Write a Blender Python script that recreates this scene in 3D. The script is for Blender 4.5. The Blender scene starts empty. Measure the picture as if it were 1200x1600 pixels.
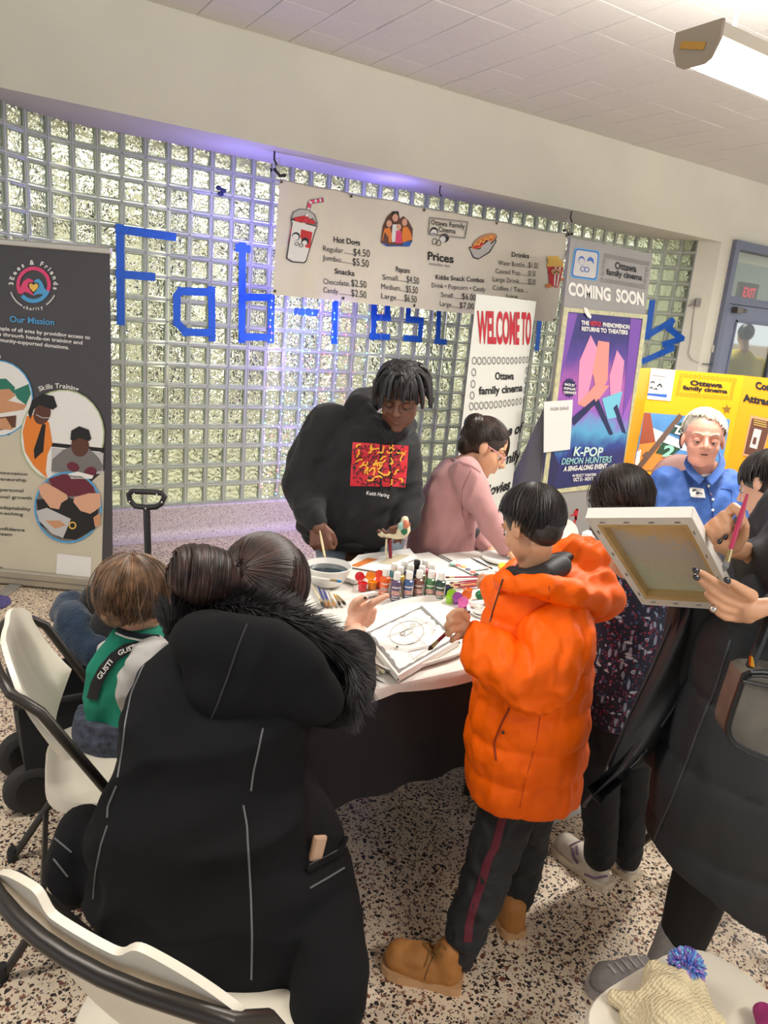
import bpy, bmesh, math, random
import numpy as np
from mathutils import Vector, Matrix, noise as mnoise

scene = bpy.context.scene
col = scene.collection
random.seed(7)
rng = np.random.default_rng(11)

# ---------------------------------------------------------------- camera
FPX, PITCH, ROLL, AZ, CH = 1150.0, 14.6, 5.0, 33.0, 1.65
_p, _a, _r = math.radians(PITCH), math.radians(AZ), math.radians(ROLL)
FW = Vector((math.sin(_a)*math.cos(_p), math.cos(_a)*math.cos(_p), -math.sin(_p)))
_rt = Vector((math.cos(_a), -math.sin(_a), 0)); _up = _rt.cross(FW)
RT = _rt*math.cos(_r) + _up*math.sin(_r)
UP = _up*math.cos(_r) - _rt*math.sin(_r)
CAM = Vector((0, 0, CH))
HF = Vector((math.sin(_a), math.cos(_a), 0))      # horizontal forward
HR = _rt.copy()                                    # horizontal right
ZU = Vector((0, 0, 1))
cd = bpy.data.cameras.new('camera'); cam = bpy.data.objects.new('camera', cd); col.objects.link(cam)
cd.sensor_fit = 'VERTICAL'; cd.sensor_height = 36.0; cd.lens = 36.0*FPX/1600.0
cd.clip_start = 0.05; cd.clip_end = 200
mw = Matrix((RT, UP, -FW)).transposed().to_4x4(); mw.translation = CAM
cam.matrix_world = mw
scene.camera = cam

# ---------------------------------------------------------------- world, exposure
w = bpy.data.worlds.new('world'); scene.world = w; w.use_nodes = True
bg = w.node_tree.nodes['Background']
bg.inputs[0].default_value = (0.94, 0.96, 1.0, 1); bg.inputs[1].default_value = 1.05
LAMP = 42.0
scene.cycles.max_bounces = 6; scene.cycles.diffuse_bounces = 3; scene.cycles.glossy_bounces = 3; scene.cycles.transmission_bounces = 5
scene.cycles.caustics_reflective = False; scene.cycles.caustics_refractive = False; scene.cycles.sample_clamp_indirect = 4.0
vs = scene.view_settings
vs.view_transform = 'Standard'; vs.look = 'None'; vs.exposure = 0.0; vs.gamma = 1.0; vs.use_curve_mapping = False

def area(name, loc, rot, sx, sy, power, color, spread=180):
    l = bpy.data.lights.new(name, 'AREA'); l.shape = 'RECTANGLE'; l.size = sx; l.size_y = sy
    l.energy = power; l.color = color; l.spread = math.radians(spread)
    o = bpy.data.objects.new(name, l); col.objects.link(o); o.location = loc; o.rotation_euler = rot
    return o

# ---------------------------------------------------------------- helpers
def lin(c):
    out = []
    for v in c[:3]:
        v /= 255.0
        out.append(v/12.92 if v <= 0.04045 else ((v+0.055)/1.055)**2.4)
    return (out[0], out[1], out[2], 1.0)

def ray(px, py):
    return FW + RT*((px-600)/FPX) + UP*((800-py)/FPX)
def onz(px, py, z):
    r = ray(px, py); return CAM + r*((z-CH)/r.z)
def onY(px, py, Y):
    r = ray(px, py); return CAM + r*(Y/r.y)
def F(px, py, hd):
    """point at horizontal forward distance hd"""
    r = ray(px, py); return CAM + r*(hd/r.dot(HF))
def mpp(hd):                       # metres per pixel, near enough
    return hd/FPX*1.03

_M = {}
def mat(name, rgb, rough=0.6, metal=0.0, spec=0.5, noise=None, bump=None, trans=0.0, emit=None, coat=0.0, alpha=None, sheen=0.0, sub=0.0):
    """noise=(scale, amount[, detail]) darkens/lightens; bump=(scale, strength, distance)"""
    if name in _M: return _M[name]
    m = bpy.data.materials.new(name); m.use_nodes = True; _M[name] = m
    nt = m.node_tree; b = nt.nodes['Principled BSDF']
    c = lin(rgb)
    b.inputs['Base Color'].default_value = c
    b.inputs['Roughness'].default_value = rough
    b.inputs['Metallic'].default_value = metal
    b.inputs['Specular IOR Level'].default_value = spec
    b.inputs['Transmission Weight'].default_value = trans
    b.inputs['Coat Weight'].default_value = coat
    b.inputs['Sheen Weight'].default_value = sheen
    if sub: 
        b.inputs['Subsurface Weight'].default_value = sub
        b.inputs['Subsurface Radius'].default_value = (0.012, 0.005, 0.003)
    if alpha is not None: b.inputs['Alpha'].default_value = alpha
    if emit:
        b.inputs['Emission Color'].default_value = lin(emit[0]); b.inputs['Emission Strength'].default_value = emit[1]
    tc = nt.nodes.new('ShaderNodeTexCoord')
    if noise:
        n = nt.nodes.new('ShaderNodeTexNoise'); n.inputs['Scale'].default_value = noise[0]
        n.inputs['Detail'].default_value = noise[2] if len(noise) > 2 else 4.0
        nt.links.new(tc.outputs['Object'], n.inputs['Vector'])
        r = nt.nodes.new('ShaderNodeMapRange'); r.inputs[1].default_value = 0.3; r.inputs[2].default_value = 0.7
        r.inputs[3].default_value = 1-noise[1]; r.inputs[4].default_value = 1+noise[1]
        nt.links.new(n.outputs[0], r.inputs[0])
        mx = nt.nodes.new('ShaderNodeVectorMath'); mx.operation = 'SCALE'; mx.inputs[0].default_value = c[:3]
        nt.links.new(r.outputs[0], mx.inputs['Scale']); nt.links.new(mx.outputs[0], b.inputs['Base Color'])
    if bump:
        n = nt.nodes.new('ShaderNodeTexNoise'); n.inputs['Scale'].default_value = bump[0]; n.inputs['Detail'].default_value = 5
        nt.links.new(tc.outputs['Object'], n.inputs['Vector'])
        bp = nt.nodes.new('ShaderNodeBump'); bp.inputs['Strength'].default_value = bump[1]
        bp.inputs['Distance'].default_value = bump[2] if len(bump) > 2 else 0.01
        nt.links.new(n.outputs[0], bp.inputs['Height']); nt.links.new(bp.outputs[0], b.inputs['Normal'])
    return m

def ramp_mat(name, rough, build):
    """build(nt, texcoord) returns a colour socket"""
    m = bpy.data.materials.new(name); m.use_nodes = True; nt = m.node_tree; b = nt.nodes['Principled BSDF']
    b.inputs['Roughness'].default_value = rough
    tc = nt.nodes.new('ShaderNodeTexCoord')
    s = build(nt, tc)
    nt.links.new(s, b.inputs['Base Color'])
    _M[name] = m
    return m

def wloc(p):
    v = Vector((0, 0, 0))
    while p is not None: v += p.location; p = p.parent
    return v

def tag(o, label=None, cat=None, group=None, kind=None):
    if label: o['label'] = label
    if cat: o['category'] = cat
    if group: o['group'] = group
    if kind: o['kind'] = kind
    return o

def thing(name, label, cat, loc=(0, 0, 0), group=None):
    o = bpy.data.objects.new(name, None); col.objects.link(o); o.location = loc
    o.empty_display_size = 0.1
    return tag(o, label, cat, group)

def link(name, me, mats, parent=None, smooth=False):
    if not isinstance(mats, (list, tuple)): mats = [mats]
    for m in mats: me.materials.append(m)
    o = bpy.data.objects.new(name, me); col.objects.link(o)
    if parent is not None:
        o.parent = parent
    if smooth:
        me.polygons.foreach_set('use_smooth', [True]*len(me.polygons))
    return o

class MB:
    """mesh builder in world coordinates"""
    def __init__(s): s.v = []; s.f = []; s.mi = []
    def add(s, vs, fs, mi=0):
        k = len(s.v); s.v += [tuple(v) for v in vs]; s.f += [tuple(i+k for i in f) for f in fs]; s.mi += [mi]*len(fs); return s
    def box(s, c, size, R=None, mi=0):
        c = Vector(c); hx, hy, hz = [q/2 for q in size]
        vs = [Vector((x*hx, y*hy, z*hz)) for x in (-1, 1) for y in (-1, 1) for z in (-1, 1)]
        if R is not None: vs = [R @ v for v in vs]
        return s.add([c+v for v in vs], [(0, 1, 3, 2), (4, 6, 7, 5), (0, 4, 5, 1), (2, 3, 7, 6), (0, 2, 6, 4), (1, 5, 7, 3)], mi)
    def bbox(s, c, size, bev=0.006, R=None, mi=0):
        """box with chamfered edges"""
        c = Vector(c); h = [q/2 for q in size]; b = min(bev, min(h)*0.9)
        bm = bmesh.new(); bmesh.ops.create_cube(bm, size=1.0)
        for v in bm.verts: v.co = Vector((v.co.x*size[0], v.co.y*size[1], v.co.z*size[2]))
        bmesh.ops.bevel(bm, geom=bm.edges[:], offset=b, segments=2, profile=0.5, affect='EDGES')
        bm.verts.index_update()
        vs = [(c + (R @ v.co if R is not None else v.co)) for v in bm.verts]; fs = [[v.index for v in f.verts] for f in bm.faces]
        bm.free(); return s.add(vs, fs, mi)
    def quad(s, a, b, c, d, mi=0): return s.add([a, b, c, d], [(0, 1, 2, 3)], mi)
    def prism(s, pts, off, mi=0):
        """polygon pts (3d) extruded by vector off"""
        n = len(pts); off = Vector(off)
        vs = [Vector(p) for p in pts] + [Vector(p)+off for p in pts]
        fs = [tuple(range(n-1, -1, -1)), tuple(range(n, 2*n))] + [(i, (i+1) % n, n+(i+1) % n, n+i) for i in range(n)]
        return s.add(vs, fs, mi)
    def tube(s, pts, r, n=8, mi=0, caps=True, flat=None):
        """swept tube; r scalar or list; flat=(k) squashes along the second frame axis"""
        pts = [Vector(p) for p in pts]; m = len(pts)
        rs = r if isinstance(r, (list, tuple)) else [r]*m
        tang = [(pts[min(i+1, m-1)]-pts[max(i-1, 0)]).normalized() for i in range(m)]
        ref = Vector((0, 0, 1)) if abs(tang[0].z) < 0.9 else Vector((1, 0, 0))
        u = tang[0].cross(ref).normalized(); vs = []
        for i in range(m):
            u = (u - tang[i]*u.dot(tang[i]))
            u = u.normalized() if u.length > 1e-6 else tang[i].orthogonal().normalized()
            w_ = tang[i].cross(u)
            for k in range(n):
                a = 2*math.pi*k/n
                vs.append(pts[i] + (u*math.cos(a) + w_*math.sin(a)*(flat or 1.0))*rs[i])
        fs = [(i*n+k, i*n+(k+1) % n, (i+1)*n+(k+1) % n, (i+1)*n+k) for i in range(m-1) for k in range(n)]
        if caps:
            fs.append(tuple(range(n-1, -1, -1))); fs.append(tuple((m-1)*n+k for k in range(n)))
        return s.add(vs, fs, mi)
    def lathe(s, c, prof, n=24, axis=(0, 0, 1), mi=0):
        """profile [(r,h)...] around axis at c"""
        c = Vector(c); ax = Vector(axis).normalized(); u = ax.orthogonal().normalized(); w_ = ax.cross(u); vs = []; m = len(prof)
        for r, h in prof:
            for k in range(n):
                a = 2*math.pi*k/n; vs.append(c + ax*h + (u*math.cos(a)+w_*math.sin(a))*max(r, 1e-5))
        fs = [(i*n+k, i*n+(k+1) % n, (i+1)*n+(k+1) % n, (i+1)*n+k) for i in range(m-1) for k in range(n)]
        fs.append(tuple(range(n-1, -1, -1))); fs.append(tuple((m-1)*n+k for k in range(n)))
        return s.add(vs, fs, mi)
    def ball(s, c, r, R=None, nu=14, nv=9, mi=0):
        """ellipsoid"""
        c = Vector(c); r = r if isinstance(r, (tuple, list)) else (r, r, r); vs = []; fs = []
        for j in range(1, nv):
            t = math.pi*j/nv
            for k in range(nu):
                a = 2*math.pi*k/nu; q = Vector((r[0]*math.sin(t)*math.cos(a), r[1]*math.sin(t)*math.sin(a), r[2]*math.cos(t)))
                vs.append(c + (R @ q if R is not None else q))
        top = Vector((0, 0, r[2])); vs.append(c + (R @ top if R is not None else top)); vs.append(c - (R @ top if R is not None else top))
        T = len(vs)-2
        for j in range(nv-2):
            for k in range(nu): fs.append((j*nu+k, (j+1)*nu+k, (j+1)*nu+(k+1) % nu, j*nu+(k+1) % nu))
        for k in range(nu):
            fs.append((T, k, (k+1) % nu)); fs.append((T+1, (nv-2)*nu+(k+1) % nu, (nv-2)*nu+k))
        return s.add(vs, fs, mi)
    def grid(s, fn, nu, nv, mi=0, closeu=False):
        vs = [fn(i/nu, j/nv) for j in range(nv+1) for i in range(nu+1)]
        fs = [(j*(nu+1)+i, j*(nu+1)+i+1, (j+1)*(nu+1)+i+1, (j+1)*(nu+1)+i) for j in range(nv) for i in range(nu)]
        return s.add(vs, fs, mi)
    def mesh(s, name, off=Vector((0, 0, 0))):
        me = bpy.data.meshes.new(name)
        me.from_pydata([(v[0]-off.x, v[1]-off.y, v[2]-off.z) for v in s.v], [], s.f); me.update()
        if any(s.mi): me.polygons.foreach_set('material_index', s.mi)
        return me
    def build(s, name, mats, parent=None, smooth=False, fixn=True, thick=None):
        me = s.mesh(name, wloc(parent))
        if fixn or thick:
            bm = bmesh.new(); bm.from_mesh(me); bmesh.ops.recalc_face_normals(bm, faces=bm.faces[:])
            if thick: bmesh.ops.solidify(bm, geom=bm.faces[:], thickness=thick)
            bm.to_mesh(me); bm.free()
        o = link(name, me, mats, parent)
        if smooth: autosmooth(me)
        return o

def autosmooth(me, ang=40):
    me.polygons.foreach_set('use_smooth', [True]*len(me.polygons))
    bm = bmesh.new(); bm.from_mesh(me); a = math.radians(ang)
    for e in bm.edges:
        if len(e.link_faces) == 2 and e.calc_face_angle(0) > a: e.smooth = False
    bm.to_mesh(me); bm.free()

def rotz(a): return Matrix.Rotation(math.radians(a), 3, 'Z')
def euler(x, y, z): 
    return Matrix.Rotation(math.radians(z), 3, 'Z') @ Matrix.Rotation(math.radians(x), 3, 'X') @ Matrix.Rotation(math.radians(y), 3, 'Y')

# smooth 3d value noise on arrays -----------------------------------------
_tab = rng.random(4096).astype(np.float32)
def vnoise(p, f=1.0, seed=0):
    q = np.asarray(p, dtype=np.float64)*f + 37.7 + seed*13.13
    i = np.floor(q).astype(np.int64); t = q-i; t = t*t*(3-2*t)
    def h(a, b, c): return _tab[((a*73856093) ^ (b*19349663) ^ (c*83492791) ^ (seed*2654435)) & 4095]
    x, y, z = i[:, 0], i[:, 1], i[:, 2]; tx, ty, tz = t[:, 0], t[:, 1], t[:, 2]
    def L(a, b, k): return a+(b-a)*k
    r = L(L(L(h(x, y, z), h(x+1, y, z), tx), L(h(x, y+1, z), h(x+1, y+1, z), tx), ty),
          L(L(h(x, y, z+1), h(x+1, y, z+1), tx), L(h(x, y+1, z+1), h(x+1, y+1, z+1), tx), ty), tz)
    return r-0.5
def folds(dirv, f, amp, stretch=4.0, seed=0):
    """creases running along dirv"""
    d = np.array(Vector(dirv).normalized())
    def fn(co, no):
        al = co @ d
        q = co - np.outer(al, d)*(1-1/stretch)
        n = vnoise(q, f, seed) + 0.5*vnoise(q, f*2.1, seed+3)
        return amp*(1-2*np.abs(n)*2.2)
    return fn
def lumps(f, amp, seed=0):
    return lambda co, no: amp*(vnoise(co, f, seed)*2 + vnoise(co, f*2.3, seed+5))

# body surfaces: overlapping tapered limbs and ellipsoids melted into one skin
def blob(name, prims, mats, parent, vox=0.01, smooth=6, disp=None, matfn=None, post=None):
    b = MB()
    for pr in prims:
        k = pr[0]
        if k == 'c':
            pts = [(Vector(p), r) for p, r in pr[1]]
            for p, r in pts: b.ball(p, r, nu=14, nv=10)
            for (p, r), (q, r2) in zip(pts, pts[1:]):
                if (q-p).length > 1e-5: b.tube([p, q], [r, r2], 14)
        elif k == 'e':
            b.ball(pr[1], pr[2], pr[3] if len(pr) > 3 else None, 18, 12)
        elif k == 'l':       # rings: centre, half axis vector a, half axis vector b
            n = 20; rings = pr[1]; vs = []
            for c, a, bb in rings:
                for i in range(n):
                    t = 2*math.pi*i/n; ct, st = math.cos(t), math.sin(t)
                    e = 0.82
                    vs.append(Vector(c) + Vector(a)*math.copysign(abs(ct)**e, ct) + Vector(bb)*math.copysign(abs(st)**e, st))
            m = len(rings)
            fs = [(i*n+q, i*n+(q+1) % n, (i+1)*n+(q+1) % n, (i+1)*n+q) for i in range(m-1) for q in range(n)]
            fs += [tuple(range(n-1, -1, -1)), tuple((m-1)*n+q for q in range(n))]
            b.add(vs, fs)
        elif k == 'b':
            b.box(pr[1], pr[2], pr[3] if len(pr) > 3 else None)
    off = wloc(parent)
    me0 = b.mesh('tmp'); bm = bmesh.new(); bm.from_mesh(me0); bmesh.ops.recalc_face_normals(bm, faces=bm.faces[:]); bm.to_mesh(me0); bm.free()
    ob = bpy.data.objects.new('tmp', me0); col.objects.link(ob)
    md = ob.modifiers.new('r', 'REMESH'); md.mode = 'VOXEL'; md.voxel_size = vox; md.adaptivity = 0
    if smooth:
        sm = ob.modifiers.new('s', 'SMOOTH'); sm.factor = 0.5; sm.iterations = smooth
    dg = bpy.context.evaluated_depsgraph_get(); dg.update()
    me = bpy.data.meshes.new_from_object(ob.evaluated_get(dg))
    bpy.data.objects.remove(ob); bpy.data.meshes.remove(me0)
    n = len(me.vertices); co = np.empty(n*3, np.float32); me.vertices.foreach_get('co', co); co = co.reshape(-1, 3).astype(np.float64)
    if disp:
        for d in (disp if isinstance(disp, (list, tuple)) else [disp]):
            no = np.empty(n*3, np.float32); me.vertices.foreach_get('normal', no); no = no.reshape(-1, 3)
            co = co + no*d(co, no)[:, None]
            me.vertices.foreach_set('co', co.astype(np.float32).ravel()); me.update()
    if post is not None:
        no = np.empty(n*3, np.float32); me.vertices.foreach_get('normal', no); no = no.reshape(-1, 3)
        co = post(co, no)
    if matfn is not None:
        cs = np.empty(len(me.polygons)*3, np.float32); me.vertices.foreach_set('co', co.astype(np.float32).ravel()); me.update()
        me.polygons.foreach_get('center', cs); me.polygons.foreach_set('material_index', matfn(cs.reshape(-1, 3)).astype(np.int32))
    co = co - np.array(off)
    me.vertices.foreach_set('co', co.astype(np.float32).ravel()); me.update(); me.name = name
    me.materials.clear()
    return link(name, me, mats, parent, smooth=True)

# printed matter: flat shapes laid on a plane, given by where they stand on it
class Plane:
    def __init__(s, p, n, fn=None):
        s.p = Vector(p); s.n = Vector(n).normalized(); s.fn = fn
        if s.n.dot(CAM-s.p) < 0: s.n = -s.n
    def __call__(s, px, py, off=0.0):
        r = ray(px, py); t = (s.p-CAM).dot(s.n)/r.dot(s.n); q = CAM + r*t
        o = off + (s.fn(q) if s.fn else 0.0)
        return q + s.n*o
def decal(name, pl, shapes, mats, parent, off=0.002, step=0.0004):
    """shapes: list of (kind, data, material index); later ones lie on top"""
    b = MB(); k = 0
    for sh in shapes:
        o = off + k*step; k += 1
        if sh[0] == 'p': pts = [pl(x, y, o) for x, y in sh[1]]
        elif sh[0] == 'e':
            cx, cy, rx, ry = sh[1][:4]; an = math.radians(sh[1][4]) if len(sh[1]) > 4 else 0
            pts = []
            for i in range(28):
                t = 2*math.pi*i/28; x, y = rx*math.cos(t), ry*math.sin(t)
                pts.append(pl(cx+x*math.cos(an)-y*math.sin(an), cy+x*math.sin(an)+y*math.cos(an), o))
        elif sh[0] == 'r':      # ring: cx cy rx ry thickness [a0 a1]
            d = sh[1]; cx, cy, rx, ry, th = d[:5]; a0, a1 = (d[5], d[6]) if len(d) > 6 else (0, 360)
            n = 14 if rx < 8 else 36; vs = []
            for i in range(n+1):
                t = math.radians(a0+(a1-a0)*i/n)
                vs.append(pl(cx+rx*math.cos(t), cy+ry*math.sin(t), o)); vs.append(pl(cx+(rx-th)*math.cos(t), cy+(ry-th*ry/rx)*math.sin(t), o))
            b.add(vs, [(2*i, 2*i+1, 2*i+3, 2*i+2) for i in range(n)], sh[2]); continue
        elif sh[0] == 's':      # stroke: list of points, width
            P = sh[1]; wd = sh[3]/2
            for (x0, y0), (x1, y1) in zip(P, P[1:]):
                L = math.hypot(x1-x0, y1-y0) or 1; nx, ny = -(y1-y0)/L*wd, (x1-x0)/L*wd
                b.add([pl(x0+nx, y0+ny, o), pl(x1+nx, y1+ny, o), pl(x1-nx, y1-ny, o), pl(x0-nx, y0-ny, o)], [(0, 1, 2, 3)], sh[2])
            continue
        b.add(pts, [tuple(range(len(pts)))], sh[2])
    ob = b.build(name, mats, parent, fixn=False)
    me = ob.data
    # face the viewer's side of the plane
    bm = bmesh.new(); bm.from_mesh(me)
    for f in bm.faces:
        if f.normal.dot(pl.n) < 0: f.normal_flip()
    bmesh.ops.triangulate(bm, faces=[f for f in bm.faces if len(f.verts) > 4])
    bm.to_mesh(me); bm.free()
    return ob

_tc = {}
def text_geo(s, bold=0.0):
    key = (s, bold)
    if key in _tc: return _tc[key]
    cu = bpy.data.curves.new('t', 'FONT'); cu.body = s; cu.size = 1.0; cu.offset = bold; cu.resolution_u = 3; cu.fill_mode = 'FRONT'
    ob = bpy.data.objects.new('t', cu); col.objects.link(ob)
    dg = bpy.context.evaluated_depsgraph_get(); dg.update()
    me = bpy.data.meshes.new_from_object(ob.evaluated_get(dg))
    v = [tuple(x.co) for x in me.vertices]; f = [tuple(p.vertices) for p in me.polygons]
    bpy.data.objects.remove(ob); bpy.data.curves.remove(cu); bpy.data.meshes.remove(me)
    _tc[key] = (v, f); return v, f
def text(name, pl, s, p0, p1, h, m, parent, bold=0.0, off=0.003, shear=0.0, rise=None):
    """lettering whose baseline runs from pixel p0 to p1; h = cap height in pixels; rise = up direction in pixels"""
    v, f = text_geo(s, bold)
    if not v: return None
    x0 = min(a[0] for a in v); x1 = max(a[0] for a in v)
    ux, uy = rise or (0.0, -1.0)
    L = math.hypot(p1[0]-p0[0], p1[1]-p0[1])
    b = MB(); vs = []
    for a in v:
        t = (a[0]-x0)/(x1-x0); y = a[1]/0.72*h
        vs.append(pl(p0[0]+(p1[0]-p0[0])*t + ux*y + shear*y, p0[1]+(p1[1]-p0[1])*t + uy*y, off))
    b.add(vs, f); o = b.build(name, m, parent, fixn=False)
    for p in o.data.polygons:
        pass
    bm = bmesh.new(); bm.from_mesh(o.data)
    for q in bm.faces:
        if q.normal.dot(pl.n) < 0: q.normal_flip()
    bm.to_mesh(o.data); bm.free()
    return o
def arc_text(name, pl, s, c, r, a0, a1, h, m, parent, bold=0.0, off=0.003, ry=None):
    """letters set along an arc (degrees, 0 = right, clockwise positive downwards in the picture)"""
    b = MB(); n = len(s)
    widths = []
    for ch in s:
        if ch == ' ': widths.append(0.35); continue
        v, f = text_geo(ch, bold); widths.append(max(a[0] for a in v)-min(a[0] for a in v)+0.12)
    tot = sum(widths); acc = 0; ry = ry or r
    for ch, wd in zip(s, widths):
        mid = (acc+wd/2)/tot; acc += wd
        if ch == ' ': continue
        an = math.radians(a0+(a1-a0)*mid); v, f = text_geo(ch, bold)
        xm = (max(a[0] for a in v)+min(a[0] for a in v))/2
        cw = 1 if a1 > a0 else -1
        ox, oy = math.cos(an)*cw, math.sin(an)*cw       # up direction of the letter
        tx, ty = -math.sin(an)*cw, math.cos(an)*cw
        vs = [pl(c[0]+r*math.cos(an)+(a[0]-xm)/0.72*h*tx+a[1]/0.72*h*ox, c[1]+ry*math.sin(an)+(a[0]-xm)/0.72*h*ty+a[1]/0.72*h*oy, off) for a in v]
        b.add(vs, f)
    return b.build(name, m, parent, fixn=False)
# ================================================================ the room
ZC, YS, ZS = 3.21, 4.60, 2.62          # ceiling height, face of the dropped beam, its underside

def terrazzo(name, base, chips, scale, tint=1.0, rough=0.3):
    def build(nt, tc):
        mp = nt.nodes.new('ShaderNodeMapping'); nt.links.new(tc.outputs['Object'], mp.inputs[0])
        nz = nt.nodes.new('ShaderNodeTexNoise'); nz.inputs['Scale'].default_value = scale*0.9; nt.links.new(mp.outputs[0], nz.inputs['Vector'])
        ad = nt.nodes.new('ShaderNodeVectorMath'); ad.operation = 'MULTIPLY_ADD'; ad.inputs[1].default_value = (0.02,)*3
        nt.links.new(nz.outputs['Color'], ad.inputs[0]); nt.links.new(mp.outputs[0], ad.inputs[2])
        cur = None
        for k, (sc, thr, cols) in enumerate(chips):
            v = nt.nodes.new('ShaderNodeTexVoronoi'); v.inputs['Scale'].default_value = sc
            v.inputs['Randomness'].default_value = 1.0
            m2 = nt.nodes.new('ShaderNodeMapping'); m2.inputs['Location'].default_value = (k*3.1, k*1.7, 0)
            nt.links.new(ad.outputs[0], m2.inputs[0]); nt.links.new(m2.outputs[0], v.inputs['Vector'])
            sp = nt.nodes.new('ShaderNodeSeparateColor'); nt.links.new(v.outputs['Color'], sp.inputs[0])
            # chip radius differs per cell
            mr = nt.nodes.new('ShaderNodeMapRange'); mr.inputs[3].default_value = thr*0.35; mr.inputs[4].default_value = thr*1.35
            nt.links.new(sp.outputs[0], mr.inputs[0])
            lt = nt.nodes.new('ShaderNodeMath'); lt.operation = 'LESS_THAN'
            nt.links.new(v.outputs['Distance'], lt.inputs[0]); nt.links.new(mr.outputs[0], lt.inputs[1])
            rp = nt.nodes.new('ShaderNodeValToRGB'); rp.color_ramp.interpolation = 'CONSTANT'
            el = rp.color_ramp.elements
            for i, c in enumerate(cols):
                e = el[i] if i < 2 else el.new(i/len(cols))
                e.position = i/len(cols); e.color = lin(c)
            nt.links.new(sp.outputs[1], rp.inputs[0])
            mx = nt.nodes.new('ShaderNodeMix'); mx.data_type = 'RGBA'
            nt.links.new(lt.outputs[0], mx.inputs['Factor'])
            if cur is None: mx.inputs[6].default_value = lin(base)
            else: nt.links.new(cur, mx.inputs[6])
            nt.links.new(rp.outputs[0], mx.inputs[7]); cur = mx.outputs[2]
        return cur
    return ramp_mat(name, rough, build)
M_floor = terrazzo('terrazzo', (236, 216, 188), [
    (88, 0.42, [(40, 34, 34), (120, 82, 62), (58, 48, 46), (232, 214, 190), (150, 108, 84), (36, 32, 34)]),
    (138, 0.37, [(46, 40, 40), (236, 220, 198), (98, 70, 58), (62, 54, 52)]),
    (50, 0.28, [(52, 42, 42), (124, 74, 58), (226, 206, 182), (42, 36, 38)])], 60)
M_base = terrazzo('terrazzo_base', (214, 204, 200), [
    (150, 0.42, [(140, 116, 112), (180, 158, 150), (230, 220, 216), (120, 106, 108)])], 60, rough=0.4)
M_wall = mat('painted_plaster', (224, 221, 205), 0.75, noise=(1.6, 0.05), bump=(6, 0.12, 0.01))
M_ceil = mat('ceiling_tile', (216, 213, 206), 0.85, noise=(60, 0.03), bump=(260, 0.25, 0.002))
M_frame = mat('door_frame_paint', (112, 118, 138), 0.45)
M_white = mat('white_plastic', (236, 232, 222), 0.45)
M_black = mat('black_metal', (34, 33, 34), 0.4)

tag(MB().box((2.5, 1.0, -0.05), (15, 8.9, 0.1)).build('floor', M_floor), kind='structure')
# pieces of the back wall
wb = MB()
wb.box((2.9, (YS+5.42)/2, (ZS+ZC)/2), (12.6, 5.42-YS, ZC-ZS))                       # beam above the blocks
wb.box((0.31-1.95, YS+0.06, ZS/2), (3.9, 0.12, ZS))                                    # wall left of the niche (out of frame)
pj = [(6.345, 4.765, 0), (6.49, YS, 0), (6.655, YS, 0), (6.655, YS+0.25, 0), (6.40, YS+0.25, 0)]
wb.prism(pj, (0, 0, ZS))                                                              # jamb between niche and door
wb.box((8.65, YS+0.06, ZS/2), (1.5, 0.12, ZS))                                        # right of the door
wall = tag(wb.build('wall_back', M_wall), kind='structure')

# terrazzo skirting with a cove at the foot of the blocks
ZB, RP, CP = 0.23, 0.1425, 0.1445      # foot of the blocks, row pitch, column pitch
def niche(s):
    """plan of the glass wall by arc length: point and inward normal"""
    r = 0.5; r1 = 0.8; tl_ = math.radians(66); q = r1*tl_; L = 5.86-1.05
    if s < q:
        t = tl_ - s/r1; return Vector((1.05-r1*math.sin(t), 4.32+r1*math.cos(t), 0)), Vector((math.sin(t), -math.cos(t), 0))
    if s < q+L: return Vector((1.05+s-q, 5.12, 0)), Vector((0, -1, 0))
    t = (s-q-L)/r; return Vector((5.86+r*math.sin(t), 4.62+r*math.cos(t), 0)), Vector((-math.sin(t), -math.cos(t), 0))
STOT = 0.8*math.radians(66)+4.81+0.5*math.pi/2-0.10
prof = [(0.0, ZB), (0.03, ZB), (0.04, ZB-0.01), (0.042, 0.07), (0.05, 0.04), (0.07, 0.015), (0.10, 0.004), (0.13, 0.0015)]
sk = MB(); NS = 120
def skf(u, v):
    p, n = niche(u*STOT); k = v*(len(prof)-1); i = min(int(k), len(prof)-2); t = k-i
    d = prof[i][0]*(1-t)+prof[i+1][0]*t; z = prof[i][1]*(1-t)+prof[i+1][1]*t
    return p + n*d + ZU*z
sk.grid(skf, NS, len(prof)-1)
sko = sk.build('baseboard_back', M_base, None, smooth=True); tag(sko, kind='structure')

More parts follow.
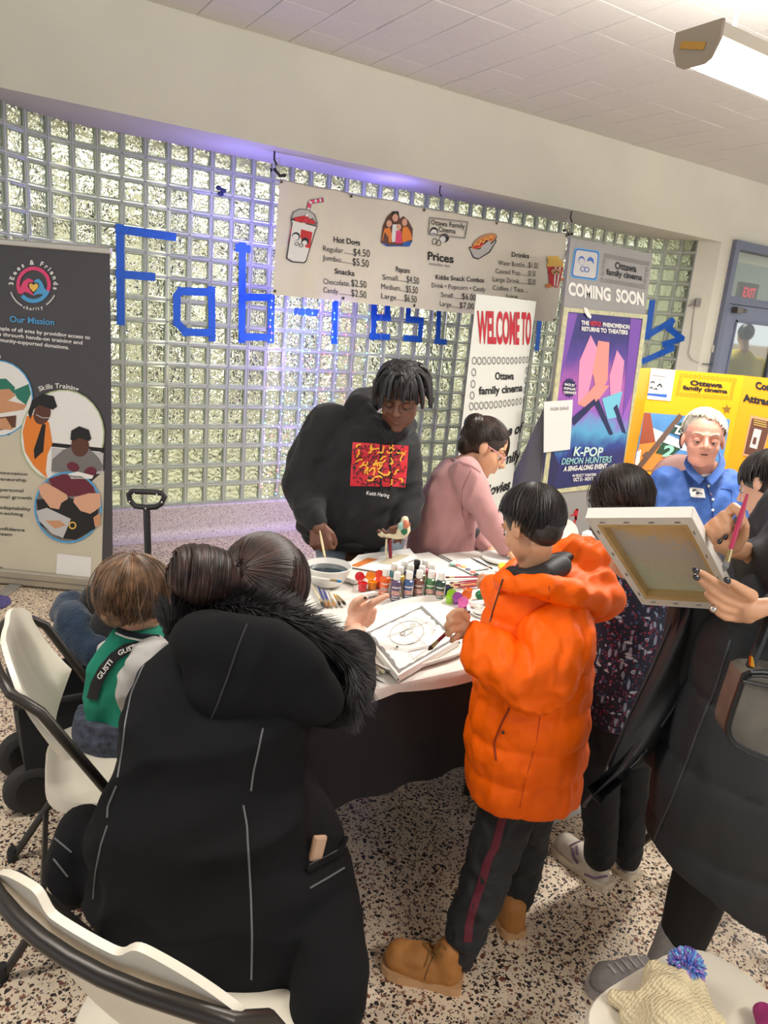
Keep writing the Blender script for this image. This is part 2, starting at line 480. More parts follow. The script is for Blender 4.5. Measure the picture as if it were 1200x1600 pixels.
# glass blocks ------------------------------------------------------------
def glass_pane():
    m = bpy.data.materials.new('wavy_glass'); m.use_nodes = True; nt = m.node_tree; b = nt.nodes['Principled BSDF']
    b.inputs['Base Color'].default_value = lin((240, 243, 232)); b.inputs['Roughness'].default_value = 0.04
    b.inputs['Transmission Weight'].default_value = 0.86; b.inputs['IOR'].default_value = 1.5
    ge = nt.nodes.new('ShaderNodeTexCoord')
    oi = nt.nodes.new('ShaderNodeObjectInfo')
    mu = nt.nodes.new('ShaderNodeVectorMath'); mu.operation = 'MULTIPLY_ADD'; mu.inputs[1].default_value = (9, 9, 9)
    cb = nt.nodes.new('ShaderNodeCombineXYZ')
    for k in range(3): nt.links.new(oi.outputs['Random'], cb.inputs[k])
    nt.links.new(cb.outputs[0], mu.inputs[0]); nt.links.new(ge.outputs['Object'], mu.inputs[2])
    n1 = nt.nodes.new('ShaderNodeTexNoise'); n1.inputs['Scale'].default_value = 16; n1.inputs['Detail'].default_value = 1; n1.inputs['Distortion'].default_value = 1.6
    nt.links.new(mu.outputs[0], n1.inputs['Vector'])
    v1 = nt.nodes.new('ShaderNodeTexVoronoi'); v1.feature = 'SMOOTH_F1'; v1.inputs['Scale'].default_value = 34; v1.inputs['Smoothness'].default_value = 0.35
    nt.links.new(mu.outputs[0], v1.inputs['Vector'])
    ad = nt.nodes.new('ShaderNodeMath'); ad.operation = 'MULTIPLY_ADD'; ad.inputs[1].default_value = 0.35
    nt.links.new(v1.outputs['Distance'], ad.inputs[0]); nt.links.new(n1.outputs[0], ad.inputs[2])
    bp = nt.nodes.new('ShaderNodeBump'); bp.inputs['Strength'].default_value = 1.0; bp.inputs['Distance'].default_value = 0.11
    nt.links.new(ad.outputs[0], bp.inputs['Height']); nt.links.new(bp.outputs[0], b.inputs['Normal'])
    return m
M_pane = glass_pane()
M_rim = mat('glass_edge', (172, 184, 160), 0.18, spec=0.6, noise=(14, 0.12), trans=0.25)
M_mortar = mat('pale_grout', (208, 208, 204), 0.7)
def block_mesh(bx=CP-0.007, bz=RP-0.007):
    b = MB(); levels = [(1.0, -0.075), (1.0, -0.006), (0.94, 0.0), (0.80, -0.002), (0.73, -0.014)]
    vs = []
    for k, d in levels:
        for x, z in ((-1, -1), (1, -1), (1, 1), (-1, 1)): vs.append((x*bx/2*k, -d, z*bz/2*k))
    fs = []; mi = []
    for i in range(len(levels)-1):
        for q in range(4): fs.append((i*4+q, i*4+(q+1) % 4, i*4+4+(q+1) % 4, i*4+4+q)); mi.append(0)
    t = (len(levels)-1)*4; fs.append((t, t+1, t+2, t+3)); mi.append(1)
    b.v = vs; b.f = fs; b.mi = mi
    me = b.mesh('glass_block'); me.materials.append(M_rim); me.materials.append(M_pane)
    return me
BM = block_mesh()
wg = tag(bpy.data.objects.new('wall_glass', None), kind='structure'); col.objects.link(wg)
cells = []
nc = int(STOT/CP); s0 = (STOT-nc*CP)/2
for i in range(nc):
    p, n = niche(s0+(i+0.5)*CP); a = math.atan2(n.x, -n.y)          # local -y faces the room
    for j in range(17):
        c = p + ZU*(ZB+(j+0.5)*RP)
        d = c-CAM; z = d.dot(FW); px, py = 600+FPX*d.dot(RT)/z, 800-FPX*d.dot(UP)/z
        hid = (px < 165 and 385 < py) or (432 < px < 880 and 285+(px-437)*0.19 < py < 455+(px-437)*0.09) or (735 < px < 838 and py > 470) \
            or (px > 850 and py > 400 and px < 1010) or (480 < px < 650 and py > 620) or px < -30 or (660 < px < 735 and py > 700)
        cells.append((hid, z, i, j, c, a))
cells.sort(key=lambda q: (q[0], q[1]))
rest = MB()
for k, (hid, z, i, j, c, a) in enumerate(cells):
    R = Matrix.Rotation(a, 3, 'Z')
    if k < 300:
        o = bpy.data.objects.new('glass_block', BM); col.objects.link(o); o.location = c; o.rotation_euler = (0, 0, a); o.parent = wg
    else:
        vs = [c + R @ v.co for v in BM.vertices]
        for f in BM.polygons: pass
        kk = len(rest.v); rest.v += [tuple(v) for v in vs]; rest.f += [tuple(q+kk for q in f.vertices) for f in BM.polygons]; rest.mi += [f.material_index for f in BM.polygons]
tag(rest.build('glass_blocks_beyond', [M_rim, M_pane], wg, fixn=False), kind='stuff')
mo = MB()
for i in range(nc+1):
    p, n = niche(s0+i*CP); t = Vector((-n.y, n.x, 0))
    mo.box(p + n*-0.03 + ZU*(ZB+17*RP/2), (0.008, 0.052, 17*RP), Matrix.Rotation(math.atan2(n.x, -n.y), 3, 'Z'))
for j in range(18):
    zz = ZB+j*RP
    for i in range(nc):
        p, n = niche(s0+(i+0.5)*CP)
        mo.box(p + n*-0.03 + ZU*zz, (CP, 0.052, 0.008), Matrix.Rotation(math.atan2(n.x, -n.y), 3, 'Z'))
mo.build('grout', M_mortar, wg, fixn=False)

# invented backing: pale and dark strips added for the glass to bend into streaks
lb = MB(); lb.box((1.9, 6.5, -0.05), (9.5, 2.2, 0.1)); lb.box((1.9, 7.62, 0.3), (9.5, 0.1, 0.6)); lb.box((1.9, 7.62, 2.75), (9.5, 0.1, 0.5))
for i in range(13): lb.box((-2.6+i*0.72, 7.6, 1.5), (0.34, 0.12, 3.0))
tag(lb.build('wall_beyond_glass', mat('backing_cream', (196, 196, 176), 0.8)), kind='structure')
lc = MB().box((1.9, 6.55, 3.0), (9.5, 2.2, 0.1)); 
for i in range(13): lc.box((-2.24+i*0.72, 7.66, 1.5), (0.38, 0.1, 1.8))
tag(lc.build('ceiling_beyond_glass', mat('backing_dark', (58, 64, 58), 0.5)), kind='structure')  # dark panels between the piers, added for contrast in the glass
M_streakglow = mat('streak_glow', (255, 250, 235), 0.5, emit=((255, 250, 225), 7.0))  # added glowing bars behind the glass for bright streaks, no real lamps
lpm = MB()
for i in range(8): lpm.box((-0.6+i*1.05, 6.4, 2.93), (0.45, 1.2, 0.03)).box((-0.25+i*1.05, 7.5, 1.7), (0.07, 0.05, 1.5))
tag(lpm.build('trim_added_glow_bars', M_streakglow), kind='structure')
area('added_backing_light', (3.0, 6.4, 2.85), (0, 0, 0), 8.0, 1.2, 110, (1.0, 0.97, 0.84))  # added light for the unseen space behind the blocks

# ceiling tiles -------------------------------------------------------------
TP = 0.279
tm = MB().bbox((0, 0, 0), (TP-0.003, TP-0.003, 0.02), 0.0035).mesh('ceiling_tile'); tm.materials.append(M_ceil)
ce = tag(MB().box((2.5, 1.0, ZC+0.05), (15, 8.9, 0.08)).build('ceiling', mat('tile_gap', (120, 112, 110), 0.9)), kind='structure')
tl = []
for i in range(-6, 30):
    for j in range(-2, 17):
        x = 2.85 + (i-6)*TP + TP/2; y = YS - TP/2 - j*TP
        d = Vector((x, y, ZC))-CAM; z = d.dot(FW)
        vis = z > 0.3 and -90 < 600+FPX*d.dot(RT)/z < 1290 and 800-FPX*d.dot(UP)/z > -90
        tl.append((0 if vis else 1, z if z > 0 else 99, x, y))
tl.sort(); tr = MB()
for k, (h, z, x, y) in enumerate(tl):
    dz = random.uniform(-0.0015, 0.0015)
    if h == 0 and k < 300:
        o = bpy.data.objects.new('ceiling_tile', tm); col.objects.link(o); o.location = (x, y, ZC+0.0+dz); o.parent = ce
        o.rotation_euler = (random.uniform(-.006, .006), random.uniform(-.006, .006), 0)
    else: tr.box((x, y, ZC+dz), (TP-0.003, TP-0.003, 0.02))
tag(tr.build('ceiling_tiles_beyond', M_ceil, ce), kind='stuff')

# hanging strip lights -------------------------------------------------------
M_lens = mat('lamp_lens', (255, 252, 244), 0.5, emit=((255, 250, 240), 6.0))
M_lampbody = mat('lamp_body', (196, 188, 174), 0.5)
def strip_light(x0, y, z, L, label, pw=1.0):
    t = thing('strip_light', label, 'light', (x0+L/2, y, z), 'hanging strip lights')
    sec = [(-0.075, 0.055), (-0.075, 0.02), (-0.06, -0.02), (0.06, -0.02), (0.075, 0.02), (0.075, 0.055)]
    bodyp = [(x0, y+a, z+b) for a, b in [(-0.08, 0.06), (-0.082, 0.02), (0.082, 0.02), (0.08, 0.06)]]
    MB().prism(bodyp, (L, 0, 0)).build('body', M_lampbody, t)
    MB().prism([(x0+0.012, y+a, z+b) for a, b in [(-0.078, 0.019), (-0.06, -0.03), (-0.035, -0.045), (0.035, -0.045), (0.06, -0.03), (0.078, 0.019)]], (L-0.024, 0, 0)).build('lens', M_lens, t)
    for q in (0, 1):
        xx = x0-0.006 if q == 0 else x0+L-0.006
        e = MB().prism([(xx, y+a, z+b) for a, b in [(-0.088, 0.064), (-0.088, 0.01), (-0.064, -0.042), (-0.04, -0.054), (0.04, -0.054), (0.064, -0.042), (0.088, 0.01), (0.088, 0.064)]], (0.012, 0, 0)).build('end_cap', mat('lamp_end', (150, 138, 122), 0.6), t)
        if q == 0: MB().box((xx-0.001, y+0.01, z+0.008), (0.003, 0.10, 0.022), Matrix.Rotation(0.25, 3, 'X')).build('tape_strip', mat('yellow_tape', (176, 132, 52), 0.6), e)
        MB().tube([(x0+L*(0.14+0.72*q), y, z+0.06), (x0+L*(0.14+0.72*q), y, ZC)], 0.006, 8).build('rod', M_lampbody, t)
    area('lamp_light', (x0+L/2, y, z-0.06), (0, 0, 0), L, 0.14, LAMP*pw, (1.0, 0.965, 0.91))
    area('added_ceiling_fill', (x0+L/2, y, z+0.07), (math.pi, 0, 0), L, 0.14, LAMP*0.8*pw, (1.0, 0.965, 0.91))  # added upward fill to brighten the ceiling
    return t
LP0 = F(1088, 75, 2.72)
strip_light(LP0.x, LP0.y, LP0.z, 1.22, 'hanging strip light with a taped grey end cap at top right', 1.5)
for x, y, pw_, lb_ in ((-0.9, LP0.y, 0.7, 'in line with the taped one, to the left above the frame'), (0.9, -0.9, 1.0, 'behind the photographer'), (5.2, LP0.y, 1.5, 'in line with the taped one, further right')):
    strip_light(x, y, LP0.z, 1.22, 'hanging strip light '+lb_, pw_)

# door -------------------------------------------------------------------------
dr = tag(bpy.data.objects.new('door_1', None), kind='structure'); col.objects.link(dr)
X0, X1, YD = 6.66, 7.9, YS+0.02
fr = MB()
for x in (X0+0.03, X1-0.03): fr.box((x, YD, 1.33), (0.07, 0.13, 2.66))
fr.box(((X0+X1)/2, YD, 2.62), (X1-X0-0.13, 0.126, 0.078)); fr.box(((X0+X1)/2, YD, 2.12), (X1-X0-0.13, 0.126, 0.07))
fr.build('door_frame', M_frame, dr)
M_glass = mat('clear_glass', (226, 232, 226), 0.03, trans=0.96, spec=0.6)
MB().box(((X0+X1)/2, YD, 2.37), (X1-X0-0.13, 0.012, 0.44)).build('transom_pane', M_glass, dr)
lf = MB(); ya = YD-0.02; xa, xb = X0+0.07, X1-0.07; wz0, wz1, wx0, wx1 = 0.95, 1.93, xa+0.19, xb-0.19
lf.box(((xa+wx0)/2, ya, 1.04), (wx0-xa, 0.05, 2.08)); lf.box(((xb+wx1)/2, ya, 1.04), (xb-wx1, 0.05, 2.08))
lf.box(((wx0+wx1)/2, ya, (wz1+2.08)/2), (wx1-wx0, 0.05, 2.08-wz1)); lf.box(((wx0+wx1)/2, ya, wz0/2), (wx1-wx0, 0.05, wz0))
leaf = lf.build('door_leaf', mat('door_paint', (120, 128, 150), 0.4), dr)
MB().box(((wx0+wx1)/2, ya, (wz0+wz1)/2), (wx1-wx0, 0.008, wz1-wz0)).build('pane', M_glass, leaf)
bd = MB()
for x in (wx0, wx1): bd.box((x, ya-0.028, (wz0+wz1)/2), (0.025, 0.012, wz1-wz0+0.02))
for z in (wz0, wz1): bd.box(((wx0+wx1)/2, ya-0.028, z), (wx1-wx0+0.02, 0.012, 0.025))
bd.build('window_bead', M_frame, leaf)
MB().box((X0+0.19, YD-0.085, 2.03), (0.10, 0.06, 0.055)).lathe((X0+0.27, YD-0.085, 2.03), [(0.018, 0), (0.018, 0.05)], 10, (1, 0, 0)).build('door_closer', mat('closer_metal', (120, 112, 100), 0.35, 0.8), dr)
# exit sign set in the vestibule to stand in for the transom reflection
EXP = F(1166, 457, 8.55); es = thing('exit_sign', 'red lit exit sign standing in for a transom glass reflection above the door', 'sign', EXP)
MB().bbox(EXP, (0.34, 0.05, 0.20), 0.008).build('housing', mat('sign_box', (150, 146, 138), 0.5), es)
PLX = Plane((7.6, 5.57, 2.4), (0, -1, 0))
c0 = EXP+Vector((0, -0.03, 0))
tv, tf = text_geo('EXIT', 0.02); b = MB(); xs = [a[0] for a in tv]
b.add([c0 + Vector(((a[0]-(max(xs)+min(xs))/2)*0.11, -0.003, (a[1]-0.36)*0.14)) for a in tv], tf)
b.build('lettering', mat('exit_red', (220, 60, 70), 0.5, emit=((230, 50, 60), 1.2)), es)
# vestibule and street outside
vb = MB(); vb.box((8.4, 5.75, -0.04), (4.2, 2.1, 0.06)); vb.box((6.72, 5.75, 1.6), (0.08, 1.9, 3.2)); vb.box((9.6, 5.75, 2.9), (6.4, 2.2, 0.06)); vb.box((9.8, 6.85, 2.5), (6.2, 0.06, 0.75))
tag(vb.build('wall_vestibule', mat('vestibule_paint', (178, 184, 168), 0.8)), kind='structure')
ob = MB().box((14.0, 13.0, -0.1), (26, 11, 0.1)).box((22, 18.3, 0.9), (26, 0.3, 2.0))
tag(ob.build('wall_street', mat('tan_building', (196, 172, 140), 0.8)), kind='structure')
tv = MB().box((7.93, 6.86, 1.4), (0.05, 0.05, 2.9)).box((8.9, 6.86, 1.4), (0.05, 0.05, 2.9)).box((8.4, 6.80, 2.12), (4, 0.05, 0.06))
tag(tv.build('trim_vestibule', M_frame), kind='structure')
area('added_jacket_fill', (8.0, 5.6, 2.8), (0, 0, 0), 0.6, 0.6, 30, (1.0, 0.97, 0.9))  # added fill without a fixture, so the yellow jacket behind the door shows
# cable box and conduits beside the door
cb = thing('wall_box', 'small grey cable box with a thin conduit on the jamb beside the door', 'cable box', onY(1085, 475, 4.66))
pA = Plane((6.42, 4.68, 1), (-0.74, -0.66, 0))
q0 = pA(1090, 473); 
MB().bbox(pA(1090, 473, 0.02), (0.07, 0.05, 0.075), 0.006, rotz(42)).build('box', mat('grey_box', (150, 146, 140), 0.5), cb)
MB().tube([pA(1086, 480, 0.012), pA(1083, 500, 0.012), pA(1080, 530, 0.012), pA(1076, 552, 0.012), pA(1080, 560, 0.02), pA(1092, 566, 0.02)], 0.005, 6).build('conduit', mat('conduit_white', (205, 200, 190), 0.5), cb)
MB().tube([pA(1088, 470, 0.03), pA(1080, 477, 0.04), pA(1074, 478, 0.03)], 0.006, 6).build('cable_end', mat('grey_box', (150, 146, 140), 0.5), cb)
pB = Plane((6.6, YS, 1), (0, -1, 0))
cw = MB().tube([pB(x, y, 0.03) for x, y in [(1200, 473), (1180, 472), (1160, 474), (1142, 469), (1131, 465), (1126, 500), (1120, 540), (1114, 560), (1106, 569), (1094, 568)]], 0.006, 6)
tag(cw.build('hanging_cable', mat('blue_grey_cable', (70, 84, 104), 0.5), None, smooth=True), 'blue grey cable draped along the door frame and down the wall', 'cable')
sw = MB().bbox(pB(1113, 545, 0.012), (0.05, 0.02, 0.07), 0.004); tag(sw.build('wall_switch', mat('conduit_white', (205, 200, 190), 0.5)), 'small white wall switch beside the door frame', 'switch')
# ================================================================ banners, posters, tape
K = mat('ink_black', (26, 25, 27), 0.6); KW = mat('ink_white', (238, 236, 230), 0.6); KG = mat('ink_grey', (120, 116, 114), 0.6)
KR = mat('ink_red', (200, 40, 46), 0.6); KP = mat('ink_pink', (226, 72, 120), 0.6); KB = mat('ink_sky', (84, 164, 214), 0.6)
KO = mat('ink_orange', (232, 132, 48), 0.6); KY = mat('ink_yellow', (240, 196, 92), 0.6); KSK = mat('ink_skin', (222, 168, 138), 0.6)
KBR = mat('ink_brown', (96, 58, 44), 0.6); KBL = mat('ink_blue', (44, 92, 176), 0.6); KT = mat('ink_teal', (40, 120, 100), 0.6)
KDK = mat('ink_dark_skin', (92, 54, 42), 0.6); KLG = mat('ink_light_grey', (196, 194, 192), 0.6); KMA = mat('ink_maroon', (104, 36, 52), 0.6)
KGN = mat('ink_pale_green', (176, 190, 140), 0.6); KTN = mat('ink_tan', (206, 150, 110), 0.6)
ALLK = [K, KW, KG, KR, KP, KB, KO, KY, KSK, KBR, KBL, KT, KDK, KLG, KMA, KGN, KTN]
def zc(ox, oy, s): return lambda x, y: (ox+x/s, oy+y/s)

# ---- roll-up banner of the charity ------------------------------------------------
dR = Vector((math.cos(math.radians(-35)), math.sin(math.radians(-35)), 0)); nR = Vector((-dR.y, dR.x, 0))
pR = Plane((0.70, 4.22, 0), nR)
ru = thing('roll_up_banner', 'dark and cream roll-up charity banner on an aluminium base beside the glass blocks', 'banner', pR(80, 918))
A = pR(171, 396); xr = (A-pR.p).dot(dR); xl = -0.62
def rp(u, z, off=0.0): return pR.p + dR*u + ZU*z + pR.n*off
ztop = A.z
zsplit = [rp(u, z) for u, z in ()]
M_rudark = mat('banner_charcoal', (70, 67, 70), 0.45, noise=(3, 0.06)); M_rucream = mat('banner_cream', (208, 200, 178), 0.5, noise=(3, 0.04))
sheet = MB(); sheet.box(rp((xl+xr)/2, (ztop+0.1)/2, -0.006), ((xr-xl), 0.006, ztop-0.1), rotz(-35)).build('sheet', M_rudark, ru)
MB().bbox(rp((xl+xr)/2, ztop+0.012, -0.004), (xr-xl+0.02, 0.026, 0.032), 0.006, rotz(-35)).build('top_rail', mat('aluminium', (196, 190, 178), 0.35, 0.6), ru)
bs = MB().bbox(rp((xl+xr)/2, 0.055, -0.03), (xr-xl+0.04, 0.10, 0.09), 0.012, rotz(-35)).build('base', mat('aluminium_base', (176, 168, 150), 0.35, 0.5), ru)
MB().bbox(rp((xl+xr)/2, 0.052, 0.0215), (xr-xl+0.03, 0.005, 0.006), 0.001, rotz(-35)).build('groove', mat('groove_grey', (118, 110, 98), 0.5), bs)
for u in (-0.35, 0.02): MB().bbox(rp(u, 0.008, 0.08), (0.07, 0.34, 0.014), 0.004, rotz(-35)).build('foot', mat('foot_grey', (168, 164, 158), 0.4, 0.4), ru)
MB().tube([rp((xl+xr)/2, 0.1, -0.03), rp((xl+xr)/2, ztop, -0.02)], 0.008, 8).build('pole', M_black, ru)
z3 = zc(0, 360, 4); z3b = zc(0, 600, 4)
# the cream lower field with its curved edge
edge = [(-160, 420), (-160, 300), (-60, 330), (20, 345), (100, 330), (150, 280), (200, 300), (300, 420), (560, 600), (640, 560), (648, 600), (648, 900), (640, 1262)]
fld = [z3b(x, y) for x, y in [(-420, 330), (-60, 330), (60, 320), (120, 250), (300, 560), (560, 620), (652, 540)]] + [z3b(648, 760), z3b(640, 1000), z3b(634, 1240), z3b(-420, 1170)]
decal('printed_field', pR, [('p', fld, 0)], [M_rucream], ru, off=0.0005)
lz = zc(0, 370, 1200/180)
arc_text('lettering', pR, '3Eees & Friends', lz(352, 500), 210/6.667, 176, 376, 7.4, KW, ru, bold=0.03)
arc_text('lettering', pR, 'charity', lz(352, 500), 266/6.667, 116, 66, 5.5, KW, ru, bold=0.02)
cx, cy = lz(352, 500)
decal('printed_emblem', pR, [
    ('r', (cx, cy, 27, 28.5, 5.5, 150, 385), 4), ('r', (cx, cy, 27, 28.5, 6, 22, 138), 5),
    ('p', [lz(*q) for q in [(215, 520), (250, 460), (300, 430), (345, 452), (352, 470), (300, 480), (292, 520), (352, 600), (345, 612), (300, 585), (262, 575), (222, 605), (195, 560)]], 4),
    ('p', [lz(*q) for q in [(352, 470), (375, 445), (410, 440), (440, 470), (470, 540), (512, 580), (490, 620), (470, 625), (440, 598), (400, 596), (355, 612), (352, 600), (412, 520), (405, 482)]], 5),
    ('p', [lz(*q) for q in [(352, 575), (315, 535), (306, 510), (312, 490), (330, 485), (352, 502), (372, 488), (392, 490), (404, 512), (395, 538)]], 7),
    ('r', (cx, cy, 38, 38.5, 2.6, 118, 162), 13), ('r', (cx, cy, 38, 38.5, 2.6, 26, 57), 13)], ALLK, ru)
text('lettering', pR, 'Our Mission', lz(105, 885), lz(568, 920), 9.5, KB, ru, 0.02)
text('lettering', pR, 'We empower people of all ages by providing access to', lz(-440, 925), lz(942, 1068), 6.0, KW, ru, 0.02)
text('lettering', pR, 'practical skills through hands-on training and', lz(-360, 992), lz(862, 1122), 6.0, KW, ru, 0.02)
text('lettering', pR, 'community-supported donations.', lz(-110, 1078), lz(722, 1172), 6.0, KW, ru, 0.02)
text('lettering', pR, 'Workshops', z3(-170, 775), z3(8, 797), 6.0, KW, ru, 0.02)
arc_text('lettering', pR, 'Skills Training', z3(365, 1330), 345/4, 250, 291, 7.6, KW, ru, 0.02)
# printed photographs
c1 = z3b(0, 130)
decal('printed_photo', pR, [('e', (c1[0]-4, c1[1]-10, 56, 60), 5), ('e', (c1[0]-4, c1[1]-10, 54, 58), 1),
    ('p', [z3b(*q) for q in [(-90, -30), (40, -34), (95, 20), (90, 70), (20, 60), (-90, 40)]], 11), ('p', [z3b(*q) for q in [(85, 40), (180, 0), (195, 60), (165, 130), (110, 90)]], 11),
    ('p', [z3b(*q) for q in [(-60, 40), (60, 30), (100, 70), (60, 100), (-60, 110)]], 16), ('p', [z3b(*q) for q in [(-60, 110), (40, 100), (170, 130), (150, 160), (20, 180), (-60, 190)]], 16),
    ('p', [z3b(*q) for q in [(-60, 215), (105, 195), (100, 270), (-60, 300)]], 9), ('p', [z3b(*q) for q in [(-50, 225), (40, 210), (85, 285), (-50, 280)]], 16)], ALLK, ru)
c2 = z3b(392, 325)
decal('printed_photo', pR, [('e', (c2[0], c2[1], 66, 73, 8), 15), ('e', (c2[0], c2[1], 64, 71, 8), 1),
    ('p', [z3b(*q) for q in [(320, 365), (655, 400), (652, 425), (325, 390)]], 0), ('p', [z3b(*q) for q in [(325, 395), (650, 430), (645, 560), (330, 560)]], 13),
    ('p', [z3b(*q) for q in [(170, 200), (230, 190), (310, 240), (332, 370), (300, 440), (290, 540), (300, 590), (215, 510), (160, 420), (145, 300)]], 6),
    ('p', [z3b(*q) for q in [(268, 250), (290, 250), (275, 420), (220, 470), (215, 410)]], 0),
    ('e', (*z3b(268, 185), 13, 17, 20), 12), ('p', [z3b(*q) for q in [(180, 180), (205, 100), (270, 60), (340, 75), (362, 140), (335, 160), (250, 130), (215, 160), (195, 220)]], 0),
    ('s', [z3b(230, 190), z3b(270, 210), z3b(330, 210)], 1, 0.8),
    ('p', [z3b(*q) for q in [(325, 545), (330, 470), (400, 410), (450, 390), (560, 400), (620, 460), (648, 510), (640, 540), (520, 560)]], 2),
    ('e', (*z3b(505, 385), 14, 17), 12), ('p', [z3b(*q) for q in [(445, 345), (450, 290), (500, 262), (560, 285), (576, 340), (560, 355), (500, 335), (460, 355)]], 0),
    ('e', (*z3b(462, 515), 10, 7, 20), 14), ('e', (*z3b(570, 548), 10, 8, -20), 14), ('p', [z3b(*q) for q in [(430, 560), (490, 545), (590, 570), (580, 590), (450, 590)]], 1)], ALLK, ru, off=0.0052)
c4 = z3b(430, 768)
decal('printed_photo', pR, [('e', (c4[0], c4[1], 53, 56), 5), ('e', (c4[0], c4[1], 50, 53), 2),
    ('p', [z3b(*q) for q in [(310, 590), (400, 562), (520, 575), (590, 640), (600, 690), (430, 700), (330, 640)]], 14),
    ('p', [z3b(*q) for q in [(232, 720), (420, 700), (620, 780), (600, 900), (480, 970), (380, 960), (260, 880)]], 0),
    ('p', [z3b(*q) for q in [(246, 640), (290, 612), (360, 650), (425, 690), (430, 715), (390, 740), (375, 780), (320, 770), (260, 690)]], 8),
    ('p', [z3b(*q) for q in [(470, 705), (560, 680), (632, 680), (636, 760), (600, 790), (570, 808), (510, 790), (465, 735)]], 8),
    ('p', [z3b(*q) for q in [(235, 790), (300, 770), (450, 840), (400, 960), (330, 930), (250, 850)]], 13), ('p', [z3b(*q) for q in [(290, 850), (380, 850), (420, 880), (350, 900)]], 16),
    ('r', (*z3b(460, 880), 6, 6, 2), 7), ('p', [z3b(*q) for q in [(590, 830), (635, 800), (632, 880), (600, 890)]], 16)], ALLK, ru, off=0.010)
for s_, a_, b_ in (('Encourage innovation', (-190, 552), (172, 572)), ('and entrepreneurship', (-190, 594), (166, 610)), ('Nourish personal', (-150, 660), (148, 676)), ('and professional growth', (-220, 702), (200, 722)),
                   ('Strengthen adaptability', (-200, 766), (194, 792)), ('and problem-solving', (-200, 802), (146, 824)), ('Build confidence', (-130, 904), (156, 922)), ('and self-esteem', (-180, 930), (76, 950))):
    text('lettering', pR, s_, z3b(*a_), z3b(*b_), 5.2, K, ru, 0.012)
decal('printed_patch', pR, [('p', [z3b(*q) for q in [(360, 1058), (574, 1082), (566, 1250), (350, 1228)]], 1)], ALLK, ru, off=0.004); decal('printed_patch', pR, [('p', [z3b(*q) for q in [(-60, 1140), (18, 1142), (18, 1182), (-60, 1178)]], 2)], ALLK, ru, off=0.004)

# ---- menu banner hung from the beam -------------------------------------------------
YM = 4.78
_mx0 = onY(437, 280, YM).x; _mx1 = onY(886, 366, YM).x
def mwave(q):
    t = (q.x-_mx0)/(_mx1-_mx0)
    return 0.010*math.sin(t*22) + 0.006*math.sin(t*47+q.z*5) + 0.012*(1-abs(((t*5) % 1)-0.5)*2)*max(0, (q.z-2.2)*2)
pM = Plane((3, YM, 2), (0, -1, 0), mwave)
mb = thing('menu_banner', 'wide cream snack price banner hung from the beam across the glass blocks', 'banner', onY(640, 400, YM))
TL, TR, BL, BR = (437, 280), (886, 366), (426, 460), (868, 504)
def mq(u, v):
    x = (TL[0]*(1-u)+TR[0]*u)*(1-v) + (BL[0]*(1-u)+BR[0]*u)*v; y = (TL[1]*(1-u)+TR[1]*u)*(1-v) + (BL[1]*(1-u)+BR[1]*u)*v
    # perspective: the far half is shorter, keep columns evenly placed on the cloth
    sag = 2.2*abs(math.sin(u*math.pi*5.0))*(1-v)
    return pM(x, y+sag, 0.0)
MB().grid(mq, 110, 16).build('sheet', mat('vinyl_cream', (228, 220, 202), 0.5, noise=(2.5, 0.05), bump=(7, 0.35, 0.02)), mb, smooth=True)
hem = MB()
hem.tube([mq(u/20, 0)+Vector((0, -0.002, 0)) for u in range(21)], 0.004, 6).build('hem_cord', mat('cord_grey', (170, 166, 158), 0.6), mb)
M_ey = mat('eyelet', (120, 112, 104), 0.35, 0.9)
for u in (0.005, 0.25, 0.5, 0.75, 0.995):
    for v in (0.02, 0.97):
        q = mq(u, v) + Vector((0, -0.006, 0)); MB().lathe(q, [(0.006, 0), (0.011, 0), (0.011, 0.003), (0.006, 0.003), (0.006, 0)], 10, (0, -1, 0)).build('eyelet', M_ey, mb)
zm = zc(410, 270, 2.449)
